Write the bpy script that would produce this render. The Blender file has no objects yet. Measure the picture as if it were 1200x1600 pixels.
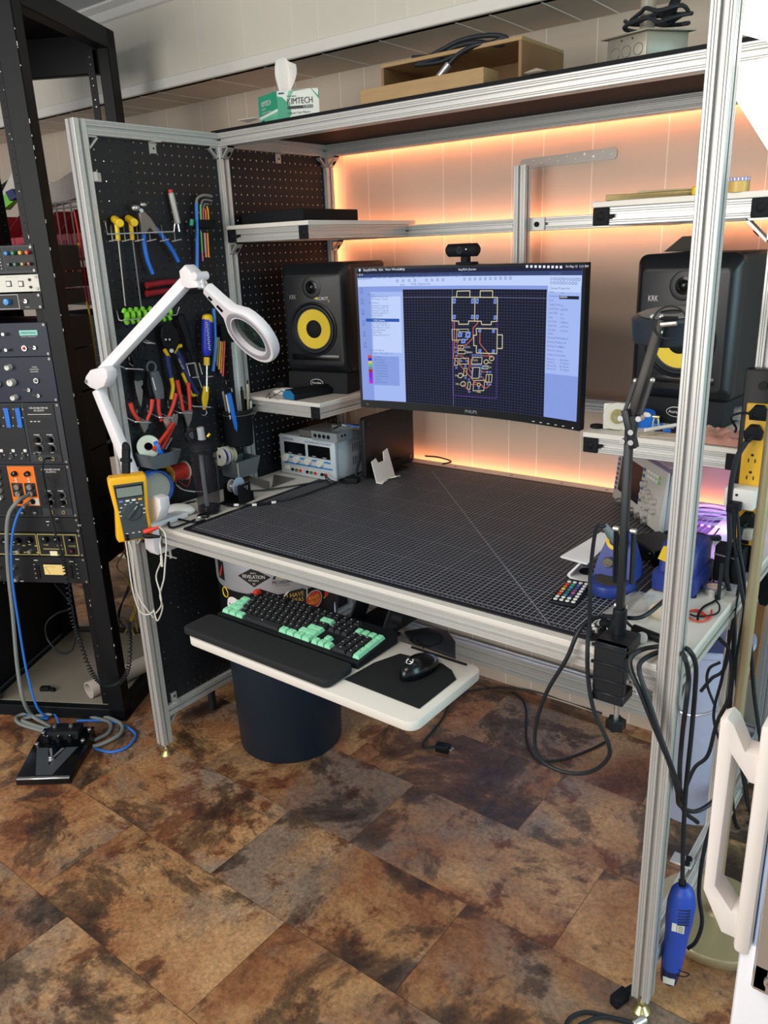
import bpy, bmesh, math, random
from math import sin, cos, pi, radians, sqrt
from mathutils import Vector, Matrix, Euler

# ---------------------------------------------------------------- camera, light, exposure
scene = bpy.context.scene
COL = scene.collection
F_PX = 1242.06
CAM_P = Vector((1.99764, -1.29026, 1.56092))
RX = Vector((0.793673, 0.607193, -0.037421))
RU = Vector((-0.163323, 0.271929, 0.948356))
RD = Vector((-0.586011, 0.746573, -0.314992))
cam_data = bpy.data.cameras.new('camera')
cam = bpy.data.objects.new('camera', cam_data)
COL.objects.link(cam)
mw = Matrix.Identity(4)
for i in range(3):
    mw[i][0], mw[i][1], mw[i][2], mw[i][3] = RX[i], RU[i], -RD[i], CAM_P[i]
cam.matrix_world = mw
cam_data.sensor_fit = 'AUTO'
cam_data.sensor_width = 36.0
cam_data.lens = F_PX / 1600 * 36.0
cam_data.clip_start = 0.02
scene.camera = cam

scene.view_settings.view_transform = 'Standard'
scene.view_settings.look = 'None'
scene.view_settings.gamma = 1.0
scene.view_settings.use_curve_mapping = False
scene.view_settings.exposure = 0.0
try:
    scene.cycles.use_denoising = True
    scene.cycles.max_bounces = 8
    scene.cycles.transparent_max_bounces = 16
except Exception:
    pass

world = bpy.data.worlds.new('world')
scene.world = world
world.use_nodes = True
bg = world.node_tree.nodes['Background']
bg.inputs[0].default_value = (0.80, 0.90, 1.0, 1)
bg.inputs[1].default_value = 0.58

def area_light(name, loc, target, sx, sy, power, color):
    d = bpy.data.lights.new(name, 'AREA')
    d.shape = 'RECTANGLE'; d.size = sx; d.size_y = sy
    d.energy = power; d.color = color
    o = bpy.data.objects.new(name, d)
    COL.objects.link(o)
    o.location = loc
    o.rotation_euler = (Vector(target) - Vector(loc)).to_track_quat('-Z', 'Y').to_euler()
    return o
# daylight: soft fill added behind the camera, an unseen window to the right
area_light('daylight_fill_back', (0.2, -3.6, 1.9), (0.5, 0.6, 1.1), 2.6, 1.7, 105, (1.0, 0.95, 0.88))
area_light('window_light_right', (4.3, 0.1, 1.5), (1.4, 0.2, 1.0), 1.4, 1.8, 48, (0.60, 0.93, 1.0))
area_light('ceiling_bounce_fill', (0.9, -1.4, 2.40), (0.9, -1.2, 0), 1.2, 0.6, 20, (1.0, 0.92, 0.82))  # added fill standing in for light bounced off the ceiling

# ---------------------------------------------------------------- where a line of sight meets a real plane
def _ray(u, v):
    return RX * ((u - 600) / F_PX) + RU * (-(v - 800) / F_PX) + RD
def _hit(u, v, ax, val):
    d = _ray(u, v)
    return CAM_P + d * ((val - CAM_P[ax]) / d[ax])
def PX(u, v, x): return _hit(u, v, 0, x)
def PY(u, v, y): return _hit(u, v, 1, y)
def PZ(u, v, z=0.0): return _hit(u, v, 2, z)

# ---------------------------------------------------------------- materials
def lin(c):
    return tuple((x / 12.92 if x <= 0.04045 else ((x + 0.055) / 1.055) ** 2.4) for x in c)
def hexc(h):
    h = h.lstrip('#')
    return lin(tuple(int(h[i:i + 2], 16) / 255 for i in (0, 2, 4)))
MATS = {}
def mat(name, color, rough=0.5, metal=0.0, var=0.06, scale=40, bump=0.0, emit=None, trans=0.0, alpha=1.0, coat=0.0, stretch=None, ior=1.45, spec=0.5):
    """principled material with a little procedural unevenness"""
    if name in MATS: return MATS[name]
    m = bpy.data.materials.new(name); m.use_nodes = True
    nt = m.node_tree; N = nt.nodes; L = nt.links
    b = N['Principled BSDF']
    c = hexc(color) if isinstance(color, str) else color
    tc = N.new('ShaderNodeTexCoord')
    src = tc.outputs['Object']
    if stretch:
        mp = N.new('ShaderNodeMapping'); mp.inputs['Scale'].default_value = stretch
        L.new(src, mp.inputs['Vector']); src = mp.outputs['Vector']
    nz = N.new('ShaderNodeTexNoise'); nz.inputs['Scale'].default_value = scale; nz.inputs['Detail'].default_value = 3
    L.new(src, nz.inputs['Vector'])
    if var > 0:
        mx = N.new('ShaderNodeMix'); mx.data_type = 'RGBA'
        mx.inputs[6].default_value = tuple(min(1, x * (1 - var)) for x in c) + (1,)
        mx.inputs[7].default_value = tuple(min(1, x * (1 + var)) for x in c) + (1,)
        L.new(nz.outputs['Fac'], mx.inputs[0]); L.new(mx.outputs[2], b.inputs['Base Color'])
    else:
        b.inputs['Base Color'].default_value = c + (1,)
    b.inputs['Roughness'].default_value = rough
    b.inputs['Metallic'].default_value = metal
    b.inputs['IOR'].default_value = ior
    b.inputs['Specular IOR Level'].default_value = spec
    if coat: b.inputs['Coat Weight'].default_value = coat
    if trans: b.inputs['Transmission Weight'].default_value = trans
    if alpha < 1: b.inputs['Alpha'].default_value = alpha
    if bump > 0:
        bp = N.new('ShaderNodeBump'); bp.inputs['Strength'].default_value = bump; bp.inputs['Distance'].default_value = 0.002
        L.new(nz.outputs['Fac'], bp.inputs['Height']); L.new(bp.outputs['Normal'], b.inputs['Normal'])
    if emit:
        b.inputs['Emission Color'].default_value = c + (1,)
        b.inputs['Emission Strength'].default_value = emit
    MATS[name] = m
    return m

ALU = mat('anodised aluminium', '#cdcdca', 0.38, 0.45, 0.05, 6, stretch=(30, 30, 1))
CAST = mat('cast bracket metal', '#c3c3c0', 0.42, 0.5, 0.08, 60)
STEEL = mat('bright steel', '#d8d8d6', 0.25, 0.85, 0.05, 50)
DSTEEL = mat('dull steel', '#8f8d89', 0.45, 0.7, 0.1, 40)
BRASS = mat('zinc brass', '#cfc08a', 0.28, 0.85, 0.08, 60)
GOLD = mat('brushed gold', '#bdb08c', 0.35, 0.6, 0.05, 30)
BLK = mat('black plastic', '#0d1015', 0.42, 0, 0.1, 60, spec=.35)
BLKM = mat('matt black plastic', '#0e1116', 0.7, 0, 0.1, 80, bump=0.05, spec=.3)
BLKG = mat('gloss black', '#07090c', 0.2, 0, 0.05, 30)
RUBBER = mat('black rubber cable', '#1b2026', 0.5, 0, 0.1, 80)
NAVYM = mat('navy black panel', '#10161f', 0.6, 0, 0.1, 40)
WHITE = mat('white plastic', '#e6e3de', 0.42, 0, 0.03, 30)
WPAINT = mat('white paint', '#e2dfd8', 0.5, 0, 0.04, 20)
BOARD = mat('white laminate board', '#dedad2', 0.38, 0, 0.03, 12)
GREYP = mat('grey plastic bin', '#6b7378', 0.45, 0, 0.05, 40)
RED = mat('red grip', '#d43a2c', 0.45, 0, 0.08, 50)
DRED = mat('dark red plastic', '#8c1622', 0.5, 0, 0.15, 20)
BLUE = mat('blue grip', '#1f6fd6', 0.4, 0, 0.06, 50)
NAVY = mat('navy grip', '#232c66', 0.45, 0, 0.06, 50)
YEL = mat('yellow plastic', '#e8c21e', 0.4, 0, 0.05, 50)
ORG = mat('orange panel', '#f07a1f', 0.45, 0, 0.05, 50)
GRN = mat('lime green plastic', '#7fd23a', 0.4, 0, 0.05, 50)
MINT = mat('mint keycap', '#92e0b6', 0.5, 0, 0.03, 50)
PINK = mat('pink wrap', '#d9a091', 0.3, 0, 0.12, 90, bump=0.4, alpha=0.9)
WRITE = mat('white print', '#e8e8e6', 0.5, 0, 0.0)
BPRINT = mat('black print', '#15161a', 0.5, 0, 0.0)

# ---------------------------------------------------------------- mesh building
def frame_z(d):
    d = Vector(d).normalized()
    return d.to_track_quat('Z', 'Y').to_matrix().to_4x4()
TXT = {}
def _text_mesh(s):
    if s not in TXT:
        cu = bpy.data.curves.new('t', 'FONT'); cu.body = s; cu.size = 1.0; cu.resolution_u = 2
        o = bpy.data.objects.new('t', cu)
        me = o.to_mesh()
        TXT[s] = ([tuple(v.co) for v in me.vertices], [tuple(p.vertices) for p in me.polygons])
        o.to_mesh_clear(); bpy.data.objects.remove(o); bpy.data.curves.remove(cu)
    return TXT[s]
class MB:
    """collects shapes that become ONE mesh"""
    def __init__(s, M=None):
        s.V = []; s.F = []; s.Mi = []; s.mats = []; s.M = M or Matrix.Identity(4)
    def mi(s, m):
        if m not in s.mats: s.mats.append(m)
        return s.mats.index(m)
    def raw(s, verts, faces, m, M=None):
        T = s.M @ M if M is not None else s.M
        b = len(s.V); k = s.mi(m)
        s.V += [T @ Vector(v) for v in verts]
        for f in faces:
            s.F.append(tuple(b + i for i in f)); s.Mi.append(k)
        return s
    def bmx(s, bm, m, M=None):
        bm.verts.index_update()
        s.raw([v.co.copy() for v in bm.verts], [tuple(v.index for v in f.verts) for f in bm.faces], m, M)
        bm.free(); return s
    def box(s, c, size, m, rot=None, bev=0.0, seg=2):
        bm = bmesh.new(); bmesh.ops.create_cube(bm, size=1.0)
        for v in bm.verts: v.co = Vector((v.co.x * size[0], v.co.y * size[1], v.co.z * size[2]))
        if bev > 0:
            bmesh.ops.bevel(bm, geom=bm.edges[:], offset=min(bev, min(size) * 0.49), segments=seg, profile=0.5, affect='EDGES')
        M = Matrix.Translation(Vector(c))
        if rot is not None:
            M = M @ (rot.to_4x4() if isinstance(rot, Matrix) else Euler(rot).to_matrix().to_4x4())
        return s.bmx(bm, m, M)
    def bx(s, lo, hi, m, bev=0.0, seg=2):
        lo, hi = Vector(lo), Vector(hi)
        return s.box((lo + hi) / 2, hi - lo, m, None, bev, seg)
    def lathe(s, prof, m, o=(0, 0, 0), d=(0, 0, 1), n=28):
        """prof: list of (radius, height) turned about d"""
        M = Matrix.Translation(Vector(o)) @ frame_z(d)
        V = []; Fs = []; rings = []
        for r, z in prof:
            if r < 1e-6:
                rings.append([len(V)]); V.append((0, 0, z))
            else:
                rings.append(list(range(len(V), len(V) + n)))
                V += [(r * cos(2 * pi * i / n), r * sin(2 * pi * i / n), z) for i in range(n)]
        for a, b in zip(rings, rings[1:]):
            for i in range(n):
                j = (i + 1) % n
                if len(a) == 1 and len(b) == 1: continue
                if len(a) == 1: Fs.append((a[0], b[j], b[i]))
                elif len(b) == 1: Fs.append((a[i], a[j], b[0]))
                else: Fs.append((a[i], a[j], b[j], b[i]))
        return s.raw(V, Fs, m, M)
    def cyl(s, p0, p1, r, m, r1=None, n=20, ch=0.0):
        p0, p1 = Vector(p0), Vector(p1); h = (p1 - p0).length
        r1 = r if r1 is None else r1
        if ch > 0: pr = [(0, 0), (r - ch, 0), (r, ch), (r1, h - ch), (r1 - ch, h), (0, h)]
        else: pr = [(0, 0), (r, 0), (r1, h), (0, h)]
        return s.lathe(pr, m, p0, p1 - p0, n)
    def ring(s, c, d, R, r, m, n=32, k=10):
        """torus"""
        return s.lathe([(R + r * cos(2 * pi * i / k), r * sin(2 * pi * i / k)) for i in range(k + 1)], m, c, d, n)
    def sph(s, c, r, m, sc=(1, 1, 1), n=16, rot=None):
        M = Matrix.Translation(Vector(c))
        if rot is not None: M = M @ Euler(rot).to_matrix().to_4x4()
        bm = bmesh.new(); bmesh.ops.create_uvsphere(bm, u_segments=n, v_segments=max(6, n // 2), radius=r)
        for v in bm.verts: v.co = Vector((v.co.x * sc[0], v.co.y * sc[1], v.co.z * sc[2]))
        return s.bmx(bm, m, M)
    def tube(s, pts, r, m, n=8, sub=0, closed=False, radii=None):
        P = [Vector(p) for p in pts]
        if sub: 
            P, radii = smooth_path(P, sub, closed, radii)
        N = len(P); V = []; Fs = []
        T = []
        for i in range(N):
            a = P[(i - 1) % N] if (closed or i > 0) else P[i]
            b = P[(i + 1) % N] if (closed or i < N - 1) else P[i]
            t = (b - a)
            T.append(t.normalized() if t.length > 1e-9 else Vector((0, 0, 1)))
        up = Vector((0, 0, 1)) if abs(T[0].z) < 0.9 else Vector((1, 0, 0))
        nrm = (up - T[0] * up.dot(T[0])).normalized()
        for i in range(N):
            nrm = (nrm - T[i] * nrm.dot(T[i]))
            if nrm.length < 1e-6: nrm = T[i].orthogonal()
            nrm.normalize(); bn = T[i].cross(nrm)
            rr = radii[i] if radii else r
            for k in range(n):
                a = 2 * pi * k / n
                V.append(P[i] + (nrm * cos(a) + bn * sin(a)) * rr)
        for i in range(N if closed else N - 1):
            j = (i + 1) % N
            for k in range(n):
                l = (k + 1) % n
                Fs.append((i * n + k, i * n + l, j * n + l, j * n + k))
        if not closed:
            Fs.append(tuple(reversed(range(n)))); Fs.append(tuple(range((N - 1) * n, N * n)))
        return s.raw(V, Fs, m)
    def prism(s, poly, dvec, m, bev=0.0, seg=1, smooth=0, o=None, ux=None, uy=None):
        """flat outline (3D points, or 2D with o,ux,uy) given thickness dvec"""
        if o is not None:
            ux, uy, o = Vector(ux), Vector(uy), Vector(o)
            P = [o + ux * p[0] + uy * p[1] for p in poly]
        else: P = [Vector(p) for p in poly]
        if smooth: P, _ = smooth_path(P, smooth, True)
        bm = bmesh.new()
        vs = [bm.verts.new(p) for p in P]
        f = bm.faces.new(vs)
        r = bmesh.ops.extrude_face_region(bm, geom=[f])
        ev = [g for g in r['geom'] if isinstance(g, bmesh.types.BMVert)]
        bmesh.ops.translate(bm, verts=ev, vec=Vector(dvec))
        bmesh.ops.recalc_face_normals(bm, faces=bm.faces[:])
        if bev > 0:
            ed = [e for e in bm.edges if any(len(g.verts) == len(P) for g in e.link_faces)]
            try: bmesh.ops.bevel(bm, geom=ed, offset=bev, segments=seg, profile=0.5, affect='EDGES', clamp_overlap=True)
            except Exception: pass
        bmesh.ops.triangulate(bm, faces=[g for g in bm.faces if len(g.verts) > 4])
        return s.bmx(bm, m)
    def quad(s, a, b, c, d, m):
        return s.raw([a, b, c, d], [(0, 1, 2, 3)], m)
    def txt(s, t, o, ux, uy, h, m, al='C', w=None):
        """flat lettering: o anchor (baseline), ux/uy unit directions, h cap height"""
        V, Fs = _text_mesh(t)
        if not V: return s
        xs = [v[0] for v in V]; x0, x1 = min(xs), max(xs)
        k = h / 0.69; kx = k if w is None else w / max(1e-6, x1 - x0)
        off = {'C': (x0 + x1) / 2, 'L': x0, 'R': x1}[al]
        ux, uy, o = Vector(ux).normalized(), Vector(uy).normalized(), Vector(o)
        return s.raw([o + ux * ((v[0] - off) * kx) + uy * (v[1] * k) for v in V], Fs, m)
def smooth_path(P, sub, closed=False, radii=None):
    out = []; ro = [] if radii else None; N = len(P)
    rng = range(N if closed else N - 1)
    for i in rng:
        p1, p2 = P[i], P[(i + 1) % N]
        p0 = P[(i - 1) % N] if (closed or i > 0) else p1 * 2 - p2
        p3 = P[(i + 2) % N] if (closed or i < N - 2) else p2 * 2 - p1
        for k in range(sub):
            t = k / sub
            out.append(0.5 * ((2 * p1) + (p2 - p0) * t + (2 * p0 - 5 * p1 + 4 * p2 - p3) * t * t + (3 * p1 - p0 - 3 * p2 + p3) * t ** 3))
            if radii: ro.append(radii[i] * (1 - t) + radii[(i + 1) % N] * t)
    if not closed:
        out.append(P[-1])
        if radii: ro.append(radii[-1])
    return out, ro

WM = {}
def mesh_of(mb, name, inv=None):
    me = bpy.data.meshes.new(name)
    V = mb.V if inv is None else [inv @ v for v in mb.V]
    me.from_pydata([tuple(v) for v in V], [], mb.F)
    for m in mb.mats: me.materials.append(m)
    me.polygons.foreach_set('material_index', mb.Mi)
    me.polygons.foreach_set('use_smooth', [True] * len(mb.F))
    me.set_sharp_from_angle(angle=radians(38))
    me.update()
    return me
def thing(name, label, cat, loc=(0, 0, 0), rz=0.0, group=None, rot=None):
    o = bpy.data.objects.new(name, None); COL.objects.link(o)
    o.empty_display_size = 0.05
    o.location = loc
    o.rotation_euler = rot if rot else (0, 0, rz)
    o['label'] = label; o['category'] = cat
    if group: o['group'] = group
    WM[o.name] = Matrix.Translation(Vector(loc)) @ Euler(rot if rot else (0, 0, rz)).to_matrix().to_4x4()
    return o
def part(name, mb, parent, label=None, local=False, stuff=False):
    """mesh in world coordinates (local=True: in the thing's own frame)"""
    W = WM[parent.name]
    me = mesh_of(mb, name, None if local else W.inverted())
    o = bpy.data.objects.new(name, me); COL.objects.link(o); o.parent = parent
    WM[o.name] = W
    if label: o['label'] = label
    if stuff: o['kind'] = 'stuff'
    return o
def solo(name, mb, label, cat, group=None):
    xs = [v.x for v in mb.V]; ys = [v.y for v in mb.V]; zs = [v.z for v in mb.V]
    loc = Vector(((min(xs) + max(xs)) / 2, (min(ys) + max(ys)) / 2, min(zs)))
    me = mesh_of(mb, name, Matrix.Translation(-loc))
    o = bpy.data.objects.new(name, me); COL.objects.link(o); o.location = loc
    o['label'] = label; o['category'] = cat
    if group: o['group'] = group
    WM[o.name] = Matrix.Translation(loc)
    return o
def struct(name, mb):
    me = mesh_of(mb, name)
    o = bpy.data.objects.new(name, me); COL.objects.link(o); o['kind'] = 'structure'
    WM[o.name] = Matrix.Identity(4)
    return o
def copy_tree(root, loc=None, rot=None, label=None):
    r = root.copy(); COL.objects.link(r)
    if loc is not None: r.location = loc
    if rot is not None: r.rotation_euler = rot
    if label: r['label'] = label
    for ch in list(root.children):
        c = ch.copy(); COL.objects.link(c); c.parent = r
        for g in list(ch.children):
            d = g.copy(); COL.objects.link(d); d.parent = c
    return r
def local_frame(loc, rz=0.0):
    return Matrix.Translation(Vector(loc)) @ Matrix.Rotation(rz, 4, 'Z')

# ---------------------------------------------------------------- the room
H, D, S, W, YM, YR, YW = 1.9031, 0.8312, 0.037, 1.6319, 0.4788, 0.9612, 1.03

def floor_material():
    m = bpy.data.materials.new('slate look vinyl tile'); m.use_nodes = True
    nt = m.node_tree; N = nt.nodes; L = nt.links; b = N['Principled BSDF']
    tc = N.new('ShaderNodeTexCoord'); at = N.new('ShaderNodeAttribute'); at.attribute_name = 'tile'
    sc = N.new('ShaderNodeVectorMath'); sc.operation = 'SCALE'; sc.inputs['Scale'].default_value = 37.0
    L.new(at.outputs['Vector'], sc.inputs[0])
    ad = N.new('ShaderNodeVectorMath'); ad.operation = 'ADD'
    L.new(tc.outputs['Object'], ad.inputs[0]); L.new(sc.outputs[0], ad.inputs[1])
    def noise(scale, det, dist, rough=0.6):
        n = N.new('ShaderNodeTexNoise'); n.inputs['Scale'].default_value = scale; n.inputs['Detail'].default_value = det
        n.inputs['Distortion'].default_value = dist; n.inputs['Roughness'].default_value = rough
        L.new(ad.outputs[0], n.inputs['Vector']); return n
    def ramp(src, stops):
        r = N.new('ShaderNodeValToRGB'); e = r.color_ramp.elements
        while len(e) < len(stops): e.new(0.5)
        for q, (p, c) in zip(e, stops): q.position = p; q.color = (hexc(c) if isinstance(c, str) else (c, c, c)) + (1,)
        L.new(src, r.inputs[0]); return r
    def mix(fac, a, c, mode='MIX'):
        x = N.new('ShaderNodeMix'); x.data_type = 'RGBA'; x.blend_type = mode
        if isinstance(fac, float): x.inputs[0].default_value = fac
        else: L.new(fac, x.inputs[0])
        L.new(a, x.inputs[6]); L.new(c, x.inputs[7]); return x.outputs[2]
    n1 = noise(2.6, 10, 0.5, 0.68); n2 = noise(5.5, 12, 0.35, 0.72); n3 = noise(85, 6, 0.2, 0.75); n4 = noise(3.1, 12, 0.45, 0.7); n5 = noise(2.2, 8, 0.3, 0.65)
    base = ramp(n1.outputs['Fac'], [(0.30, '#74462a'), (0.43, '#9c6842'), (0.53, '#b4875b'), (0.62, '#c69a6c'), (0.74, '#d4ae7b')])
    grey = ramp(n2.outputs['Fac'], [(0.3, '#55504e'), (0.5, '#857a70'), (0.7, '#ab9a83')])
    gm = ramp(n5.outputs['Fac'], [(0.48, 0.0), (0.60, 0.75)])
    c1 = mix(gm.outputs[0], base.outputs[0], grey.outputs[0])
    rust = ramp(n2.outputs['Fac'], [(0.53, 0.0), (0.60, 0.8)])
    rc = N.new('ShaderNodeRGB'); rc.outputs[0].default_value = hexc('#63301d') + (1,)
    c2 = mix(rust.outputs[0], c1, rc.outputs[0])
    dk = ramp(n4.outputs['Fac'], [(0.505, 0.0), (0.545, 0.6), (0.63, 0.93)])
    dc = N.new('ShaderNodeRGB'); dc.outputs[0].default_value = hexc('#2b211d') + (1,)
    c3 = mix(dk.outputs[0], c2, dc.outputs[0])
    fine = ramp(n3.outputs['Fac'], [(0.3, 0.5), (0.7, 1.3)])
    c4 = mix(1.0, c3, fine.outputs[0], 'MULTIPLY')
    sv = N.new('ShaderNodeSeparateXYZ'); L.new(at.outputs['Vector'], sv.inputs[0])
    tint = ramp(sv.outputs[0], [(0.0, 0.78), (1.0, 1.12)])
    c5 = mix(1.0, c4, tint.outputs[0], 'MULTIPLY')
    L.new(c5, b.inputs['Base Color'])
    b.inputs['Roughness'].default_value = 0.5
    bp = N.new('ShaderNodeBump'); bp.inputs['Strength'].default_value = 0.35; bp.inputs['Distance'].default_value = 0.004
    L.new(n2.outputs['Fac'], bp.inputs['Height']); L.new(bp.outputs['Normal'], b.inputs['Normal'])
    return m
FLOORM = floor_material()
def build_floor():
    rnd = random.Random(11)
    TW, TL = 0.61, 0.305
    y0 = -0.56 - TL * 8
    shifts = {}
    V = []; Fs = []; cols = []
    known = {7: 0.364, 8: 0.215, 9: 0.55, 10: 0.78}
    for r in range(15):
        ya = y0 + r * TL; yb = ya + TL
        sh = known.get(r, rnd.random() * TW)
        k0 = int((-3.2 - sh) / TW) - 1
        for k in range(k0, k0 + 14):
            xa = sh + k * TW; xb = xa + TW
            g = 0.0006
            i = len(V)
            V += [(xa + g, ya + g, 0), (xb - g, ya + g, 0), (xb - g, yb - g, 0), (xa + g, yb - g, 0)]
            Fs.append((i, i + 1, i + 2, i + 3))
            c = (rnd.random(), rnd.random(), rnd.random(), 1)
            cols += [c] * 4
    i = len(V)
    V += [(-4, -4, -0.002), (6, -4, -0.002), (6, 1.3, -0.002), (-4, 1.3, -0.002)]
    Fs.append((i, i + 1, i + 2, i + 3)); cols += [(0.1, 0.1, 0.1, 1)] * 4
    me = bpy.data.meshes.new('floor'); me.from_pydata(V, [], Fs); me.materials.append(FLOORM)
    ca = me.color_attributes.new('tile', 'FLOAT_COLOR', 'CORNER')
    for li, c in enumerate(cols): ca.data[li].color = c
    me.update()
    o = bpy.data.objects.new('floor', me); COL.objects.link(o); o['kind'] = 'structure'
build_floor()

WALLM = mat('painted wall panelling', '#c7b8a6', 0.55, 0, 0.05, 5, bump=0.03)
GROOVE = mat('grooves lightened as if lit', '#ece6dc', 0.5, 0, 0.02, 20)  # lighter colour imitates light caught in the grooves
SOFM = mat('painted soffit panelling', '#d8d3c5', 0.55, 0, 0.05, 5, bump=0.03)
SOFU = mat('painted soffit underside', '#cdc1b1', 0.6, 0, 0.05, 5)
def panelled(mb, xs, z0, z1, y, m, x0, x1):
    xs = [x0] + sorted(xs) + [x1]
    for a, b in zip(xs, xs[1:]):
        mb.bx((a + 0.0016, y, z0), (b - 0.0016, y + 0.012, z1), m)
    mb.bx((x0, y + 0.0008, z0), (x1, y + 0.03, z1), GROOVE)
def groove_list(seed, known, x0, x1):
    rnd = random.Random(seed); out = list(known)
    x = min(known)
    pat = [0.105, 0.205, 0.105, 0.150, 0.103, 0.155, 0.21]
    i = 0
    while x > x0 + 0.25: x -= pat[i % 7]; out.append(x); i += 1
    x = max(known); i = 2
    while x < x1 - 0.25: x += pat[i % 7]; out.append(x); i += 1
    return out
mb = MB()
panelled(mb, groove_list(1, [0.164, 0.269, 0.472, 0.578, 0.722, 0.826, 0.979, 1.192], -3.2, 4.2), 0.0, 2.14, YW, WALLM, -3.2, 4.2)
struct('wall_back', mb)
mb = MB()
YS = 0.765
panelled(mb, groove_list(2, [-0.612, -0.5, -0.338, -0.116, 0.098, 0.205, 0.423, 0.533, 0.689], -3.2, 4.2), 2.13, 2.46, YS, SOFM, -3.2, 4.2)
for x in groove_list(2, [-0.60, -0.30, -0.05, 0.2, 0.42, 0.68], -3.2, 4.2):
    mb.bx((x - 0.002, YS + 0.02, 2.1285), (x + 0.002, YW, 2.1305), GROOVE)
mb.bx((-3.2, YS + 0.01, 2.13), (4.2, YW + 0.02, 2.15), SOFU)
struct('trim_1', mb)
mb = MB()
mb.bx((-3.2, YS - 0.012, 2.127), (4.2, YS + 0.004, 2.162), WPAINT, 0.003, 1)
struct('trim_2', mb)
mb = MB()
mb.prism([(0, 0), (-0.045, 0), (-0.045, -0.008), (-0.02, -0.02), (-0.010, -0.045), (0, -0.05)], (7.4, 0, 0), WPAINT, o=(-3.2, YS, 2.435), ux=(0, 1, 0), uy=(0, 0, 1))
struct('trim_3', mb)
mb = MB()
mb.bx((-3.2, -4.0, 2.435), (4.2, 1.3, 2.5), mat('ceiling paint', '#c9ccd0', 0.7, 0, 0.03, 4))
struct('ceiling', mb)

# ---------------------------------------------------------------- the aluminium workbench
def pegboard_material(name, y0, z0):
    m = bpy.data.materials.new(name); m.use_nodes = True
    nt = m.node_tree; N = nt.nodes; L = nt.links; b = N['Principled BSDF']
    b.inputs['Base Color'].default_value = hexc('#0f1319') + (1,); b.inputs['Roughness'].default_value = 0.55
    tc = N.new('ShaderNodeTexCoord'); sp = N.new('ShaderNodeSeparateXYZ'); L.new(tc.outputs['Object'], sp.inputs[0])
    def M(op, a, c=None):
        n = N.new('ShaderNodeMath'); n.operation = op
        for i, q in enumerate((a, c)):
            if q is None: continue
            if isinstance(q, (int, float)): n.inputs[i].default_value = q
            else: L.new(q, n.inputs[i])
        return n.outputs[0]
    def cell(src, o):
        return M('SUBTRACT', M('FRACT', M('ADD', M('DIVIDE', M('SUBTRACT', src, o), 0.0254), 0.5)), 0.5)
    a, c = cell(sp.outputs[1], y0), cell(sp.outputs[2], z0)
    d = M('SQRT', M('ADD', M('MULTIPLY', a, a), M('MULTIPLY', c, c)))
    hole = M('LESS_THAN', d, 0.0027 / 0.0254)
    tr = N.new('ShaderNodeBsdfTransparent'); mx = N.new('ShaderNodeMixShader')
    L.new(hole, mx.inputs[0]); L.new(b.outputs[0], mx.inputs[1]); L.new(tr.outputs[0], mx.inputs[2])
    L.new(mx.outputs[0], N['Material Output'].inputs['Surface'])
    return m
PEG1 = pegboard_material('front pegboard', 0.0862, 1.8341)
PEG2 = pegboard_material('rear pegboard', 0.5447, 1.5331)

A = S / 2
def _profile():
    side = [(-A + 0.0012, -A), (-0.0138, -A), (-0.0128, -A + 0.0018), (-0.0118, -A), (-0.0098, -A), (-0.0088, -A + 0.0018), (-0.0078, -A), (-0.0042, -A),
            (-0.0042, -A + 0.010), (0.0042, -A + 0.010), (0.0042, -A), (0.0078, -A), (0.0088, -A + 0.0018), (0.0098, -A), (0.0118, -A), (0.0128, -A + 0.0018), (0.0138, -A), (A - 0.0012, -A)]
    out = []
    for k in range(4):
        c, s_ = [(1, 0), (0, 1), (-1, 0), (0, -1)][k]
        out += [(x * c - y * s_, x * s_ + y * c) for x, y in side]
    return out
PROF = _profile()
def extr(mb, lo, axis, length, m=ALU):
    """T-slot bar whose min corner is lo, running along axis"""
    o = Vector(lo)
    if axis == 'z': ux, uy, d = (1, 0, 0), (0, 1, 0), (0, 0, 1)
    if axis == 'y': ux, uy, d = (1, 0, 0), (0, 0, 1), (0, 1, 0)
    if axis == 'x': ux, uy, d = (0, 1, 0), (0, 0, 1), (1, 0, 0)
    c = o + (Vector(ux) + Vector(uy)) * A
    return mb.prism(PROF, Vector(d) * length, m, o=c, ux=ux, uy=uy)
def gusset(mb, o, u, v, L=0.033, w=0.026):
    """corner bracket in the corner at o, legs along u and v, centred across"""
    o, u, v = Vector(o), Vector(u), Vector(v); n = u.cross(v); o = o - n * (w / 2)
    t = 0.0045
    mb.prism([(0, 0), (L, 0), (L, t), (t, t), (t, L), (0, L)], n * w, CAST, o=o, ux=u, uy=v)
    mb.prism([(L, 0), (L, t * 1.3), (t * 1.3, L), (0, L), (0, L - t * 0.2), (L - t * 0.2, 0)], n * w, CAST, o=o, ux=u, uy=v)
    c = o + n * (w / 2) + (u + v) * (L * 0.56)
    q = (u - v).normalized()
    dd = (u + v).normalized()
    mb.prism([c + dd * 0.0042 + q * (0.009 * cos(a)) + n * (0.0055 * sin(a)) for a in [i * pi / 6 for i in range(12)]], dd * 0.0008, BLKM)
def angle_tab(mb, o, u, v, n, L=0.03, w=0.022, t=0.004):
    """small L tab: leg along u and along v, width along n"""
    o, u, v, n = Vector(o), Vector(u), Vector(v), Vector(n)
    mb.prism([(0, 0), (L, 0), (L, t), (t, t), (t, L), (0, L)], n * w, CAST, o=o, ux=u, uy=v)
    c = o + n * (w / 2)
    mb.cyl(c + v * (L * 0.6), c + v * (L * 0.6) + u * (t + 0.003), 0.0055, STEEL, n=10)
    mb.cyl(c + v * (L * 0.6) + u * (t + 0.003), c + v * (L * 0.6) + u * (t + 0.0035), 0.003, BLKM, n=6)

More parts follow.
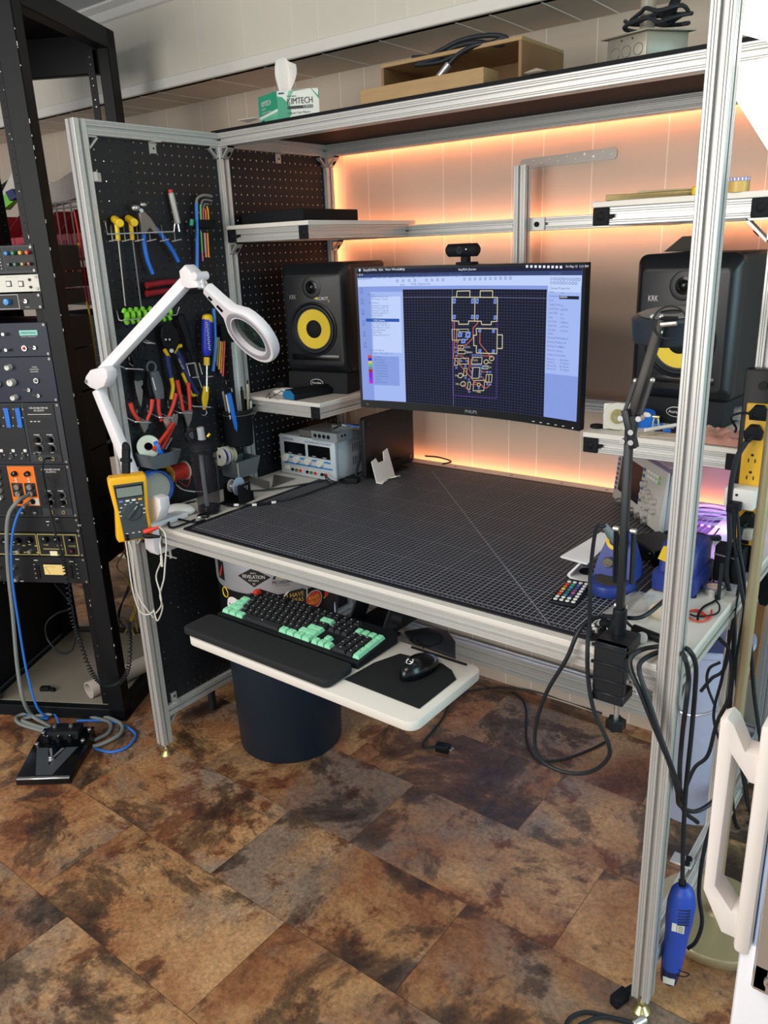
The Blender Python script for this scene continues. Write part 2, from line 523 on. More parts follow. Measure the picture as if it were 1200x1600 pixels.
bench = thing('workbench', 'tall aluminium extrusion workbench with black pegboard side, shelves and white top', 'workbench', (0, 0, 0))
ZB = 0.0467
for lo, z1 in (((0, 0), H), ((0, YM), H - S), ((0, YR), H - S), ((W - S, 0), H), ((W - S, YM), H - S), ((W - S, YR), H - S)):
    mb = MB(); extr(mb, (lo[0], lo[1], ZB), 'z', z1 - ZB); p = part('post', mb, bench)
    f = MB(); c = (lo[0] + A, lo[1] + A)
    f.lathe([(0, 0), (0.0185, 0), (0.0185, 0.003), (0.008, 0.016), (0.006, 0.018), (0, 0.018)], BRASS, (c[0], c[1], 0.0), n=20)
    f.lathe([(0, 0.018), (0.0095, 0.018), (0.0095, 0.026), (0, 0.026)], BRASS, (c[0], c[1], 0.0), n=6)
    f.cyl((c[0], c[1], 0.02), (c[0], c[1], ZB + 0.01), 0.0045, STEEL, n=10)
    part('levelling_foot', f, p, 'brass coloured levelling foot')
def beam(lo, axis, length, name='beam', h2=False):
    mb = MB(); extr(mb, lo, axis, length)
    if h2: extr(mb, (lo[0], lo[1], lo[2] + S - 0.002), axis, length)
    return part(name, mb, bench)
ZD = D - 0.0113 - S
beam((0, S, H - S), 'y', YR - S); beam((W - S, S, H - S), 'y', YR - S)
beam((S, YM, H - S), 'x', W - S); beam((0, YR, H - S), 'x', W)
beam((S, 0, ZD), 'x', W - 2 * S); beam((0, S, ZD), 'y', YM - S); beam((W - S, S, ZD), 'y', YM - S)
beam((W - S, YM + S, ZD), 'y', YR - YM - S); beam((S, YR, ZD), 'x', W - 2 * S)
beam((0, S, 0.142), 'y', YM - S); beam((0, YM + S, 0.142), 'y', YR - YM - S)
beam((W - S, S, 0.120), 'y', YM - S); beam((W - S, YM + S, 0.120), 'y', YR - YM - S)
beam((S, YR, 0.088), 'x', W - 2 * S, h2=True)
RAILS = [beam((S, YR, 1.592), 'x', W - 2 * S, 'rail'), beam((S, YR, 1.070), 'x', W - 2 * S, 'rail')]
mb = MB(); extr(mb, (0.786, YR - S, 1.17), 'z', 1.772 - 1.17); part('monitor_post', mb, bench)
# brackets
def br(f, *a, **k):
    mb = MB(); f(mb, *a, **k); return part('bracket', mb, bench)
br(gusset, (A, S, H - S), (0, 1, 0), (0, 0, -1))
br(gusset, (A, YM, H - S), (0, -1, 0), (0, 0, -1))
br(gusset, (S, YM + A, H - S), (1, 0, 0), (0, 0, -1))
br(gusset, (A + 0.006, YR, H - S), (0, -1, 0), (0, 0, -1))
br(gusset, (S, YR + A, H - S), (1, 0, 0), (0, 0, -1))
br(gusset, (A, S, 0.142), (0, 1, 0), (0, 0, -1))
br(gusset, (S, YM + A, 1.593), (1, 0, 0), (0, 0, -1))
br(gusset, (S, YR + A, 1.592), (1, 0, 0), (0, 0, -1))
br(gusset, (S, YM + A, 1.071), (1, 0, 0), (0, 0, -1))
br(gusset, (W - S, YM + A, 1.59), (-1, 0, 0), (0, 0, -1), L=0.046, w=0.03)
br(gusset, (W - S, A, ZD), (-1, 0, 0), (0, 0, -1), L=0.05, w=0.03)
br(gusset, (W - A, S, ZD), (0, 1, 0), (0, 0, -1), L=0.05, w=0.03)
br(gusset, (S, A, ZD), (1, 0, 0), (0, 0, -1))
br(angle_tab, (0.0215, 0.235, H - S - 0.001), (1, 0, 0), (0, 0, -1), (0, 1, 0))
br(angle_tab, (0.0215, 0.73, H - S - 0.001), (1, 0, 0), (0, 0, -1), (0, 1, 0))
br(angle_tab, (0.0215, S, 1.755), (1, 0, 0), (0, 1, 0), (0, 0, 1))
br(angle_tab, (0.0215, 0.06, 0.142 + S), (1, 0, 0), (0, 0, 1), (0, 1, 0))
br(angle_tab, (0.0215, YM + 0.0, 0.86), (1, 0, 0), (0, -1, 0), (0, 0, 1))
# bolted plates beside the monitor post
for x0, x1 in ((0.768, 0.786), (0.8225, 0.872)):
    mb = MB(); mb.bx((x0, YR - 0.005, 1.592), (x1, YR + 0.001, 1.629), CAST, 0.001, 1)
    xx = (x0 + x1) / 2
    mb.cyl((xx, YR - 0.005, 1.61), (xx, YR - 0.009, 1.61), 0.0075, BLKM, n=14)
    part('bracket', mb, bench)
mb = MB(); mb.bx((W - S - 0.028, 0.30, 0.157), (W - S + 0.02, 0.336, 0.163), CAST, 0.001, 1)
for y in (0.309, 0.327): mb.cyl((W - S + 0.008, y, 0.163), (W - S + 0.008, y, 0.168), 0.0075, BLKM, n=14)
part('bracket', mb, bench)
# pegboard
mb = MB(); mb.bx((0.0187, S, 0.142 + S), (0.0205, YM, H - S), PEG1); part('pegboard', mb, bench, 'black perforated board full of hanging tools')
mb = MB(); mb.bx((0.0187, YM + S, 0.142 + S), (0.0205, YR, H - S), PEG2); part('pegboard', mb, bench, 'black perforated board behind the loudspeaker')
# white top with notches round the posts
mb = MB()
mb.prism([(S + .001, -0.001), (W - S - .001, -0.001), (W - S - .001, S + .001), (W, S + .001), (W, YM - .001), (W - S - .001, YM - .001), (W - S - .001, YM + S + .001), (W, YM + S + .001),
          (W, YR - .001), (W - S - .001, YR - .001), (W - S - .001, 0.992), (S + .001, 0.992), (S + .001, YR)], (0, 0, 0.0113), BOARD, 0.0015, 1, o=(0, 0, D - 0.0113), ux=(1, 0, 0), uy=(0, 1, 0))
for x in (0.55, 0.77, 0.95, 1.1): mb.cyl((x, 0.965, D), (x, 0.965, D + 0.0006), 0.006, DSTEEL, n=12)
part('desktop', mb, bench, 'white laminate top')
# black top deck
mb = MB(); mb.bx((0.004, YM + 0.002, H), (W, YW - 0.005, H + 0.009), BLKM, 0.001, 1); part('top_deck', mb, bench, 'black deck on the top frame')

def cap(parent, x0, y, z0):
    mb = MB(); mb.bx((x0, y - 0.004, z0), (x0 + S, y, z0 + S), BLKM, 0.002, 1)
    mb.sph((x0 + A, y - 0.004, z0 + A), 0.009, BLKM, (1, 0.3, 1), 14)
    part('end_cap', mb, parent, 'black plastic end cap')
def shelf(x0, x1, zb, caps=(0, 1)):
    mb = MB(); mb.bx((x0 - 0.001, YM - 0.006, zb + S), (x1 + 0.005, YR + S, zb + S + 0.0125), BOARD, 0.0015, 1)
    sh = part('shelf', mb, bench, 'white shelf board on an aluminium frame')
    for a in (x0, x1 - S):
        mb = MB(); extr(mb, (a, YM, zb), 'y', YR - YM); part('shelf_rail', mb, sh)
    mb = MB(); extr(mb, (x0 + S, YM + 0.001, zb), 'x', x1 - x0 - 2 * S); part('shelf_rail', mb, sh)
    for a in (x0, x1 - S): cap(sh, a, YM, zb)
    mb = MB(); mb.bx((x0 + S, YM - 0.001, zb + 0.012), (x0 + S + 0.007, YM + 0.01, zb + 0.022), BLKM); part('slot_nut', mb, sh)
    return sh
shelf(0.042, 0.378, 1.594); shelf(0.042, 0.378, 1.0725)
shelf(1.229, 1.594, 1.590); shelf(1.229, 1.594, 1.076)

LEDO = mat('warm led strip', (1.0, 0.34, 0.15), 0.5, 0, 0.0, emit=40)
for a, b in (((0.05, YR + S, H - 0.022), (W - 0.02, YR + S + 0.002, H - 0.014)), ((0.05, YR + S, 1.606), (W - 0.02, YR + S + 0.002, 1.614)),
             ((0.005, YR + S, 1.10), (0.013, YR + S + 0.002, 1.85)),
             ((0.30, YR + S, 0.798), (W - 0.05, YR + S + 0.002, 0.806))):
    mb = MB(); mb.bx(a, b, LEDO); part('led_strip', mb, bench, 'warm light strip behind the frame')
mb = MB(); mb.bx((0.4, YR + 0.012, ZD - .002), (W - 0.1, YR + .020, ZD), mat('cool led strip', (0.22, 0.48, 1.0), 0.5, 0, 0.0, emit=60)); part('led_strip', mb, bench, 'cool light strip under the desk')

# steel plate screwed to the wall
mb = MB()
mb.M = Matrix.Identity(4)
pl_ = [(0.757, 1.768), (0.752, 1.776), (0.752, 1.789), (0.758, 1.797), (1.045, 1.803), (1.053, 1.796), (1.053, 1.780), (1.046, 1.773)]
mb.prism([(x, YW - 0.001, z) for x, z in pl_], (0, -0.003, 0), DSTEEL)
for i in range(11):
    x = 0.768 + i * 0.027; z = 1.781 + (i % 2) * 0.009 + i * 0.0005
    mb.cyl((x, YW - 0.004, z), (x, YW - 0.0048, z), 0.0018 if i not in (7, 8) else 0.0036, CAST, n=8)
solo('mending_plate', mb, 'long dull steel mending plate screwed flat to the wall above the monitor', 'plate')

# ---------------------------------------------------------------- black equipment rack on the left
RO = Vector((-0.262, 0.061, 0)); RA = radians(29.3)
RMAT = local_frame(RO, RA); RINV = RMAT.inverted()
def RK(u, v, off=0.0):
    """line of sight met with the rack's front plane, in rack coordinates"""
    n = Vector((-sin(RA), cos(RA), 0)); d = _ray(u, v)
    t = (RO + n * off - CAM_P).dot(n) / d.dot(n)
    return RINV @ (CAM_P + d * t)
RW, RDp, RH = 0.565, 0.62, 2.29
RKM = mat('scuffed black steel', '#0c0f13', 0.5, 0.1, 0.5, 25, bump=0.05, spec=.35)
PANEL = mat('black gear panel', '#12151b', 0.5, 0, 0.1, 40)
PNAVY = mat('dark navy gear panel', '#0d1730', 0.45, 0, 0.1, 40)
PGREY = mat('dark grey gear panel', '#30343a', 0.5, 0, 0.1, 40)
PWHITE = mat('white gear panel', '#dcdcd2', 0.45, 0, 0.04, 40)
rack = thing('equipment_rack', 'tall scuffed black steel rack full of audio gear at left edge', 'rack', RO, RA)
LO = True
def rpart(name, mb, lab=None): return part(name, mb, rack, lab, local=True)
def rpost(x0, x1, y0, y1):
    mb = MB(); mb.bx((x0, y0, 0.0), (x1, y1, RH), RKM, 0.003, 1)
    return rpart('upright', mb)
for x0, x1 in ((-0.062, 0.0), (-RW, -RW + 0.062)):
    rpost(x0, x1, 0.0, 0.05); rpost(x0 + (0.02 if x0 > -0.2 else 0), x1 - (0.02 if x0 < -0.2 else 0), RDp - 0.06, RDp)
    mb = MB(); xm = (-0.075 if x0 > -0.2 else -RW + 0.075)
    for yy in (0.012, RDp - 0.05):
        mb.bx((xm - 0.012, yy, 0.06), (xm + 0.012, yy + 0.004, RH - 0.06), RKM)
        for k in range(100):
            z = 0.1 + k * 0.0215
            mb.cyl((xm, yy - 0.0004, z), (xm, yy, z), 0.0019, (STEEL if k % 3 else BLKM) if yy > .1 else (DSTEEL if k % 7 == 0 else BLKM), n=6)
    rpart('rack_rail', mb)
for (a, b, nm) in (((-RW, 0.0, 0.0), (0, 0.05, 0.045), 'base_beam'), ((-RW, RDp - 0.05, 0.0), (0, RDp, 0.05), 'base_beam'), ((-0.05, 0.05, 0.0), (0, RDp - 0.05, 0.045), 'base_beam'), ((-RW, 0.05, 0), (-RW + 0.05, RDp - 0.05, 0.045), 'base_beam'),
                   ((-0.05, 0.05, RH - 0.062), (0, RDp, RH), 'top_beam'), ((-RW, 0.05, RH - 0.062), (-RW + 0.05, RDp, RH), 'top_beam'), ((-RW, 0.0, RH - 0.1), (-0.06, 0.03, RH), 'top_beam'), ((-RW + 0.05, RDp - 0.03, RH - 0.13), (-0.05, RDp, RH), 'top_beam')):
    mb = MB(); mb.bx(a, b, RKM, 0.003, 1); rpart(nm, mb)
mb = MB(); mb.bx((-RW + 0.01, 0.01, RH - 0.012), (-0.01, RDp - 0.01, RH - 0.002), RKM); rpart('top_plate', mb)
mb = MB(); mb.bx((-RW + 0.05, 0.03, 0.03), (-0.05, RDp - 0.05, 0.048), mat('beige base board', '#8b8578', 0.8, 0, 0.12, 14, bump=0.1)); rpart('base_board', mb, 'dusty beige board in the rack base')
rnd = random.Random(21); mb = MB(); SCU = mat('bare scuff', '#c9c9c6', .5)
for i in range(46):
    z = rnd.uniform(.1, 2.2); x = rnd.choice((-.0005, -.0005, -.0615, -.0625)); h_ = rnd.uniform(.002, .012); w_ = rnd.uniform(.0006, .0018)
    mb.bx((x - w_, -.0006, z), (x + .0008, .0004, z + h_), SCU)
rpart('paint_scuffs', mb, 'bare scuffs on the upright edge')
mb = MB(); mb.bx((-RW + 0.012, 0.05, 0.05), (-RW + 0.02, RDp - 0.06, RH - 0.07), mat('rack side sheet', '#0e1116', 0.6)); rpart('side_sheet', mb)

def knob(parent, x, z, r, m=BLK, h=0.014, y0=0.0, ptr=True, ang=None, pm=WRITE):
    mb = MB(); mb.lathe([(r * 1.02, 0), (r, h * 0.3), (r * 0.9, h), (0, h)], m, (x, y0, z), (0, -1, 0), 16)
    kp = part('knob', mb, parent, local=True)
    if ptr:
        mb = MB()
        a = ang if ang is not None else (hash((round(x * 1e4), round(z * 1e4))) % 240 - 120) * pi / 180
        dx, dz = sin(a), cos(a)
        mb.prism([(x + dx * r * 0.25 - dz * r * .1, y0 - h - .0003, z + dz * r * .25 + dx * r * .1), (x + dx * r * 0.88 - dz * r * .1, y0 - h - .0003, z + dz * r * .88 + dx * r * .1), (x + dx * r * 0.88 + dz * r * .1, y0 - h - .0003, z + dz * r * .88 - dx * r * .1), (x + dx * r * .25 + dz * r * .1, y0 - h - .0003, z + dz * r * .25 - dx * r * .1)], (0, 0.0006, 0), pm)
        part('pointer', mb, kp, local=True)
def toggle(parent, x, z, y0=0.0, tilt=-0.8):
    mb = MB(); mb.cyl((x, y0, z), (x, y0 - 0.006, z), 0.006, STEEL, n=8)
    mb.cyl((x, y0 - 0.005, z), (x + 0.014 * tilt, y0 - 0.016, z + 0.004), 0.002, STEEL, r1=0.003, n=8)
    part('toggle_switch', mb, parent, local=True)
def ticks(mb, x, z, r, n=11, y0=0.0, m=WRITE, s=0.0011, a0=-150, a1=150, L=0.002):
    for i in range(n):
        a = radians(a0 + (a1 - a0) * i / (n - 1)); c, q = sin(a), cos(a)
        p = Vector((x + c * r, y0 - 0.0004, z + q * r)); t = Vector((c, 0, q)); w = Vector((q, 0, -c))
        mb.quad(p - w * s / 2, p + w * s / 2, p + w * s / 2 + t * L, p - w * s / 2 + t * L, m)
def unit(name, label, z0, z1, pm, depth=0.3, x0=-0.512, x1=-0.052, cat='rack unit', group='audio gear in the rack', chm=None):
    t = thing(name, label, cat, RO, RA, group)
    mb = MB(); mb.bx((x0, -0.003, z0 + 0.0006), (x1, 0.0, z1 - 0.0006), pm, 0.0008, 1)
    part('front_panel', mb, t, local=True)
    mb = MB(); mb.bx((x0 + 0.022, 0.0, z0 + 0.002), (x1 - 0.022, depth, z1 - 0.002), chm or PANEL)
    part('chassis', mb, t, local=True)
    mb = MB()
    for x in (x1 - 0.008, x0 + 0.008):
        for z in (z0 + 0.008, z1 - 0.008):
            mb.cyl((x, -0.003, z), (x, -0.0055, z), 0.0042, DSTEEL, n=10)
    part('mounting_screws', mb, t, local=True, stuff=True)
    return t
YP = -0.003
def at(u, v):
    p = RK(u, v, YP); return p.x, p.z
def deco(parent, fn, name='panel_print'):
    mb = MB(); fn(mb); part(name, mb, parent, local=True)
def wtxt(mb, s, x, z, h, m=WRITE, al='C', w=None):
    mb.txt(s, (x, YP - 0.0004, z), (1, 0, 0), (0, 0, 1), h, m, al, w)
def rrect(mb, x0, z0, x1, z1, t, m, y=YP - 0.0004):
    for a, b in (((x0, z0), (x1, z0 + t)), ((x0, z1 - t), (x1, z1)), ((x0, z0), (x0 + t, z1)), ((x1 - t, z0), (x1, z1))):
        mb.bx((a[0], y - 0.0004, a[1]), (b[0], y + 0.0004, b[1]), m)

# top module unit with four coloured knobs
u1 = unit('preamp_unit', 'dark grey rack unit with blue, green, yellow and red knobs, topmost in rack', 1.529, 1.610, PGREY)
xs = [at(u, 394)[0] for u in (13, 23.5, 35, 45.5)]
def f(mb):
    mb.bx((xs[0] - .016, YP - .001, 1.537), (xs[3] + .012, YP, 1.604), PANEL)
    mb.bx((-0.50, YP - .001, 1.537), (xs[0] - .022, YP, 1.604), PANEL)
    for i in range(40): mb.cyl((xs[0] - .03 - (i % 8) * 0.009, YP - .001, 1.545 + (i // 8) * .009), (xs[0] - .03 - (i % 8) * 0.009, YP - .0016, 1.545 + (i // 8) * .009), 0.0016, WRITE, n=6)
deco(u1, f, 'module_plate')
for x, c in zip(xs, ('#2f86cf', '#2d7a46', '#d6a921', '#d0493a')):
    knob(u1, x, 1.5875, 0.0058, mat('knob ' + c, c, 0.4), 0.016, YP, False)
for x, c in zip(xs, ('#3a4048', '#2a7a57', '#b99b55', '#8a3b35')):
    knob(u1, x, 1.556, 0.0048, mat('small knob ' + c, c, 0.4), 0.014, YP)
# white 1U
u2 = unit('switch_unit', 'white one-unit rack panel with two square buttons', 1.4765, 1.5265, PWHITE)
for u in (14, 33):
    x, z = at(u, 443.5)
    mb = MB(); mb.bx((x - .0085, YP - .001, z - .0085), (x + .0085, YP, z + .0085), BPRINT); mb.bx((x - .0065, YP - .004, z - .0065), (x + .0065, YP, z + .0065), WHITE, .001, 1)
    part('square_button', mb, u2, local=True)
for p in ((46.5, 437), (48.5, 448.5)):
    x, z = at(*p); mb = MB(); mb.cyl((x, YP, z), (x, YP - .004, z), .004, BPRINT, n=12); part('jack_socket', mb, u2, local=True)
deco(u2, lambda mb: [mb.bx((at(14, 434)[0] - .009 + k * .04, YP - .0005, 1.519), (at(14, 434)[0] + .009 + k * .04, YP, 1.5202), DSTEEL) for k in (0, 0.52)])
# blue knob unit
u3 = unit('summing_unit', 'black one-unit rack panel with light blue knob and toggle', 1.4245, 1.474, PANEL)
x, z = at(13, 471.5); knob(u3, x, z, 0.0095, mat('light blue knob', '#3f93d8', 0.4), 0.014, YP, True, -0.1)
def f(mb):
    ticks(mb, x, z, 0.0135, 11)
    rrect(mb, -0.42, 1.4285, at(31, 480)[0], 1.4705, 0.0012, WRITE)
    wtxt(mb, 'POWER', at(43, 479.5)[0], at(43, 480.5)[1], 0.0028)
deco(u3, f)
toggle(u3, *at(41, 470.5), YP)
# navy double unit
zz = at(60, 557)[1]
u4 = unit('compressor_unit', 'dark navy rack unit with small mint name badge', zz, 1.388, PNAVY)
def f(mb):
    a, b = at(31, 524), at(58, 516)
    mb.bx((a[0], YP - .0012, a[1] - .001), (b[0], YP, b[1] + .001), mat('mint badge', '#8fd6c8', 0.4), .0005, 1)
    mb.txt('OPERATIONAL', ((a[0] + b[0]) / 2, YP - .0016, (a[1] + b[1]) / 2 - .003), (1, 0, 0), (0, 0, 1), .006, PNAVY, 'C', (b[0] - a[0]) * .86)
    q = at(45, 525.5); wtxt(mb, 'stereo compressor', q[0], q[1] - .002, .003, WRITE, 'C', .05)
deco(u4, f)
for p, r in (((9.5, 521.5), .0085), ((14, 546), .0085), ((-6, 523), .0085), ((-4, 547), .0085)):
    x, z = at(*p); knob(u4, x, z, r * .62, STEEL, .018, YP, False); mb = MB(); ticks(mb, x + .006, z, .016, 11); part('dial_marks', mb, u4, local=True)
x, z = at(39, 544); mb = MB(); mb.cyl((x, YP, z), (x, YP - .005, z), .0085, STEEL, n=16); mb.sph((x, YP - .005, z), .0055, mat('red jewel', '#b3202a', .2, emit=.2), (1, .6, 1)); part('indicator_lamp', mb, u4, local=True)
toggle(u4, *at(55, 543), YP)
u5 = unit('equaliser_unit', 'dark navy rack equaliser with white capped knobs and toggle', 1.1445, zz, PNAVY)
for p, r in (((16, 573.5), .0085), ((20.5, 597), .011), ((25, 620.5), .0085), ((-4, 600), .011)):
    x, z = at(*p); knob(u5, x, z, r, PWHITE, .02, YP, True, 0, BPRINT)
    mb = MB(); ticks(mb, x + .007, z, .019, 17, L=.003 if r > .01 else .0016); part('dial_marks', mb, u5, local=True)
def f(mb):
    for s, v in (('STEREO', 574), ('PARAMETRIC', 577.5), ('EQUALIZER', 581)):
        x, z = at(54, v); wtxt(mb, s, x, z - .001, .0036)
deco(u5, f)
x, z = at(57.5, 594.5); mb = MB(); mb.cyl((x, YP, z), (x, YP - .006, z), .008, STEEL, n=16); mb.sph((x, YP - .006, z), .005, DSTEEL); part('indicator_lamp', mb, u5, local=True)
toggle(u5, *at(46, 609), YP); toggle(u5, *at(61, 618), YP)
# two card frames
def module_right(t, zt, zb, first):
    xl, xr = at(37, 640)[0], -0.072
    if not first: xl = at(55, 730)[0]; xr = -0.066
    mb = MB(); mb.bx((xl, YP - .002, zb + .006), (xr, YP, zt - .004), PANEL, .0005, 1); part('module', mb, t, local=True)
    zm = zb + (zt - zb) * .56
    def f(mb):
        y = YP - .0024
        mb.txt('CRANBORNE', ((xl + xr) / 2, y, zt - .019), (1, 0, 0), (0, 0, 1), .0058, WRITE, 'C', (xr - xl) * .62)
        mb.txt('AUDIO', ((xl + xr) / 2, y, zt - .027), (1, 0, 0), (0, 0, 1), .0058, WRITE, 'C', (xr - xl) * .34)
        rrect(mb, xl + .002, zm, xr - .002, zt - .006, .001, PGREY, y); rrect(mb, xl + .002, zb + .034, xr - .002, zm - .003, .001, PGREY, y)
        if first:
            for k in range(2):
                mb.bx((xl + .012, y - .0002, zt - .037 - k * .008), (xr - .012, y, zt - .0355 - k * .008), WRITE if k == 0 else PGREY)
            for k in range(3): mb.bx((xl + .016 + k * .013, y - .0003, zt - .06), (xl + .024 + k * .013, y, zt - .0575), WRITE)
        else:
            random.seed(3)
            cx, cz = (xl + xr) / 2, (zm + zt) / 2 - .008
            for k in range(6):
                mb.tube([(cx + .018 * sin(a + k) + .004 * k - .01, y, cz + .013 * cos(a * 1.5 + k) - .004) for a in [i * .5 for i in range(9)]], .0004, PGREY, 4, 3)
        for rr in range(2):
            for cc in range(2):
                q = (xl + xr) / 2 + (-.022 if cc == 0 else .022), zb + .052 + rr * (zm - zb - .052) * .48
                ticks(mb, q[0], q[1], .0125, 7, y + .0004, WRITE, .0012, 0, 110, .0024)
                mb.bx((q[0] - .010, y - .0002, q[1] + .0155), (q[0] + .010, y, q[1] + .0172), WRITE)
                mb.bx((q[0] - .006, y - .0002, q[1] - .0145), (q[0] + .004, y, q[1] - .013), WRITE)
        mb.bx((xl + .002, y - .0004, zb + .008), (xr - .002, y, zb + .031), PGREY)
    deco(t, f, 'module_print')
    for rr in range(2):
        for cc in range(2):
            knob(t, (xl + xr) / 2 + (-.022 if cc == 0 else .022), zb + .052 + rr * (zm - zb - .052) * .48, .0085, BLK, .015, YP - .002, False)
    for cc in (-.02, .022):
        mb = MB(); q = ((xl + xr) / 2 + cc, zb + .019)
        mb.cyl((q[0], YP - .002, q[1]), (q[0], YP - .007, q[1]), .0062, BRASS, n=12); mb.cyl((q[0], YP - .007, q[1]), (q[0], YP - .0072, q[1]), .0035, BPRINT, n=10)
        part('jack_socket', mb, t, local=True)
    return xl, xr
u6 = unit('card_frame', 'upper black card frame with row of blue bar faders', 0.9455, 1.1435, PGREY)
xl, xr = module_right(u6, 1.1435, 0.9455, True)
mb = MB(); mb.bx((-0.505, YP - .002, .9505), (xl - .008, YP, 1.139), PANEL); part('module', mb, u6, local=True)
for (ua, va, ub, vb) in ((8, 637, 15, 668), (26, 637, 33.5, 668), (-10, 637, -3, 668)):
    a, b = at(ua, va), at(ub, vb)
    mb = MB(); mb.bx((a[0] - .004, YP - .006, b[1]), (a[0] + .012, YP - .002, a[1]), BLUE, .001, 1); part('fader', mb, u6, local=True)
def f(mb):
    for i in range(4):
        a = at(3 + i * 18.5, 703.5); 
        mb.bx((a[0] - .005, YP - .004, a[1] - .005), (a[0] + .005, YP - .002, a[1] + .004), WRITE)
        mb.cyl((a[0] - .01, YP - .002, a[1] - .018), (a[0] - .01, YP - .005, a[1] - .018), .008, PGREY, n=12)
        for k in range(5): mb.bx((a[0] - .02 + (k * 7 % 5) * .006, YP - .0026, a[1] - .028 + k * .006), (a[0] - .016 + (k * 7 % 5) * .006, YP - .002, a[1] - .026 + k * .006), WRITE)
    for i in range(18):
        a = at(-2 + (i % 6) * 7.5, 640 + (i // 6) * 13); mb.bx((a[0], YP - .0026, a[1]), (a[0] + .003, YP - .002, a[1] + .003), WRITE)
deco(u6, f, 'module_print')
u7 = unit('card_frame', 'lower black card frame with bright orange double module', 0.7660, 0.9445, PGREY)
xl, xr = module_right(u7, 0.9445, 0.7660, False)
oa, ob = at(10, 724)[0], at(52, 724)[0]
ozt, ozb = 0.939, at(40, 790)[1]
mb = MB(); mb.bx((oa, YP - .003, ozb), (ob, YP, ozt), ORG, .0005, 1); part('orange_module', mb, u7, 'orange double module', local=True)
mb = MB(); mb.bx((-0.505, YP - .002, .772), (oa - .002, YP, .94), PANEL); mb.bx((oa, YP - .002, .772), (ob, YP, ozb - .001), PANEL); part('module', mb, u7, local=True)
ow = ob - oa
for k in (0, 1):
    cx = oa + ow * (.27 + .48 * k)
    knob(u7, cx, ozt - .024, .0088, BLK, .012, YP - .003)
    mb = MB(); mb.bx((cx - ow * .21, YP - .0038, ozt - .102), (cx + ow * .2, YP - .003, ozt - .056), BPRINT); 
    part('module_print', mb, u7, local=True)
    for j in (0, 1):
        knob(u7, cx + .001, ozt - .068 - j * .0225, .0098, DSTEEL, .01, YP - .0038, True, None, BPRINT)
    for j in range(2):
        mb = MB(); mb.bx((cx - .004, YP - .0055, ozt - .044 - j * .009), (cx + .004, YP - .003, ozt - .039 - j * .009), PWHITE, .0005, 1); part('push_button', mb, u7, local=True)
    mb = MB(); mb.cyl((cx, YP - .003, ozt - .118), (cx, YP - .006, ozt - .118), .0095, BLK, n=16); part('jack_socket', mb, u7, local=True)
mb = MB(); mb.bx((ob - ow * .33, YP - .0042, ozb + .003), (ob - .002, YP - .003, ozb + .026), PWHITE); part('paper_tag', mb, u7, 'white paper tag', local=True)
for k in range(5):
    x, z = at(-3 + k * 1.5, 735 + k * 10.5)
    knob(u7, x, z, .0075, mat('pale grey knob', '#a8a8a2', .4), .012, YP - .002)
for k in range(3):
    x, z = at(15 + k * 20, 801); mb = MB(); mb.cyl((x, YP - .002, z), (x, YP - .005, z), .009, PGREY, n=14); mb.bx((x - .003, YP - .006, z), (x + .006, YP - .005, z + .002), WRITE); part('jack_socket', mb, u7, local=True)
u8 = unit('power_unit', 'plain black rack panel between the card frame and yellow outlined unit', 0.7125, 0.7652, PANEL)
def f(mb):
    x, z = at(75, 815.5); mb.bx((x - .007, YP - .0005, z), (x + .005, YP, z + .0025), WRITE); mb.cyl((x, YP, z - .01), (x, YP - .003, z - .01), .003, STEEL, n=8)
    x, z = at(89, 811); mb.bx((x - .005, YP - .0005, z), (x + .005, YP, z + .002), WRITE); mb.bx((x - .005, YP - .002, z - .014), (x + .005, YP, z - .008), BLKG)
    x, z = at(124, 821); wtxt(mb, 'W', x, z - .003, .007, WRITE, 'C', .014)
deco(u8, f)
u9 = unit('tube_unit', 'black rack unit with pale yellow outlined sections and small meter', 0.6265, 0.7115, PANEL)
YLW = mat('pale yellow print', '#cfc06a', .5)
def f(mb):
    for a, b in (((-.45, 0), at(62.5, 868)), (at(61, 860), at(104, 860)), (at(101, 860), at(124, 860))):
        rrect(mb, a[0] + .002, .632, b[0] - .002, .7065, .0022, YLW)
    for s, u, v in (('TUBE', 72, 852), ('DRIVE', 93, 853), ('MASTER', 113, 854)):
        x, z = at(u, v); wtxt(mb, s, x, z - .001, .0048, YLW)
    x0 = at(68, 858); x1 = at(99, 858); mb.bx((x0[0], YP - .0005, x0[1]), (x1[0], YP, x0[1] + .002), YLW)
    for u, v in ((20, 852), (29, 850.5), (38, 853), (47, 851.5), (57, 853.5), (22, 863), (40, 863.5), (60, 864)):
        x, z = at(u, v); mb.bx((x - .006, YP - .0005, z), (x + .004, YP, z + .003), YLW)
deco(u9, f)
for u, v in ((28, 844), (47, 843), (72, 842), (88, 842), (110, 842), (8, 845)):
    x, z = at(u, v); knob(u9, x, z, .0105, BLK, .016, YP); mb = MB(); ticks(mb, x, z, .014, 9); part('dial_marks', mb, u9, local=True)
for u, v in ((29.5, 861), (48, 861)):
    x, z = at(u, v); knob(u9, x, z, .007, STEEL, .012, YP)
x, z = at(84.5, 864.5); mb = MB(); mb.bx((x - .013, YP - .002, z - .008), (x + .013, YP, z + .008), mat('lit meter face', '#dcd9ae', .4, emit=.25)); part('level_meter', mb, u9, local=True)
x, z = at(112.5, 860.5); mb = MB(); mb.lathe([(.009, 0), (.009, .006), (.006, .006), (0, .006)], BLK, (x, YP, z), (0, -1, 0), 14); mb.cyl((x, YP - .006, z), (x, YP - .0075, z), .0045, DRED, n=12); part('power_button', mb, u9, local=True)
u10 = unit('limiter_unit', 'black rack unit with warm lit needle meter, lowest in the rack', 0.5310, 0.6255, PANEL)
a, b = at(71.5, 897), at(101, 882)
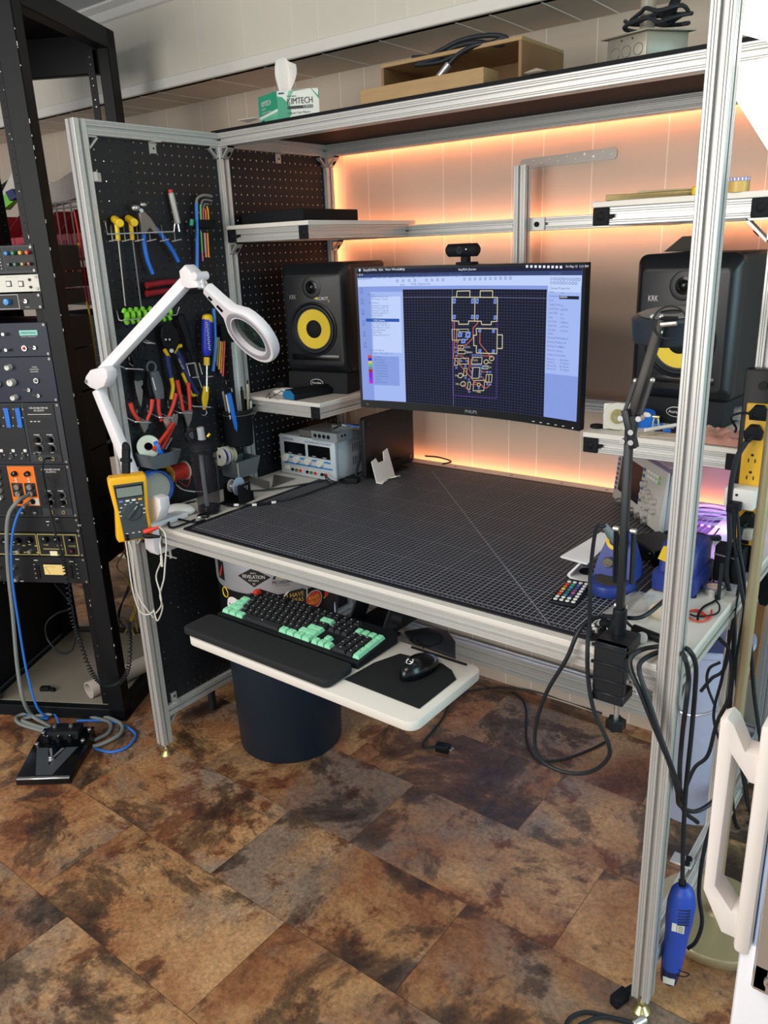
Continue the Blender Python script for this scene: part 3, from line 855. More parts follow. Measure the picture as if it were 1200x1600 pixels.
mb = MB(); mb.bx((a[0] - .004, YP - .004, a[1] - .004), (b[0] + .004, YP, b[1] + .004), BLK, .001, 1); mb.bx((a[0], YP - .0046, a[1]), (b[0], YP - .004, b[1]), mat('warm meter face', '#d8bd78', .4, emit=.3))
mb.tube([(a[0] + .02, YP - .005, a[1] + .002), (a[0] + .006, YP - .005, b[1] - .008)], .0005, BPRINT, 4)
mb.tube([(a[0] + .005 + i * .006, YP - .005, b[1] - .010 + .004 * sin(i * pi / 6)) for i in range(7)], .0004, BPRINT, 4)
part('needle_meter', mb, u10, local=True)
def f(mb):
    for (u, v) in ((27, 874), (56, 875.5), (111.5, 877.5), (34, 908)):
        x, z = at(u, v); mb.bx((x - .007, YP - .0005, z - .001), (x + .007, YP, z + .0015), WRITE)
    for i in range(4):
        for u in (53, 119):
            x, z = at(u + i * 1.3, 882 + i * 7); mb.bx((x - .002, YP - .0005, z - .001), (x + .002, YP, z + .001), WRITE)
    for u in (60, 111): 
        x, z = at(u, 893); mb.bx((x - .006, YP - .003, z - .025), (x + .006, YP, z + .022), BLKG, .001, 1)
deco(u10, f)
for u, v in ((23, 885.5), (27, 904), (-2, 885), (-1, 905)):
    x, z = at(u, v); knob(u10, x, z, .0072, STEEL, .016, YP); mb = MB(); ticks(mb, x + .004, z, .016, 9); part('dial_marks', mb, u10, local=True)

# cables on the rack
def cable(name, label, pts, r, m=RUBBER, cat='cable', group=None, sub=6, n=8, more=None):
    mb = MB(); mb.tube(pts, r, m, n, sub)
    if more: more(mb)
    return solo(name, mb, label, cat, group)
def rk(u, v, off): return RMAT @ RK(u, v, off)
GCAB = mat('grey cable jacket', '#848a86', .5); BCAB = mat('blue cable jacket', '#2f78d8', .5)
def plug(mb):
    p, q = rk(43, 774, -.02), rk(27, 784, -.06); mb.tube([p, q], .0062, BLKG, 10); mb.tube([q, rk(21, 793, -.065)], .005, WHITE, 10)
cable('grey_cable', 'thick grey cable hanging from the orange module to the floor pedal', [rk(43, 774, -.02), rk(27, 784, -.06), rk(12, 812, -.07), rk(12, 880, -.065), rk(20, 960, -.06), rk(27, 1040, -.055), rk(36, 1092, -.06), PZ(50, 1118, .02), PZ(72, 1132, .008), PZ(92, 1145, .012), PZ(104, 1157, .03)], .0065, GCAB, more=plug)
def plug(mb):
    p, q = rk(46, 785, -.018), rk(36, 792, -.05); mb.tube([p, q], .006, STEEL, 10)
cable('blue_cable', 'thin bright blue cable looping from the orange module down to the pedal', [rk(46, 785, -.018), rk(30, 800, -.055), rk(19, 840, -.07), rk(19, 900, -.068), rk(30, 980, -.06), rk(42, 1050, -.055), rk(58, 1105, -.06), PZ(75, 1122, .012), PZ(50, 1120, .006), PZ(42, 1113, .008), PZ(66, 1108, .012), PZ(85, 1116, .012), PZ(93, 1135, .015), PZ(90, 1150, .035)], .0042, BCAB, more=plug)
for i, pts in enumerate(([(92, 1146), (60, 1140), (30, 1130), (28, 1119), (60, 1112), (100, 1110), (150, 1122), (172, 1130), (168, 1146), (140, 1160)], [(100, 1147), (50, 1132), (36, 1124), (70, 1117), (130, 1112), (185, 1128), (188, 1146), (160, 1162), (145, 1166)])):
    cable('grey_cable', ['grey cable loop on the floor under the rack front edge', 'outer grey cable loop on the floor right of the pedal'][i], [PZ(u, v, .008 + .004 * i) for u, v in pts], .0065, GCAB, group=None)
cable('blue_cable', 'thin blue cable arc on the floor right of the pedal', [PZ(u, v, .006) for u, v in ((120, 1126), (160, 1126), (185, 1130), (205, 1140), (212, 1150), (200, 1166), (175, 1175), (148, 1170))], .0042, BCAB)
mb = MB()
path, _ = smooth_path([rk(97, 865, -.03), rk(104, 900, -.04), rk(112, 960, -.045), rk(124, 1000, -.05), rk(140, 1045, -.055), rk(160, 1068, -.06), rk(185, 1068, -.06), rk(200, 1045, -.06), rk(203, 1000, -.05), rk(201, 970, -.03)], 40)
coil = []
for i, p in enumerate(path):
    t = (path[min(i + 1, len(path) - 1)] - path[max(i - 1, 0)]).normalized(); s_ = t.orthogonal().normalized(); s_ = (Vector((0, 1, 0)) - t * t.y).normalized(); w_ = t.cross(s_)
    a = i * 1.25; coil.append(p + s_ * (.0068 * cos(a)) + w_ * (.0068 * sin(a)))
mb.tube(coil, .0026, RUBBER, 5)
solo('coiled_cable', mb, 'black coiled telephone style cable drooping from the rack', 'cable')
cable('patch_cable', 'thin black patch cable dangling across the card frame and tube unit', [rk(80, 716, -.02), rk(70, 718, -.05), rk(67, 735, -.05), rk(73, 770, -.03), rk(80, 805, -.025), rk(86, 832, -.03), rk(92, 850, -.03), rk(97, 866, -.03)], .0032)
cable('thin_cable', 'black cable hanging in a loop inside the open rack bottom', [rk(85, 912, .1), rk(105, 935, .12), rk(112, 950, .1), rk(90, 958, .15), rk(72, 975, .15), rk(75, 1000, .15), rk(95, 1020, .12), rk(113, 1015, .1), rk(118, 985, .1), rk(113, 945, .1)], .0032)
# paper roll in the rack base
def hollow_roll(mb, a, b, r, m, wall=.004):
    L = (Vector(b) - Vector(a)).length
    mb.lathe([(r - wall, 0), (r, 0), (r, L), (r - wall, L), (r - wall, 0)], m, a, Vector(b) - Vector(a), 24)
mb = MB(); hollow_roll(mb, (-.165, .065, .079), (.012, .33, .085), .031, mat('creased white paper', '#c9c0b4', .7, 0, .06, 20, bump=.2))
mb.V = [RMAT @ v for v in mb.V]
solo('paper_roll', mb, 'roll of white paper lying across the rack base', 'paper roll')
t = thing('light_block_cabinet', 'black cabinet on legs added to darken the lower black pegboard holes', 'cabinet', (-.18, .68, 0), 0)  # made-up dark body, keeps light from showing through the lower pegboard holes
mb = MB(); mb.bx((-.33, .25, .20), (-.025, .93, .76), mat('black case laminate', '#0d0f13', .6), .004, 1); part('case_body', mb, t)
mb = MB(); mb.bx((-.334, .246, .40), (-.021, .934, .412), DSTEEL, .001, 1); part('edge_trim', mb, t)
for x in (-.29, -.065):
    for y in (.29, .89):
        mb = MB(); mb.cyl((x, y, 0), (x, y, .201), .014, RUBBER, n=14); part('leg', mb, t)
# small black adaptor on the base board
mb = MB(); q = RMAT @ Vector((-.36, .10, .056)); mb.box(q, (.035, .02, .016), BLKM, (0, 0, .6), .003); mb.box(q + Vector((.03, .012, 0)), (.02, .014, .012), BLKM, (0, 0, .3), .002)
solo('adaptor', mb, 'small black adaptor lying on the rack base board', 'adaptor')

# effects pedal on the floor
PC = (Vector((-.221, -.359, 0)) + Vector((-.084, -.25, 0)) + Vector((-.266, -.073, 0)) + Vector((-.416, -.175, 0))) / 4
PCx = Vector((-.247, -.214, 0))
ang = math.atan2(.109, .137)
pd = thing('effects_pedal', 'black metal effects pedal on the floor in front of the rack', 'pedal', (PCx.x, PCx.y, 0), ang - .02)
w, l = .172, .235
mb = MB(); mb.prism([(-l / 2, 0), (l / 2, 0), (l / 2, .052), (.02, .046), (-l / 2 + .01, .024), (-l / 2, .018)], (w, 0, 0), BLKG, .002, 2, o=(-w / 2, 0, 0.002), ux=(0, 1, 0), uy=(0, 0, 1)); part('case', mb, pd, local=True)
mb = MB(); mb.prism([(.05, .044), (l / 2 - .004, .050), (l / 2 - .004, .075), (.065, .072)], (w * .62, 0, 0), BLKM, .003, 2, o=(-w * .31, 0, 0), ux=(0, 1, 0), uy=(0, 0, 1)); part('control_deck', mb, pd, local=True)
sl = (.046 - .024) / (.02 + l / 2 - .01)
def top(x, y): return (x, y, .0484 + (y - .02) * sl if y < .02 else .0485 + (y - .02) * .058)
mb = MB()
VM = mat('grey emblem', '#41454a', .35)
for pts in ([(-.068, .012), (-.03, .012), (0, -.065), (.03, .012), (.068, .012), (.026, -.104), (-.026, -.104)],):
    mb.prism([Vector(top(x, y)) for x, y in pts], (0, 0, .0006), VM)
part('emblem', mb, pd, 'grey V shaped emblem', local=True)
mb = MB()
for x0, x1 in ((-.026, -.018), (.018, .026)):
    s_ = -1 if x0 < 0 else 1
    mb.prism([Vector(top(s_ * .026, .008)) + Vector((0, 0, .001)), Vector(top(s_ * .016, .008)) + Vector((0, 0, .001)), Vector(top(0.0, -.03)) + Vector((0, 0, .001)), Vector(top(s_ * .004, -.036)) + Vector((0, 0, .001))], (0, 0, .0006), STEEL)
part('logo', mb, pd, local=True)
mb = MB(); c = Vector(top(0, -.042)); mb.cyl(c, c + Vector((0, 0, .014)), .007, STEEL, n=14, ch=.002); mb.cyl(c, c + Vector((0, 0, .005)), .010, STEEL, n=6); part('foot_switch', mb, pd, local=True)
for x in (-.045, -.008, .03):
    mb = MB(); c = Vector((x, .044, .05)); mb.cyl(c, c + Vector((0, 0, .018)), .0085, BLK, r1=.007, n=14); mb.bx((x - .001, .044, .068), (x + .001, .051, .0685), WRITE); part('knob', mb, pd, local=True)
for x in (-.035, .02):
    mb = MB(); c = Vector((x, .09, .074)); mb.cyl(c, c + Vector((0, 0, .009)), .0065, STEEL, n=12); part('knob', mb, pd, 'chrome knob', local=True)
for x, y in ((-.076, .09), (.076, .1), (-.074, .03), (.074, .042)):
    mb = MB(); c = Vector(top(x, y)); mb.cyl(c, c + Vector((0, 0, .006)), .007, STEEL, n=12, ch=.001); part('cap_screw', mb, pd, local=True)
mb = MB(); mb.bx((-w / 2 + .002, -l / 2 - .001, .0195), (w / 2 - .002, -l / 2 + .012, .0255), STEEL, .002, 1)
part('edge_trim', mb, pd, local=True)

# ------------------------------------------------------------ clutter between rack and bench
VENT = mat('vented amp metal', '#17171a', .5, .1, .1, 30)
def vent_box(lab, c, size, rz, n):
    t = thing('power_amplifier', lab, 'amplifier', (c[0], c[1], c[2]), rz, 'black vented amplifiers behind the rack')
    mb = MB(); mb.bx((-size[0] / 2, -size[1] / 2, 0), (size[0] / 2, size[1] / 2, size[2]), VENT, .003, 1); part('case', mb, t, local=True)
    mb = MB()
    for i in range(n):
        z = size[2] * (.12 + .78 * i / max(1, n - 1))
        mb.bx((-size[0] * .42, -size[1] / 2 - .0015, z - .004), (size[0] * .42, -size[1] / 2, z + .002), BLKG)
    part('vents', mb, t, local=True)
    return t
# a steel shelf unit beyond the rack
su = thing('wire_shelf', 'grey wire shelf unit beyond the rack holding red bins', 'shelf unit', (-1.3, .76, 0), 0)
WIRE = mat('grey coated wire', '#8d8a86', .4, .4)
mb = MB()
for x in (-1.76, -.84):
    for y in (.60, .92): mb.cyl((x, y, 0), (x, y, 1.80), .012, BLKM, n=10)
part('shelf_posts', mb, su, stuff=True)
for z in (.5, .78, 1.02, 1.40, 1.57):
    mb = MB(); mb.bx((-1.76, .60, z - .012), (-.84, .92, z), VENT); part('shelf_board', mb, su)
mb = MB()
for z in (1.46, 1.755, 1.775): mb.tube([(-1.30, .585, z), (-.835, .585, z), (-.835, .92, z)], .0035, WIRE, 6)
for i in range(10): mb.tube([(-1.30 + i * .05, .585, 1.44), (-1.30 + i * .05, .585, 1.78)], .003, WIRE, 6)
for i in range(6): mb.tube([(-.835, .585 + i * .06, 1.44), (-.835, .585 + i * .06, 1.78)], .003, WIRE, 6)
part('wire_side', mb, su, 'grey wire side guard')
def red_bin(lab, x, y, z, w=.105, d=.15, h=.075):
    t = thing('parts_bin', lab, 'bin', (x, y, z), 0, 'red parts bins on the shelf behind the rack')
    mb = MB()
    prof = [(-d / 2, 0), (d / 2, 0), (d / 2, h), (0, h), (-d / 2 + .02, h * .45), (-d / 2, h * .45)]
    for xx in (-w / 2, w / 2 - .003): mb.prism(prof, (.003, 0, 0), DRED, o=(xx, 0, 0), ux=(0, 1, 0), uy=(0, 0, 1))
    mb.bx((-w / 2, d / 2 - .003, 0), (w / 2, d / 2, h), DRED); mb.bx((-w / 2, -d / 2, 0), (w / 2, d / 2, .003), DRED)
    part('bin_body', mb, t, local=True)
    mb = MB(); mb.bx((-w / 2, -d / 2 - .004, .0), (w / 2, -d / 2, h * .48), mat('red bin lip', '#b03038', .45), .001, 1); mb.bx((-w / 4, -d / 2 - .006, .008), (w / 4, -d / 2 - .004, h * .36), DRED); part('bin_lip', mb, t, local=True)
for i in range(6):
    x = -1.66 + i * .145
    red_bin(['red parts bin at the far left end of upper shelf', 'red parts bin second from the far left on upper shelf', 'red parts bin left of the rack upright on upper shelf', 'red parts bin hidden partly by the rack upright', 'red parts bin behind the wire guard on upper shelf', 'red parts bin closest to the bench on upper shelf'][i], x, .73, 1.57, .14, .24, .19)
for i in range(4):
    red_bin(['lower red bin left seen through the rack gap', 'lower red bin beside the rack upright', 'lower red bin behind the wire guard', 'lower red bin nearest the white post'][i], -1.60 + i * .215, .73, 1.40, .20, .22, .13)
vent_box('upper black vented amplifier between rack and bench', (-1.10, .74, 1.02), (.46, .26, .33), 0, 9)
vent_box('middle black vented amplifier between rack and bench', (-1.10, .74, .785), (.46, .26, .21), 0, 7)
# papers and packets on top of the bins
PAPER = mat('loose paper', '#d8d2c8', .7, 0, .05, 20)
mb = MB()
mb.prism([PY(66, 325, .66), PY(70, 290, .66), PY(90, 282, .66), PY(112, 268, .66), PY(120, 300, .66), PY(118, 310, .66)], (0, .05, 0), mat('clear plastic film', '#b9aca2', .25, 0, .2, 60, bump=.6, alpha=.75), .002, 1)
solo('plastic_bag', mb, 'crumpled clear plastic bag on the shelf behind the rack', 'bag')
mb = MB(); mb.prism([PY(68, 300, .69), PY(72, 283, .69), PY(95, 292, .69), PY(96, 305, .69), PY(72, 318, .69)], (0, .01, 0), PAPER)
solo('paper_packet', mb, 'white paper packet propped on the shelf behind the rack', 'paper')
mb = MB(); mb.prism([PY(-6, 320, .66), PY(22, 262, .66), PY(28, 268, .66), PY(33, 300, .66), PY(10, 328, .66)], (0, .02, 0), PAPER); 
solo('cardboard_sleeve', mb, 'pale cardboard sleeve leaning at far left behind the rack', 'cardboard')
mb = MB(); mb.prism([PY(-4, 318, .64), PY(10, 300, .64), PY(20, 315, .64), PY(4, 328, .64)], (0, .02, 0), GRN)
solo('green_packet', mb, 'lime green packet lying at far left behind the rack', 'packet')
mb = MB(); mb.prism([PY(8, 300, .63), PY(18, 295, .63), PY(26, 308, .63), PY(15, 314, .63)], (0, .02, 0), NAVY)
solo('blue_packet', mb, 'small dark blue packet at far left behind the rack', 'packet')
mb = MB(); mb.prism([PY(0, 290, .68), PY(14, 280, .68), PY(16, 286, .68), PY(2, 303, .68)], (0, .02, 0), BLKM)
solo('black_packet', mb, 'black packet sticking up at far left behind the rack', 'packet')
# headset and cable tangle between rack and bench
mb = MB()
c0 = PY(170, 690, .52)
mb.lathe([(.012, -.03), (.05, -.028), (.062, -.01), (.062, .012), (.05, .028), (.012, .03)], BLKM, c0, (.9, -.5, .1), 28)
mb.lathe([(.03, .030), (.05, .032), (.03, .034)], mat('dark green cushion', '#1d4a3a', .7), c0, (.9, -.5, .1), 24)
solo('cable_reel', mb, 'dark cable reel standing beyond the white lamp arm', 'reel')
CARD = mat('brown cardboard', '#7d6046', .8, 0, .08, 20)
def carton(lab, a, b, rz=0):
    lo, hi = Vector(a), Vector(b); c = (lo + hi) / 2
    t = thing('cardboard_box', lab, 'box', (c.x, c.y, lo.z), rz, 'cardboard boxes between rack and bench')
    q = (hi - lo) / 2
    mb = MB(); mb.bx((-q.x, -q.y, 0), (q.x, q.y, q.z * 2), CARD, .002, 1); part('carton', mb, t, local=True)
    mb = MB(); mb.bx((-q.x, -.02, q.z * 2), (q.x, .02, q.z * 2 + .0006), mat('packing tape', '#a58a62', .3)); part('packing_tape', mb, t, local=True)
carton('brown cardboard box on the floor between rack and bench', (-.74, .60, 0), (-.36, .92, .30))
carton('brown cardboard box stacked on the lower box between rack and bench', (-.70, .64, .30), (-.40, .90, .62), .0)
mb = MB(); mb.prism([PY(178, 835, .50), PY(205, 832, .50), PY(214, 858, .50), PY(186, 866, .50)], (0, .05, 0), RED); solo('red_pouch', mb, 'red pouch among the cables between rack and bench', 'pouch')
rnd = random.Random(5)
for i in range(9):
    pts = []
    u = 175 + rnd.random() * 50
    for k in range(7):
        pts.append(PY(u + rnd.uniform(-16, 16) + k * 3, 790 + k * 40 + rnd.uniform(-14, 14), .45 + rnd.uniform(-.03, .03)))
    pts.append(Vector((pts[-1].x + rnd.uniform(-.06, .06), pts[-1].y - .02, .012)))
    cable('black_cable', 'thin black cable in the tangle between rack and bench', pts, .0035, RUBBER if i % 4 else mat('dull yellow cable', '#a08a3a', .5), group='tangled cables between rack and bench')
cable('yellow_cable', 'thin yellow cable hanging beside the front left post', [PY(123, 380, .30), PY(119, 410, .30), PY(128, 450, .3), PY(140, 490, .3), PY(147, 540, .3), PY(152, 600, .3), PY(160, 680, .3)], .003, YEL)
cable('red_cable', 'thin red cable hanging beside the front left post', [PY(116, 330, .32), PY(122, 360, .32), PY(128, 400, .32), PY(136, 460, .32), PY(147, 550, .32), PY(150, 620, .32)], .003, RED)

# ---------------------------------------------------------------- things hanging on the pegboard
def T(u, v, x=0.050): return PX(u, v, x)
HK = mat('wire hook', '#cfd2d0', .25, .6)
def hook(lab, u0, u1, v, x1=.075, up=8):
    """U shaped wire hook: two prongs into the board, bar across the front"""
    a = T(u0, v, x1); b = T(u1, v + (u1 - u0) * .05, x1)
    a0 = Vector((.0215, a.y, a.z + .012)); b0 = Vector((.0215, b.y, b.z + .012))
    mb = MB(); mb.tube([a0 + Vector((0, 0, .02)), a0, a + Vector((-.008, 0, 0)), a, b, b + Vector((-.008, 0, 0)), b0, b0 + Vector((0, 0, .02))], .0019, HK, 6, 3)
    return solo('pegboard_hook', mb, lab, 'hook', 'wire hooks on the pegboard')
def bar(mb, pts, m, ra, rb=None, n=10, sub=5):
    rr = None
    if rb: rr = [ra + (rb - ra) * i / (len(pts) - 1) for i in range(len(pts))]
    mb.tube(pts, ra, m, n, sub, radii=rr)
# wire rack for T-handles
mb = MB()
for z in (0,):
    mb.tube([T(165, 345, .022), T(165, 349, .085), T(168, 366, .085), T(272, 362, .085), T(273, 350, .085), T(272, 345, .022)], .0018, HK, 6)
for u in (173, 193, 213, 232, 252, 271):
    mb.tube([T(u, 352, .022), T(u + 3, 377, .085)], .0016, HK, 6)
    mb.tube([T(u - 2, 377, .085), T(u + 12, 374, .085)], .0016, HK, 6)
solo('tool_rack', mb, 'wire tool rack with short prongs near the top of the pegboard', 'rack')
for (u, v, ve, nm, hd) in ((182, 348, 478, 'yellow T-handle hex key, left one of the pair in wire rack', -1), (204, 347, 482, 'yellow T-handle hex key, right one of the pair in wire rack', 1)):
    t = thing('hex_key', nm, 'hex key', T(u, v, .06), 0, 'yellow T-handle hex keys')
    mb = MB(); c = T(u, v, .06); mb.cyl(c + Vector((.034, -.012, -.003)), c + Vector((-.03, .016, .010)), .0105, YEL, n=14, ch=.002)
    mb.cyl(c, T(u + 3, v + 28, .055), .0062, YEL, n=12); part('handle', mb, t)
    mb = MB(); mb.cyl(T(u + 3, v + 26, .055), T(u + (14 if hd < 0 else 17), ve, .045), .0022, DSTEEL, n=6); part('shaft', mb, t)
# end cutting pincers
t = thing('pincers', 'end cutting pincers with long blue grips hanging spread open', 'pincers', T(228, 340), 0)
mb = MB()
mb.prism([T(*p) for p in ((215, 333), (222, 330), (232, 340), (246, 362), (240, 366), (231, 356), (225, 366), (218, 365), (217, 350))], (.010, 0, 0), DSTEEL, .0015)
mb.sph(T(212, 325, .055), .011, STEEL, (1, 1.2, .75)); mb.sph(T(224, 320, .055), .009, STEEL, (1, 1.2, .7)); mb.cyl(T(221, 329, .055), T(221, 329, .068), .0055, STEEL, n=12)
part('head', mb, t)
for pts in ([(224, 363), (226, 385), (231, 408), (239, 428)], [(243, 357), (256, 372), (270, 392), (279, 409)]):
    mb = MB(); bar(mb, [T(*p) for p in pts], BLUE, .0072, .0055); part('grip', mb, t)
# silver tube tool
t = thing('deburring_tool', 'slim silver tube tool with red cap above the pincers', 'tool', T(272, 325), 0)
mb = MB(); mb.cyl(T(267, 301, .04), T(278, 350, .04), .0085, mat('satin silver', '#b9b7b0', .4, .4), n=14, ch=.002); mb.cyl(T(278, 350, .04), T(280, 362, .04), .003, STEEL, n=8); part('body', mb, t)
mb = MB(); mb.cyl(T(266, 296, .04), T(267, 301.5, .04), .0065, RED, n=12); part('cap', mb, t, 'red cap')
# two sets of hex keys in holders
def hexset(lab, keys, holder, group='folding hex key sets'):
    t = thing('hex_key_set', lab, 'hex keys', T(*holder[0], .03), 0, group)
    mb = MB()
    lo, hi = T(*holder[0], .024), T(*holder[1], .024)
    mb.bx((.0215, min(lo.y, hi.y), min(lo.z, hi.z)), (.058, max(lo.y, hi.y), max(lo.z, hi.z)), BLKM, .002, 1); part('holder', mb, t)
    for pts, c, r in keys:
        mb = MB(); bar(mb, [T(u, v, .045) for u, v in pts], mat('hex key ' + c, c, .35), r, None, 8, 3); part('hex_key', mb, t)
    return t
hexset('upper set of coloured L shaped hex keys with big blue key', [([(307, 320), (308, 311), (314, 306), (322, 305), (331, 307)], '#85847f', .0042),
    ([(308, 420), (308, 370), (307, 318)], '#2f78d8', .0052), ([(314, 322), (316, 314), (322, 312), (331, 314)], '#85847f', .003), ([(314, 347), (313, 320)], '#7fd23a', .003), ([(318, 347), (317, 326)], '#d94a8c', .0027), ([(317, 326), (320, 319), (326, 319)], '#85847f', .0024),
    ([(322, 347), (321, 330), (319, 326)], '#f07a1f', .0027), ([(326, 348), (325, 330), (323, 322)], '#e8a01e', .0027), ([(316, 394), (314, 362)], '#5fc43a', .0026), ([(317, 408), (316, 394)], '#c8509a', .0028), ([(321, 395), (319, 364)], '#b878c0', .0024), ([(322, 402), (320, 364)], '#e8a01e', .0026), ([(326, 402), (324, 364)], '#f0932b', .0028)],
    [(301, 344), (327, 357)])
mb = MB(); mb.cyl(T(300, 343, .05), T(299, 353, .05), .006, mat('teal grip', '#2aa07c', .4), n=12); mb.cyl(T(299, 353, .05), T(299, 368, .05), .0045, BLKM, n=10)
solo('screwdriver_bit', mb, 'short teal and black bit holder beside the hex keys', 'tool')
hexset('lower set of coloured hex keys left of the steel rule', [([(334, 482), (336, 530), (333, 580)], '#2f78d8', .0055), ([(339, 527), (336, 566)], '#7fe0a0', .0028), ([(342, 527), (339, 572)], '#b07a68', .0028), ([(345, 527), (342, 577)], '#e8c21e', .003), ([(348, 527), (345, 583)], '#f0832b', .003), ([(351, 528), (348, 588)], '#e0453a', .0034)],
    [(334, 508), (356, 530)])
# red folding tool
t = thing('folding_saw', 'dark red and black folding tool behind the white lamp arm', 'tool', T(255, 450), 0)
mb = MB(); bar(mb, [T(229, 446), T(262, 441), T(285, 441)], DRED, .009, .007); part('handle', mb, t, 'red handle scale')
mb = MB(); bar(mb, [T(229, 459), T(258, 455), T(288, 452)], DRED, .009, .007); part('handle', mb, t, 'red handle scale')
mb = MB(); mb.prism([T(221, 466, .04), T(255, 458, .04), (T(315, 454, .04)), T(316, 457, .04), T(256, 466, .04), T(223, 468, .04)], (.004, 0, 0), BLKM); mb.bx(T(228, 456, .038), T(284, 446, .046), BLKM); part('body', mb, t)
# lime clips on a wire rod
mb = MB(); mb.tube([T(182, 485, .022), T(186, 500, .05), T(190, 501, .06), T(276, 492, .06), T(280, 480, .06)], .0018, HK, 6); solo('wire_rod', mb, 'wire rod through the row of lime green clips', 'rod')
for i, (u, v) in enumerate(((198, 493), (207, 492), (216, 491), (226, 490), (238, 490), (248, 489), (256, 488.5), (265, 487))):
    o = T(u, v, .055); mb = MB(); R_ = .0125
    mb.lathe([(.006, -.005), (.0115, -.005), (.0125, 0), (.0115, .005), (.006, .005), (.006, -.005)], GRN, o, (.35, .94, 0), 18)
    mb.box(o + Vector((0, -.004, -.016)), (.012, .010, .018), GRN, (.5, 0, 0), .003); mb.box(o + Vector((0, -.006, .013)), (.012, .010, .014), GRN, (-.6, 0, 0), .003)
    nm = ['leftmost lime green clip of the row on the rod', 'second lime green clip from the left on the rod', 'third lime green clip from the left on the rod', 'lime green clip left of the lamp arm edge', 'lime green clip behind the white lamp arm', 'lime green clip emerging right of the lamp arm', 'second from right lime green clip on the rod', 'rightmost lime green clip on the rod'][i]
    solo('clip', mb, nm, 'clip', 'lime green clips on the rod')
# scissors
t = thing('scissors', 'black handled scissors hanging with grey blade pointing down', 'scissors', T(212, 600), 0)
mb = MB()
mb.tube([T(*p) for p in ((208, 558), (203, 545), (205, 530), (212, 535), (213, 550), (211, 562))], .0045, BLKM, 8, 4, closed=True)
mb.tube([T(*p) for p in ((215, 562), (218, 545), (222, 530), (228, 540), (227, 556), (220, 565))], .0045, BLKM, 8, 4, closed=True)
mb.prism([T(*p) for p in ((207, 560), (222, 562), (223, 582), (222, 594), (210, 594), (208, 580))], (.009, 0, 0), BLKM, .002); mb.cyl(T(216, 590, .05), T(216, 590, .064), .010, BLKM, n=16)
part('handles', mb, t)
mb = MB(); mb.prism([T(*p) for p in ((209, 594), (222, 593), (222, 601), (219, 604), (222, 610), (221, 625), (219.5, 636), (217, 632), (212, 612))], (.005, 0, 0), DSTEEL, .001); part('blade', mb, t, 'grey steel blade')
# grey cable stripper
t = thing('cable_stripper', 'grey ring ended cable stripper beside the scissors', 'stripper', T(240, 600), 0)
mb = MB(); c = T(236.5, 574, .052); mb.ring(c, (1, 0, 0), .0155, .0035, mat('grey tool plastic', '#60656a', .5), 24, 8)
mb.prism([T(*p) for p in ((231, 581), (243, 579), (248, 592), (251, 606), (252, 622), (242, 624), (237, 610))], (.016, 0, 0), mat('grey tool plastic', '#60656a', .5), .003, 2)
part('body', mb, t)
mb = MB(); mb.prism([T(230, 575, .045), T(233, 600, .045), T(240, 622, .045), T(232, 620, .045), T(227, 600, .045), T(227, 582, .045)], (.012, 0, 0), BLKM, .003); mb.prism([T(237, 590, .067), T(238.5, 590, .067), T(244, 609, .067), T(242.5, 610, .067)], (.0008, 0, 0), WRITE); part('trigger', mb, t)
# pliers with red grips
def pliers(lab, grips, head, hm=DSTEEL, name='pliers', gm=RED, r=.0068, x=.055, piv=None):
    t = thing(name, lab, 'pliers', T(*head[0], x), 0, 'red handled pliers on the pegboard')
    mb = MB(); mb.prism([T(u, v, x) for u, v in head], (.009, 0, 0), hm, .002)
    if piv: mb.cyl(T(*piv, x), T(*piv, x + .012), .005, STEEL, n=10)
    part('head', mb, t)
    for g in grips:
        mb = MB(); bar(mb, [T(u, v, x + .003) for u, v in g], gm, r, r * .72); part('grip', mb, t)
    return t
pliers('red gripped pliers hanging leftmost, handles up, above the tape roll', [[(204, 630), (208, 643), (217, 658)], [(238, 624), (236, 640), (229, 659)]], [(215, 656), (231, 656), (229, 668), (224, 676), (220, 668)])
pliers('red gripped pliers hanging second, silver jaws over the grey bin', [[(247, 623), (248, 640), (252, 658)], [(275, 615), (270, 635), (262, 654)]], [(252, 655), (262, 650), (270, 648), (276, 646), (272, 658), (262, 672), (258, 668)], STEEL)
pliers('red gripped pliers hanging right, under the navy stripper', [[(277, 594), (281, 615), (287, 645)], [(294, 598), (296, 622), (297, 643)]], [(283, 642), (299, 640), (297, 655), (292, 668), (288, 655)])
# navy and yellow wire stripper
t = thing('wire_stripper', 'wire stripper with black head and navy yellow curved grips', 'wire stripper', T(270, 545), 0)
mb = MB(); mb.prism([T(*p) for p in ((251, 512), (258, 506), (268, 507), (276, 518), (278, 535), (272, 548), (264, 552), (254, 540), (250, 525))], (.008, 0, 0), BLKM, .002); mb.tube([T(268, 512, .056), T(274, 520, .056), T(276, 538, .056)], .0015, DSTEEL, 6, 4); mb.cyl(T(268, 548, .05), T(268, 548, .062), .006, STEEL, n=12)
for u in (259, 265): mb.cyl(T(u, 530.5, .058), T(u, 530.5, .0595), .003, STEEL, n=8)
part('head', mb, t, 'black stripper head')
mb = MB(); bar(mb, [T(257, 546), T(261, 553), T(264, 558)], YEL, .006, .005); part('spring_lever', mb, t, 'yellow lever')
mb = MB(); bar(mb, [T(261, 556), T(264, 575), T(267, 590)], NAVY, .0085, .0075); part('grip', mb, t)
mb = MB(); bar(mb, [T(267, 588), T(270, 605), T(267, 624)], YEL, .007, .0055); part('grip_inlay', mb, t, 'yellow lower grip')
mb = MB(); bar(mb, [T(276, 548), T(283, 562), T(292, 585), T(302, 606), T(308, 615)], NAVY, .0085, .0075)
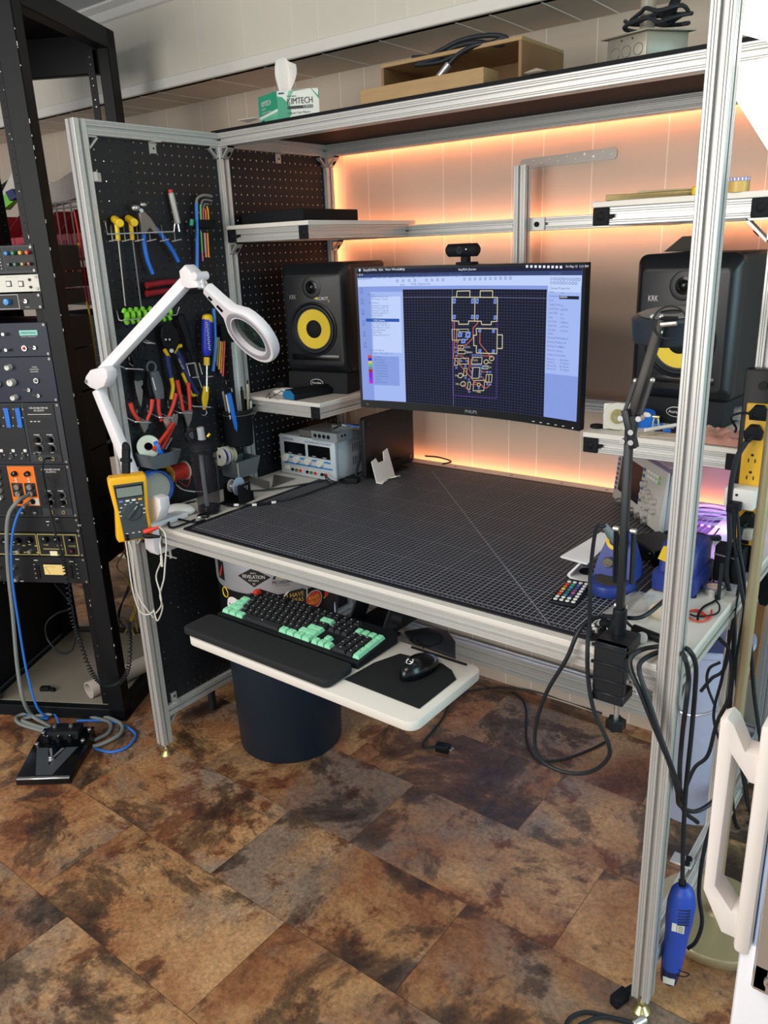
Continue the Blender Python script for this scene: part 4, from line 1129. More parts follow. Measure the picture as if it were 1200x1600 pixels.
o = T(277, 559, .066); e = T(287, 580, .066); mb.txt('VISE-GRIP', (o + e) / 2, e - o, (e - o).cross(Vector((-1, 0, 0))) * 1, .006, WRITE); part('grip', mb, t)
mb = MB(); bar(mb, [T(274, 552, .048), T(276, 543, .05), T(283, 540, .05)], YEL, .006); part('grip_inlay', mb, t, 'yellow grip edging')
mb = MB(); bar(mb, [T(285, 583, .048), T(294, 604, .048), T(300, 617, .048), T(308, 616, .048)], YEL, .005); part('grip_inlay', mb, t, 'yellow grip edging')
# black screwdriver
t = thing('screwdriver', 'black handled screwdriver slanting beside the navy wire stripper', 'screwdriver', T(290, 540), 0)
mb = MB(); mb.tube([T(281, 492, .05), T(284, 502, .05), T(292, 525, .05), T(296, 542, .05), T(300, 553, .05), T(304, 566, .05)], .01, BLKM, 12, 3, radii=[.0125, .0135, .0125, .0125, .0065, .0075]); part('handle', mb, t)
mb = MB(); mb.tube([T(304, 566, .05), T(309, 588, .05)], .0045, DSTEEL, 10); mb.tube([T(309, 588, .05), T(316, 608, .05)], .002, STEEL, 8); part('blade', mb, t)
mb = MB(); mb.tube([T(290, 570, .022), T(291, 569, .085), T(304, 567, .085), T(305, 568, .022)], .0018, HK, 6); mb.tube([T(292, 571, .085), T(297, 588, .085)], .0018, HK, 6); mb.tube([T(311, 567, .085), T(316, 585, .085)], .0018, HK, 6); mb.tube([T(301, 590, .085), T(311, 589, .085)], .0018, HK, 6); mb.tube([T(324, 589, .085), T(333, 588, .085)], .0018, HK, 6)
solo('tool_rack', mb, 'small wire tool rack holding the black screwdriver', 'rack')
# blue and yellow screwdriver
t = thing('screwdriver', 'fat blue screwdriver with yellow top and collar', 'screwdriver', T(324, 520), 0)
mb = MB(); mb.tube([T(324, 499, .06), T(323.5, 520, .06), T(323, 546, .06), T(323, 556, .06)], .014, mat('bright blue handle', '#2236b8', .4), 14, 4, radii=[.0165, .0175, .0160, .0105])
o = T(325, 524, .0785)
for i in range(14):
    for j in range(2): mb.bx(o + Vector((0, -.004 + j * .004 + (i % 2) * .002, .036 - i * .0062)), o + Vector((.0006, -.0015 + j * .004 + (i % 2) * .002, .039 - i * .0062)), WRITE)
part('handle', mb, t)
mb = MB(); mb.lathe([(.0168, -.012), (.0168, 0), (.0135, .009), (.006, .012), (0, .0125)], YEL, T(324, 497, .06), (0, 0, 1), 18); part('cap', mb, t, 'yellow cap')
mb = MB(); mb.cyl(T(323, 558, .06), T(323, 571, .06), .0095, YEL, n=8, ch=.001); part('collar', mb, t, 'yellow collar')
mb = MB(); mb.cyl(T(323, 570, .06), T(323, 612, .06), .0026, STEEL, n=8); part('shaft', mb, t)
# yellow hooked scraper
t = thing('hook_tool', 'yellow and black hooked cutter on the lower pegboard hook', 'tool', T(320, 620), 0)
mb = MB(); mb.prism([T(*p) for p in ((317, 603), (324, 604), (323, 622), (320, 638), (316, 640), (314, 622))], (.01, 0, 0), YEL, .002); part('grip', mb, t, 'yellow grip')
mb = MB(); bar(mb, [T(314, 606), T(311, 620), T(315, 636)], BLKM, .005, .004); part('grip_back', mb, t); mb = MB(); bar(mb, [T(319, 638, .058), T(323, 644, .058), T(320, 649, .058), T(315, 648, .058)], STEEL, .0018); part('blade', mb, t)
for i, (a, b, v) in enumerate(((199, 222, 576), (213, 234, 659), (250, 268, 652), (282, 299, 645), (305, 328, 635), (232, 242, 536))):
    hook(['wire hook under the scissors pivot', 'wire hook at the tips of leftmost red pliers', 'wire hook holding the second red pliers', 'wire hook holding the third red pliers', 'wire hook holding the yellow cutter', 'empty wire hook right of the scissors handles'][i], a, b, v)

# dark straps hanging under the pliers
mb = MB(); mb.bx(T(292, 690, .024), T(302, 668, .04), mat('grey buckle', '#5a5c5e', .4), .003, 1); mb.bx(T(289, 672, .022), T(293, 650, .027), BLKM)
solo('buckle_strap', mb, 'grey buckle on dark strap behind the water bottle lid', 'strap')

# grey bins on the pegboard
def tray(mb, lo, hi, m, wall=.0025, taper=.012):
    lo, hi = Vector(lo), Vector(hi)
    def r(z, k): return [(lo.x, lo.y + k, z), (hi.x - k, lo.y + k, z), (hi.x - k, hi.y - k, z), (lo.x, hi.y - k, z)]
    V = r(lo.z, taper) + r(hi.z, 0)
    V2 = [(lo.x + wall, lo.y + wall, hi.z), (hi.x - wall, lo.y + wall, hi.z), (hi.x - wall, hi.y - wall, hi.z), (lo.x + wall, hi.y - wall, hi.z)]
    V3 = [(lo.x + wall, lo.y + taper + wall, lo.z + wall), (hi.x - taper - wall, lo.y + taper + wall, lo.z + wall), (hi.x - taper - wall, hi.y - taper - wall, lo.z + wall), (lo.x + wall, hi.y - taper - wall, lo.z + wall)]
    F = [(3, 2, 1, 0)] + [(i, (i + 1) % 4, 4 + (i + 1) % 4, 4 + i) for i in range(4)] + [(4 + i, 4 + (i + 1) % 4, 8 + (i + 1) % 4, 8 + i) for i in range(4)] + [(8 + i, 8 + (i + 1) % 4, 12 + (i + 1) % 4, 12 + i) for i in range(4)] + [(12, 13, 14, 15)]
    mb.raw(V + V2 + V3, F, m)
B1 = ((.0215, .052, .975), (.110, .155, 1.018))
mb = MB(); tray(mb, *B1, GREYP); solo('hanging_bin', mb, 'grey pegboard bin filled with tape and red pliers', 'bin')
B2 = ((.0215, .365, .868), (.105, .472, .926))
mb = MB(); tray(mb, *B2, GREYP); solo('hanging_bin', mb, 'empty looking dark grey pegboard bin beside the bottle', 'bin')
mb = MB(); c = Vector((.060, .078, 1.037)); mb.lathe([(.013, -.008), (.033, -.008), (.033, .008), (.013, .008), (.013, -.008)], mat('pale tape', '#d3e0d0', .5), c, (.75, -.62, .1), 30)
mb.lathe([(.0125, -.0085), (.016, -.0085), (.016, .0085), (.0125, .0085), (.0125, -.0085)], PWHITE, c, (.75, -.62, .1), 24)
solo('tape_roll', mb, 'roll of pale green white tape in the grey bin', 'tape')
mb = MB(); c = Vector((.070, .108, 1.026)); mb.lathe([(.022, -.006), (.033, -.006), (.033, .006), (.022, .006), (.022, -.006)], BLUE, c, (.6, .75, .35), 26); solo('tape_roll', mb, 'shiny blue roll standing behind the pale tape', 'tape')
t = thing('pliers', 'red handled pliers leaning in the grey bin', 'pliers', (.08, .12, 1.0), 0)
mb = MB(); bar(mb, [T(240, 703, .085), T(256, 682, .08), T(272, 660, .07)], RED, .006, .0048); part('grip', mb, t); mb = MB(); bar(mb, [T(252, 702, .075), T(262, 684, .07), T(272, 664, .068)], RED, .006, .0048); part('grip', mb, t)
mb = MB(); mb.prism([T(269, 664, .066), T(274, 664, .066), T(276, 650, .066), T(270, 646, .066), T(266, 655, .066)], (.008, 0, 0), DSTEEL, .001); part('head', mb, t)
mb = MB(); mb.tube([T(262, 704, .07), T(264, 688, .065)], .005, BLKM, 8); mb.tube([T(258, 702, .07), T(268, 684, .07)], .004, DSTEEL, 8); solo('marker_pen', mb, 'dark pens at the right end of the grey bin', 'pen')

# spools on a rod, reel of mesh
YPL = mat('amber spool flange', '#d9a43a', .4)
mb = MB(); mb.cyl((.045, .062, .955), (.045, .43, .935), .004, BLKM, n=10); solo('spool_rod', mb, 'black rod through the wire spools', 'rod')
def spool(lab, c, d, R, L, wire, fm, fm2=None, core=.78):
    t = thing('wire_spool', lab, 'spool', c, 0, 'spools of hook-up wire')
    c, d = Vector(c), Vector(d).normalized()
    fl = [(.0065, 0), (R, 0), (R, .003), (.0065, .003), (.0065, 0)]
    mb = MB(); mb.lathe(fl, fm, c - d * (L / 2), d, 28); part('flange', mb, t)
    mb = MB(); mb.lathe(fl, fm2 or fm, c + d * (L / 2 - .003), d, 28); part('flange', mb, t)
    mb = MB(); pr = []
    n = 14
    for i in range(n + 1):
        z = -L / 2 + .003 + (L - .006) * i / n; pr.append((R * core + (.001 if i % 2 else -.0006), z))
    mb.lathe([(.0065, pr[0][1])] + pr + [(.0065, pr[-1][1])], wire, c, d, 28); part('wire', mb, t)
    return t
spool('spool of red wire with amber end flange', T(276, 738, .052), (0, 1, -.03), .030, .066, RED, YPL, PWHITE, .82)
mb = MB(); mb.tube([T(280, 752, .085), T(292, 760, .08), T(297, 750, .08), T(297, 738, .075)], .0012, RED, 6, 5); solo('wire_end', mb, 'loose red wire end curling below the red spool', 'wire')
spool('white spool of blue wire right of the bottle', T(347, 713, .06), (0, 1, -.05), .030, .022, mat('blue wire', '#2a35a0', .4), PWHITE, None, .7)
spool('white spool of cream wire, rightmost on the rod', T(357, 711, .05), (0, 1, -.05), .030, .022, mat('cream wire', '#d8cfa8', .5), PWHITE, None, .7)
t = thing('mesh_reel', 'blue reel with pale mesh face beside the red spool', 'reel', T(243, 762, .065), 0)
c = T(244, 762, .066)
mb = MB(); mb.lathe([(.012, -.03), (.048, -.03), (.052, -.026), (.052, .012), (.046, .014), (.046, 0), (.012, 0)], mat('reel blue', '#2f5bb0', .4), c, (.8, -.15, .05), 30); part('rim', mb, t)
mb = MB(); mb.lathe([(0, .001), (.045, .001)], mat('pale mesh', '#a9aaa0', .6, 0, .3, 300, bump=.6), c, (.8, -.15, .05), 30); part('mesh_face', mb, t)
mb = MB(); mb.tube([T(275, 757, .06), T(286, 765, .06), T(302, 768, .06), T(318, 768, .06)], .002, WHITE, 6, 4); solo('white_wire', mb, 'short white wire behind the water bottle', 'wire')

# pen cup with contents
t = thing('pen_cup', 'black pen cup hung on the pegboard edge', 'cup', (.075, .44, .975), 0)
c = Vector((.076, .416, .972))
mb = MB(); mb.lathe([(0, 0), (.040, 0), (.0435, .004), (.047, .105), (.0495, .108), (.0495, .118), (.0455, .118), (.0455, .108), (.0415, .008), (0, .008)], BLKM, c, (0, 0, 1), 32); part('body', mb, t)
mb = MB(); mb.lathe([(.0472, 0), (.0482, .001), (.0472, .002)], STEEL, c + Vector((0, 0, .101)), (0, 0, 1), 32); part('trim_ring', mb, t, 'silver trim line')
CZ = c.z + .012
def stick(name, lab, cat, uv, base, r, m, tip=None):
    a = c + Vector((base[0], base[1], .012)); b = PX(uv[0], uv[1], a.x + .004); b.y = max(c.y - .052, min(c.y + .055, b.y)); b.x = a.x + .006
    tt = thing(name, lab, cat, a, 0, 'pens and tools in the black cup')
    mb = MB(); mb.tube([a, a + (b - a) * .5, b], r, m, 8); part('body', mb, tt)
    if tip:
        d = (b - a).normalized(); mb = MB(); mb.tube([b, b + d * .012], r * .6, tip, 8); part('tip', mb, tt)
stick('pen', 'silver pen leaning far left in the black cup', 'pen', (343, 612), (-.005, -.028), .004, STEEL, BLKM)
stick('pen', 'thin dark driver rising left in the black cup', 'tool', (353, 600), (.0, -.018), .0022, BLKM, DSTEEL)
stick('pen', 'blue handled tool in the black cup', 'tool', (355, 615), (.022, -.022), .0075, BLUE, None)
stick('pen', 'black marker on the right of the black cup', 'marker', (377, 610), (.02, .012), .005, BLKM, BLKM)
stick('pen', 'dark pen in front of the rule in the cup', 'pen', (362, 612), (.02, -.006), .004, BLKM, STEEL)
stick('pen', 'pale pencil near right rim of the cup', 'pencil', (386, 600), (.015, .025), .0038, mat('pale wood', '#c9bd9c', .6), BLKM)
stick('pen', 'steel tweezers at right rim of the cup', 'tweezers', (391, 626), (.025, .03), .004, STEEL, None)
stick('pen', 'white stick at left rim of the cup', 'stick', (347, 618), (.01, -.03), .0035, WHITE, None)
mb = MB(); a = c + Vector((.005, -.008, .012)); b = T(361, 535, .062); dd = (b - a); w_ = Vector((0, .022, 0))
mb.prism([a, a + w_, b + w_, b], (.005, 0, 0), mat('aluminium rule', '#c3cccb', .4, .3)); mb.prism([a + w_ * .55, a + w_ * .95, b + w_ * .95, b + w_ * .55], (.011, 0, 0), mat('aluminium rule', '#c3cccb', .4, .3))
for i in range(30):
    p = a + dd * (.25 + i * .025) + Vector((.0052, .002, 0)); mb.quad(p, p + Vector((0, .004, 0)), p + Vector((0, .004, .0008)), p + Vector((0, 0, .0008)), BPRINT)
solo('scale_rule', mb, 'long silver scale rule standing in the pen cup', 'ruler', 'pens and tools in the black cup')

# ---------------------------------------------------------------- white magnifier lamp clamped to the desk
t = thing('magnifier_lamp', 'white magnifying lamp on folding arm clamped to left desk corner', 'lamp', (.155, -.012, D), 0)
LW = mat('white lamp plastic', '#e9e6ea', .35, 0, .02, 20)
def beam4(mb, a, b, w, h, m, side=Vector((0, 1, 0)), w2=None, h2=None, bev=.004):
    a, b = Vector(a), Vector(b); d = (b - a).normalized(); s_ = (side - d * side.dot(d)).normalized(); u_ = d.cross(s_)
    w2 = w2 or w; h2 = h2 or h
    bm = bmesh.new()
    vs = []
    for p, ww, hh in ((a, w, h), (b, w2, h2)):
        vs.append([bm.verts.new(p + s_ * (sx * ww / 2) + u_ * (sy * hh / 2)) for sx, sy in ((-1, -1), (1, -1), (1, 1), (-1, 1))])
    for i in range(4): bm.faces.new((vs[0][i], vs[0][(i + 1) % 4], vs[1][(i + 1) % 4], vs[1][i]))
    bm.faces.new(vs[0][::-1]); bm.faces.new(vs[1])
    if bev: bmesh.ops.bevel(bm, geom=bm.edges[:], offset=bev, segments=2, profile=.5, affect='EDGES')
    bmesh.ops.recalc_face_normals(bm, faces=bm.faces[:])
    return mb.bmx(bm, m)
E0 = PY(150, 597, -.035); J0 = PY(236, 815, -.012); J2 = PY(299, 430, .10)
mb = MB(); beam4(mb, J0 + Vector((0, 0, .01)), E0 + Vector((.004, 0, -.02)), .024, .042, LW, w2=.024, h2=.032); part('lower_arm', mb, t)
mb = MB()
mb.prism([PY(u, v, -.052) for u, v in ((133, 588), (140, 578), (160, 573), (166, 580), (167, 590), (162, 604), (150, 610), (140, 606), (131, 598))], (0, .034, 0), LW, .005, 2); mb.cyl(PY(135, 596, -.055), PY(135, 596, -.05), .005, DSTEEL, n=10); part('elbow', mb, t)
mb = MB(); beam4(mb, E0 + Vector((.012, 0, .012)), J2 + Vector((-.015, 0, -.012)), .026, .030, LW); part('upper_arm', mb, t)
mb = MB(); mb.prism([J2 + q for q in (Vector((-.022, -.02, -.025)), Vector((-.024, -.02, .012)), Vector((0, -.02, .026)), Vector((.02, -.02, .012)), Vector((.044, -.02, -.020)), Vector((.044, -.02, -.030)), Vector((.005, -.02, -.032)))], (0, .036, 0), LW, .004, 2)
K0 = PY(314, 431, .10); mb.cyl(K0 + Vector((0, -.024, 0)), K0 + Vector((0, .02, 0)), .011, LW, n=18, ch=.002); part('joint', mb, t)
mb = MB(); K1 = PY(318, 449, .10); mb.cyl(K0, K1, .006, STEEL, n=12); mb.cyl(K1 + Vector((-.006, -.012, 0)), K1 + Vector((.006, .012, 0)), .005, STEEL, n=10); part('swivel', mb, t, 'steel swivel')
# ring head: axis tilted, neck towards the swivel
HC = PY(393, 522, .17); N0 = PY(322, 448, .105)
ex = (HC - N0).normalized(); view = (CAM_P - HC).normalized()
nrm_ = view * .40 + (RX * -.67 + RU * -.74) * .92
nrm_ = (nrm_ - ex * nrm_.dot(ex)).normalized()
ey = nrm_.cross(ex).normalized()
Rr = .086
def hp(a, b, c_=0): return HC + ex * a + ey * b + nrm_ * c_
LL = (HC - N0).length
out = [hp(-LL, -.012), hp(-LL * .72, -.020), hp(-LL * .5, -.030)] + [hp(Rr * cos(q), Rr * sin(q)) for q in [radians(-125 + 250 * i / 20) for i in range(21)]] + [hp(-LL * .5, .030), hp(-LL * .72, .020), hp(-LL, .012)]
inn = [hp(.040 * cos(q), .040 * sin(q)) for q in [2 * pi * i / 24 for i in range(24)]]
mb = MB()
bm = bmesh.new()
# head: lofted shell with an opening for the lens
def shell(z, rin, k):
    return [HC + (p - HC) * k + nrm_ * z for p in out]
rings = [shell(-.013, 0, .97), shell(-.006, 0, 1.0), shell(.006, 0, 1.0), shell(.013, 0, .96)]
n_ = len(out)
V = [v for r in rings for v in r]
F = [(j * n_ + i, j * n_ + (i + 1) % n_, (j + 1) * n_ + (i + 1) % n_, (j + 1) * n_ + i) for j in range(3) for i in range(n_)]
mb.raw(V, F, LW)
def face_with_hole(mb, ringpts, z, m):
    nh = 24
    hole = [hp(.058 * cos(2 * pi * i / nh), .058 * sin(2 * pi * i / nh), z) for i in range(nh)]
    bm = bmesh.new()
    ov = [bm.verts.new(p) for p in ringpts]; hv = [bm.verts.new(p) for p in hole]
    ed = [bm.edges.new((ov[i], ov[(i + 1) % len(ov)])) for i in range(len(ov))] + [bm.edges.new((hv[i], hv[(i + 1) % nh])) for i in range(nh)]
    bmesh.ops.triangle_fill(bm, use_beauty=True, edges=ed)
    mb.bmx(bm, m)
face_with_hole(mb, rings[3], .013, LW); face_with_hole(mb, rings[0], -.013, LW)
mb.lathe([(.058, -.013), (.058, .013)], LW, HC, nrm_, 24); hd_ = part('head', mb, t)
mb = MB(); mb.lathe([(.061, .0132), (.070, .015), (.074, .0135)], mat('grey light ring', '#9a9aa4', .3), HC, nrm_, 32); part('light_ring', mb, hd_, 'grey light ring')
mb = MB(); mb.lathe([(0, .005), (.04, .003), (.058, -.001), (.04, -.004), (0, -.006)], mat('dark lens glass', '#16302c', .04, 0, 0, alpha=.72, spec=.8), HC, nrm_, 28); part('lens', mb, hd_, 'glass lens')
mb = MB()
for a_, l_ in ((-LL * .83, .012), (-LL * .62, .020)):
    q = hp(a_, -.004, .0136); mb.box(q, (l_, .012, .001), BLKG, Matrix((ex, ey, nrm_)).transposed())
part('switch', mb, hd_, 'dark switch')
# base block and clamp
mb = MB(); mb.prism([PY(u, v, -.03) for u, v in ((228, 784), (238, 775), (249, 780), (251, 795), (246, 812), (232, 820), (226, 815))], (0, .034, 0), LW, .004, 2); mb.cyl(PY(230, 800, -.033), PY(230, 800, -.029), .003, BPRINT, n=8); part('pivot_block', mb, t)
mb = MB()
o = Vector((.135, -.018, D))
# C clamp: jaw above the top, back in front of the edge, jaw under the beam
prof = [(-.032, .018), (.10, .018), (.10, .001), (-.006, .001), (-.006, -.062), (.05, -.062), (.05, -.078), (-.02, -.078), (-.032, -.062)]
mb.prism([(a_, b_) for a_, b_ in prof], (.042, 0, 0), LW, .003, 2, o=(.135, 0, D), ux=(0, 1, 0), uy=(0, 0, 1))
mb.cyl((.156, .035, D - .0625), (.156, .035, D - .0495), .012, DSTEEL, n=16); mb.cyl((.156, .035, D - .11), (.156, .035, D - .06), .004, STEEL, n=8); mb.cyl((.13, .035, D - .105), (.182, .035, D - .105), .0025, STEEL, n=8)
part('clamp', mb, t)

# ---------------------------------------------------------------- yellow multimeter
MC = PY(205, 795, -.085); MA = radians(60)
t = thing('multimeter', 'yellow and grey multimeter hanging at the front left post', 'multimeter', MC, MA)
def ML(x, z, y=-.022): return (x, y, z)
outl = [(-.045, -.085), (.040, -.085), (.046, -.078), (.043, .0), (.050, .07), (.050, .09), (.044, .097), (-.044, .097), (-.050, .09), (-.050, .07), (-.043, .0), (-.050, -.075)]
mb = MB(); mb.prism(outl, (0, .045, 0), mat('multimeter yellow', '#f0b31c', .45, 0, .03), .006, 3, o=(0, -.022, 0), ux=(1, 0, 0), uy=(0, 0, 1)); part('holster', mb, t, 'yellow rubber holster', local=True)
FG = mat('multimeter grey face', '#3d4548', .5, 0, .04)
mb = MB(); mb.prism([(-.030, -.080), (.036, -.080), (.034, .0), (.039, .078), (-.039, .078), (-.034, .0)], (0, -.004, 0), FG, .001, 1, o=(0, -.0215, 0), ux=(1, 0, 0), uy=(0, 0, 1)); mf_ = part('face', mb, t, 'dark grey face', local=True)
mb = MB(); mb.bx((-.036, -.027, .040), (.036, -.0255, .073), BLK, .001, 1); mb.bx((-.033, -.0276, .043), (.033, -.0268, .069), mat('lcd grey green', '#7d8a84', .25)); part('display', mb, mf_, local=True)
mb = MB(); mb.cyl((0, -.0255, 0), (0, -.030, 0), .025, FG, n=30, ch=.002); mb.box((0, -.033, 0), (.008, .008, .044), FG, (0, radians(40), 0), .002); mb.box((.010, -.0373, .012), (.0012, .0004, .012), WRITE, (0, radians(40), 0)); part('dial', mb, mf_, local=True)
for i, cm in enumerate(('#7f86d8', '#e6e6e0', '#e6e6e0', '#f0b030')):
    mb = MB(); mb.bx((-.030 + i * .0165, -.0285, .029), (-.019 + i * .0165, -.0255, .034), mat('meter button ' + cm, cm, .4), .001, 1); part('button', mb, mf_, local=True)
mb = MB()
for i in range(9):
    a_ = radians(-110 + 220 * i / 8); mb.bx((.034 * sin(a_) * .95 - .003, -.0259, .031 * cos(a_) * .8 - .0012), (.034 * sin(a_) * .95 + .003, -.0254, .031 * cos(a_) * .8 + .0012), WRITE)
for i in range(4): mb.bx((-.024 + i * .016, -.0259, -.062), (-.018 + i * .016, -.0254, -.0595), WRITE)
part('markings', mb, mf_, local=True)
for x, z in ((-.022, -.066), (-.022, -.076), (.024, -.062), (.024, -.074)):
    mb = MB(); mb.cyl((x, -.0255, z), (x, -.0275, z), .0048, BLKG if z < -.07 or x < 0 else RED, n=14); part('jack', mb, mf_, local=True)
MM = local_frame(MC, MA)
mb = MB(); 
a_ = MM @ Vector((0, .015, .09)); b_ = PY(197, 700, -.055)
beam4(mb, a_, b_, .024, .012, BLKM, Vector((1, .3, 0))); mb.sph(b_, .016, BLKM, (1, .5, 1.1)); 
beam4(mb, PY(197, 722, -.066), PY(197, 716, -.064), .030, .016, BLKM, Vector((1, .3, 0)), bev=.002)
part('hanging_strap', mb, t, 'black hanging strap')
# test leads
lead = mat('white test lead', '#d6d3c8', .5)
tl = thing('test_lead', 'red tipped white test lead plugged in the multimeter', 'test lead', MC + Vector((.03, 0, -.1)), 0)
r0 = MM @ Vector((.024, -.028, -.062)); r1 = MM @ Vector((.064, -.045, -.050))
mb = MB(); mb.tube([r0, r0 + (r1 - r0) * .3, r1], .006, RED, 10, 0, radii=[.0075, .0078, .003]); part('plug', mb, tl, 'red plug')
mb = MB(); mb.tube([r1, PY(257, 832, -.09), PY(260, 850, -.09), PY(258, 880, -.09), PY(256, 905, -.09), PY(250, 930, -.085), PY(254, 950, -.08), PY(246, 970, -.06), PY(240, 952, -.06)], .0022, lead, 6, 6); part('lead', mb, tl)
tl = thing('test_lead', 'black tipped white test lead plugged in the multimeter', 'test lead', MC + Vector((.03, 0, -.11)), 0)
r0 = MM @ Vector((.024, -.028, -.074)); r1 = MM @ Vector((.064, -.045, -.078))
mb = MB(); mb.tube([r0, r0 + (r1 - r0) * .3, r1], .006, BLK, 10, 0, radii=[.0075, .0075, .003]); part('plug', mb, tl, 'black plug')
mb = MB(); mb.tube([r1, PY(250, 850, -.095), PY(252, 875, -.095), PY(244, 900, -.09), PY(250, 925, -.09), PY(252, 945, -.085), PY(244, 958, -.07)], .0022, lead, 6, 6); mb.cyl(PY(252, 868, -.096), PY(253, 885, -.096), .0035, lead, n=8); part('lead', mb, tl)
mb = MB(); mb.tube([PY(195, 838, -.06), PY(200, 870, -.06), PY(206, 915, -.06), PY(214, 945, -.055), PY(222, 958, -.05), PY(232, 960, -.04), PY(240, 955, -.03)], .0022, lead, 6, 6); mb.tube([PY(198, 840, -.062), PY(206, 860, -.06), PY(210, 900, -.055), PY(216, 930, -.05), PY(228, 950, -.045), PY(240, 965, -.03)], .0022, lead, 6, 6)
solo('lead_bundle', mb, 'pair of white leads looped over the front left post', 'cable')

# ---------------------------------------------------------------- on the desk top
MZ = D + .003
GRID = mat('white mat print', '#bfc2cc', .6, 0, 0)
t = thing('cutting_mat', 'large black cutting mat with fine white grid covering the desk', 'cutting mat', (.855, .477, D), 0)
x0, x1, y0, y1 = .243, 1.468, .020, .936
mb = MB()
def rr_poly(x0, y0, x1, y1, r, n=4):
    out = []
    for cx, cy, a0 in ((x1 - r, y0 + r, -90), (x1 - r, y1 - r, 0), (x0 + r, y1 - r, 90), (x0 + r, y0 + r, 180)):
        out += [(cx + r * cos(radians(a0 + 90 * i / n)), cy + r * sin(radians(a0 + 90 * i / n))) for i in range(n + 1)]
    return out
mb.prism(rr_poly(x0, y0, x1, y1, .012), (0, 0, .003), mat('black mat vinyl', '#13151c', .5, 0, .05, 200), .0006, 1, o=(0, 0, D), ux=(1, 0, 0), uy=(0, 1, 0)); part('mat_sheet', mb, t)
mb = MB(); z = MZ + .0003
gx0, gx1, gy0, gy1 = x0 + .028, x1 - .028, y0 + .028, y1 - .028
nx, ny = 92, 68
dx, dy = (gx1 - gx0) / nx, (gy1 - gy0) / ny
def line(a, b, w):
    a, b = Vector((a[0], a[1], z)), Vector((b[0], b[1], z)); d = (b - a).normalized(); s_ = Vector((-d.y, d.x, 0)) * w / 2
    mb.quad(a - s_, b - s_, b + s_, a + s_, GRID)
for i in range(nx + 1): line((gx0 + i * dx, gy0), (gx0 + i * dx, gy1), .0010 if i % 10 else .0014)
for j in range(ny + 1): line((gx0, gy0 + j * dy), (gx1, gy0 + j * dy), .0009 if j % 10 else .0014)
for i in range(nx * 2 + 1):
    for yy, s_ in ((gy0, -1), (gy1, 1)): line((gx0 + i * dx / 2, yy), (gx0 + i * dx / 2, yy + s_ * .006), .0009)
for j in range(ny * 2 + 1):
    for xx, s_ in ((gx0, -1), (gx1, 1)): line((xx, gy0 + j * dy / 2), (xx + s_ * .006, gy0 + j * dy / 2), .0009)
d0, d1 = PZ(675, 736, z), PZ(857, 974, z); line((d0.x, d0.y), (d1.x, d1.y), .0012) 
line((gx0, gy0 - .014), (gx1, gy0 - .014), .0008); line((gx1 + .014, gy0), (gx1 + .014, gy1), .0008)
for i in range(nx + 1):
    mb.txt(str(i), (gx0 + i * dx, gy1 + .009, z), (1, 0, 0), (0, 1, 0), .004, GRID); mb.txt(str(i), (gx0 + i * dx, gy0 - .0125, z), (1, 0, 0), (0, 1, 0), .004, GRID)
for j in range(ny + 1):
    mb.txt(str(j), (gx1 + .011, gy0 + j * dy - .002, z), (1, 0, 0), (0, 1, 0), .004, GRID); mb.txt(str(j), (gx0 - .011, gy0 + j * dy - .002, z), (1, 0, 0), (0, 1, 0), .004, GRID)
part('grid_print', mb, t, 'white grid and numbers')

# water bottle
t = thing('water_bottle', 'clear smoky water bottle with black lid on left of desk', 'bottle', (.195, .165, D), 0)
bc = (.195, .165, D)
CLEAR = mat('smoky clear plastic', '#262228', .06, 0, 0, alpha=.52, spec=.9)
mb = MB(); mb.lathe([(0, .001), (.029, .001), (.033, .004), (.0335, .03), (.0365, .10), (.0385, .175), (.0385, .187)], CLEAR, bc, (0, 0, 1), 36); part('body', mb, t, 'clear smoky bottle body')
mb = MB(); mb.lathe([(0, .006), (.028, .006), (.0315, .012), (.0315, .022), (0, .022)], mat('dark base tint', '#1f2026', .15, 0, 0, alpha=.75), bc, (0, 0, 1), 30); part('base', mb, t)
mb = MB(); mb.lathe([(.0385, .187), (.042, .188), (.0425, .206), (.041, .213), (.030, .224), (.012, .227), (0, .227)], BLKM, bc, (0, 0, 1), 36)
mb.lathe([(.0427, .196), (.0432, .198), (.0427, .200)], BLK, bc, (0, 0, 1), 36); part('lid', mb, t, 'black lid')
mb = MB(); mb.tube([(.170, .150, D + .218), (.160, .140, D + .238), (.172, .150, D + .252), (.195, .170, D + .248), (.205, .178, D + .226)], .0045, BLKM, 8, 4); part('carry_loop', mb, t)
mb = MB(); mb.cyl((.203, .160, D + .228), (.204, .157, D + .262), .0105, mat('clear bite valve', '#b7b9bc', .15, 0, 0, alpha=.7), n=16, ch=.002); mb.cyl((.203, .160, D + .224), (.203, .160, D + .231), .012, mat('clear bite valve', '#b7b9bc'), n=14); part('bite_valve', mb, t, 'clear bite valve')
mb = MB(); mb.tube([(.19, .16, D + .19), (.192, .158, D + .10), (.195, .158, D + .024)], .0065, mat('pale straw', '#b9c0cc', .3, 0, 0, alpha=.8), 10, 4); part('straw', mb, t)
mb = MB(); mb.cyl((.222, .165, D + .235), (.228, .170, D + .243), .0035, YEL, n=8); part('tag', mb, t, 'yellow tag')

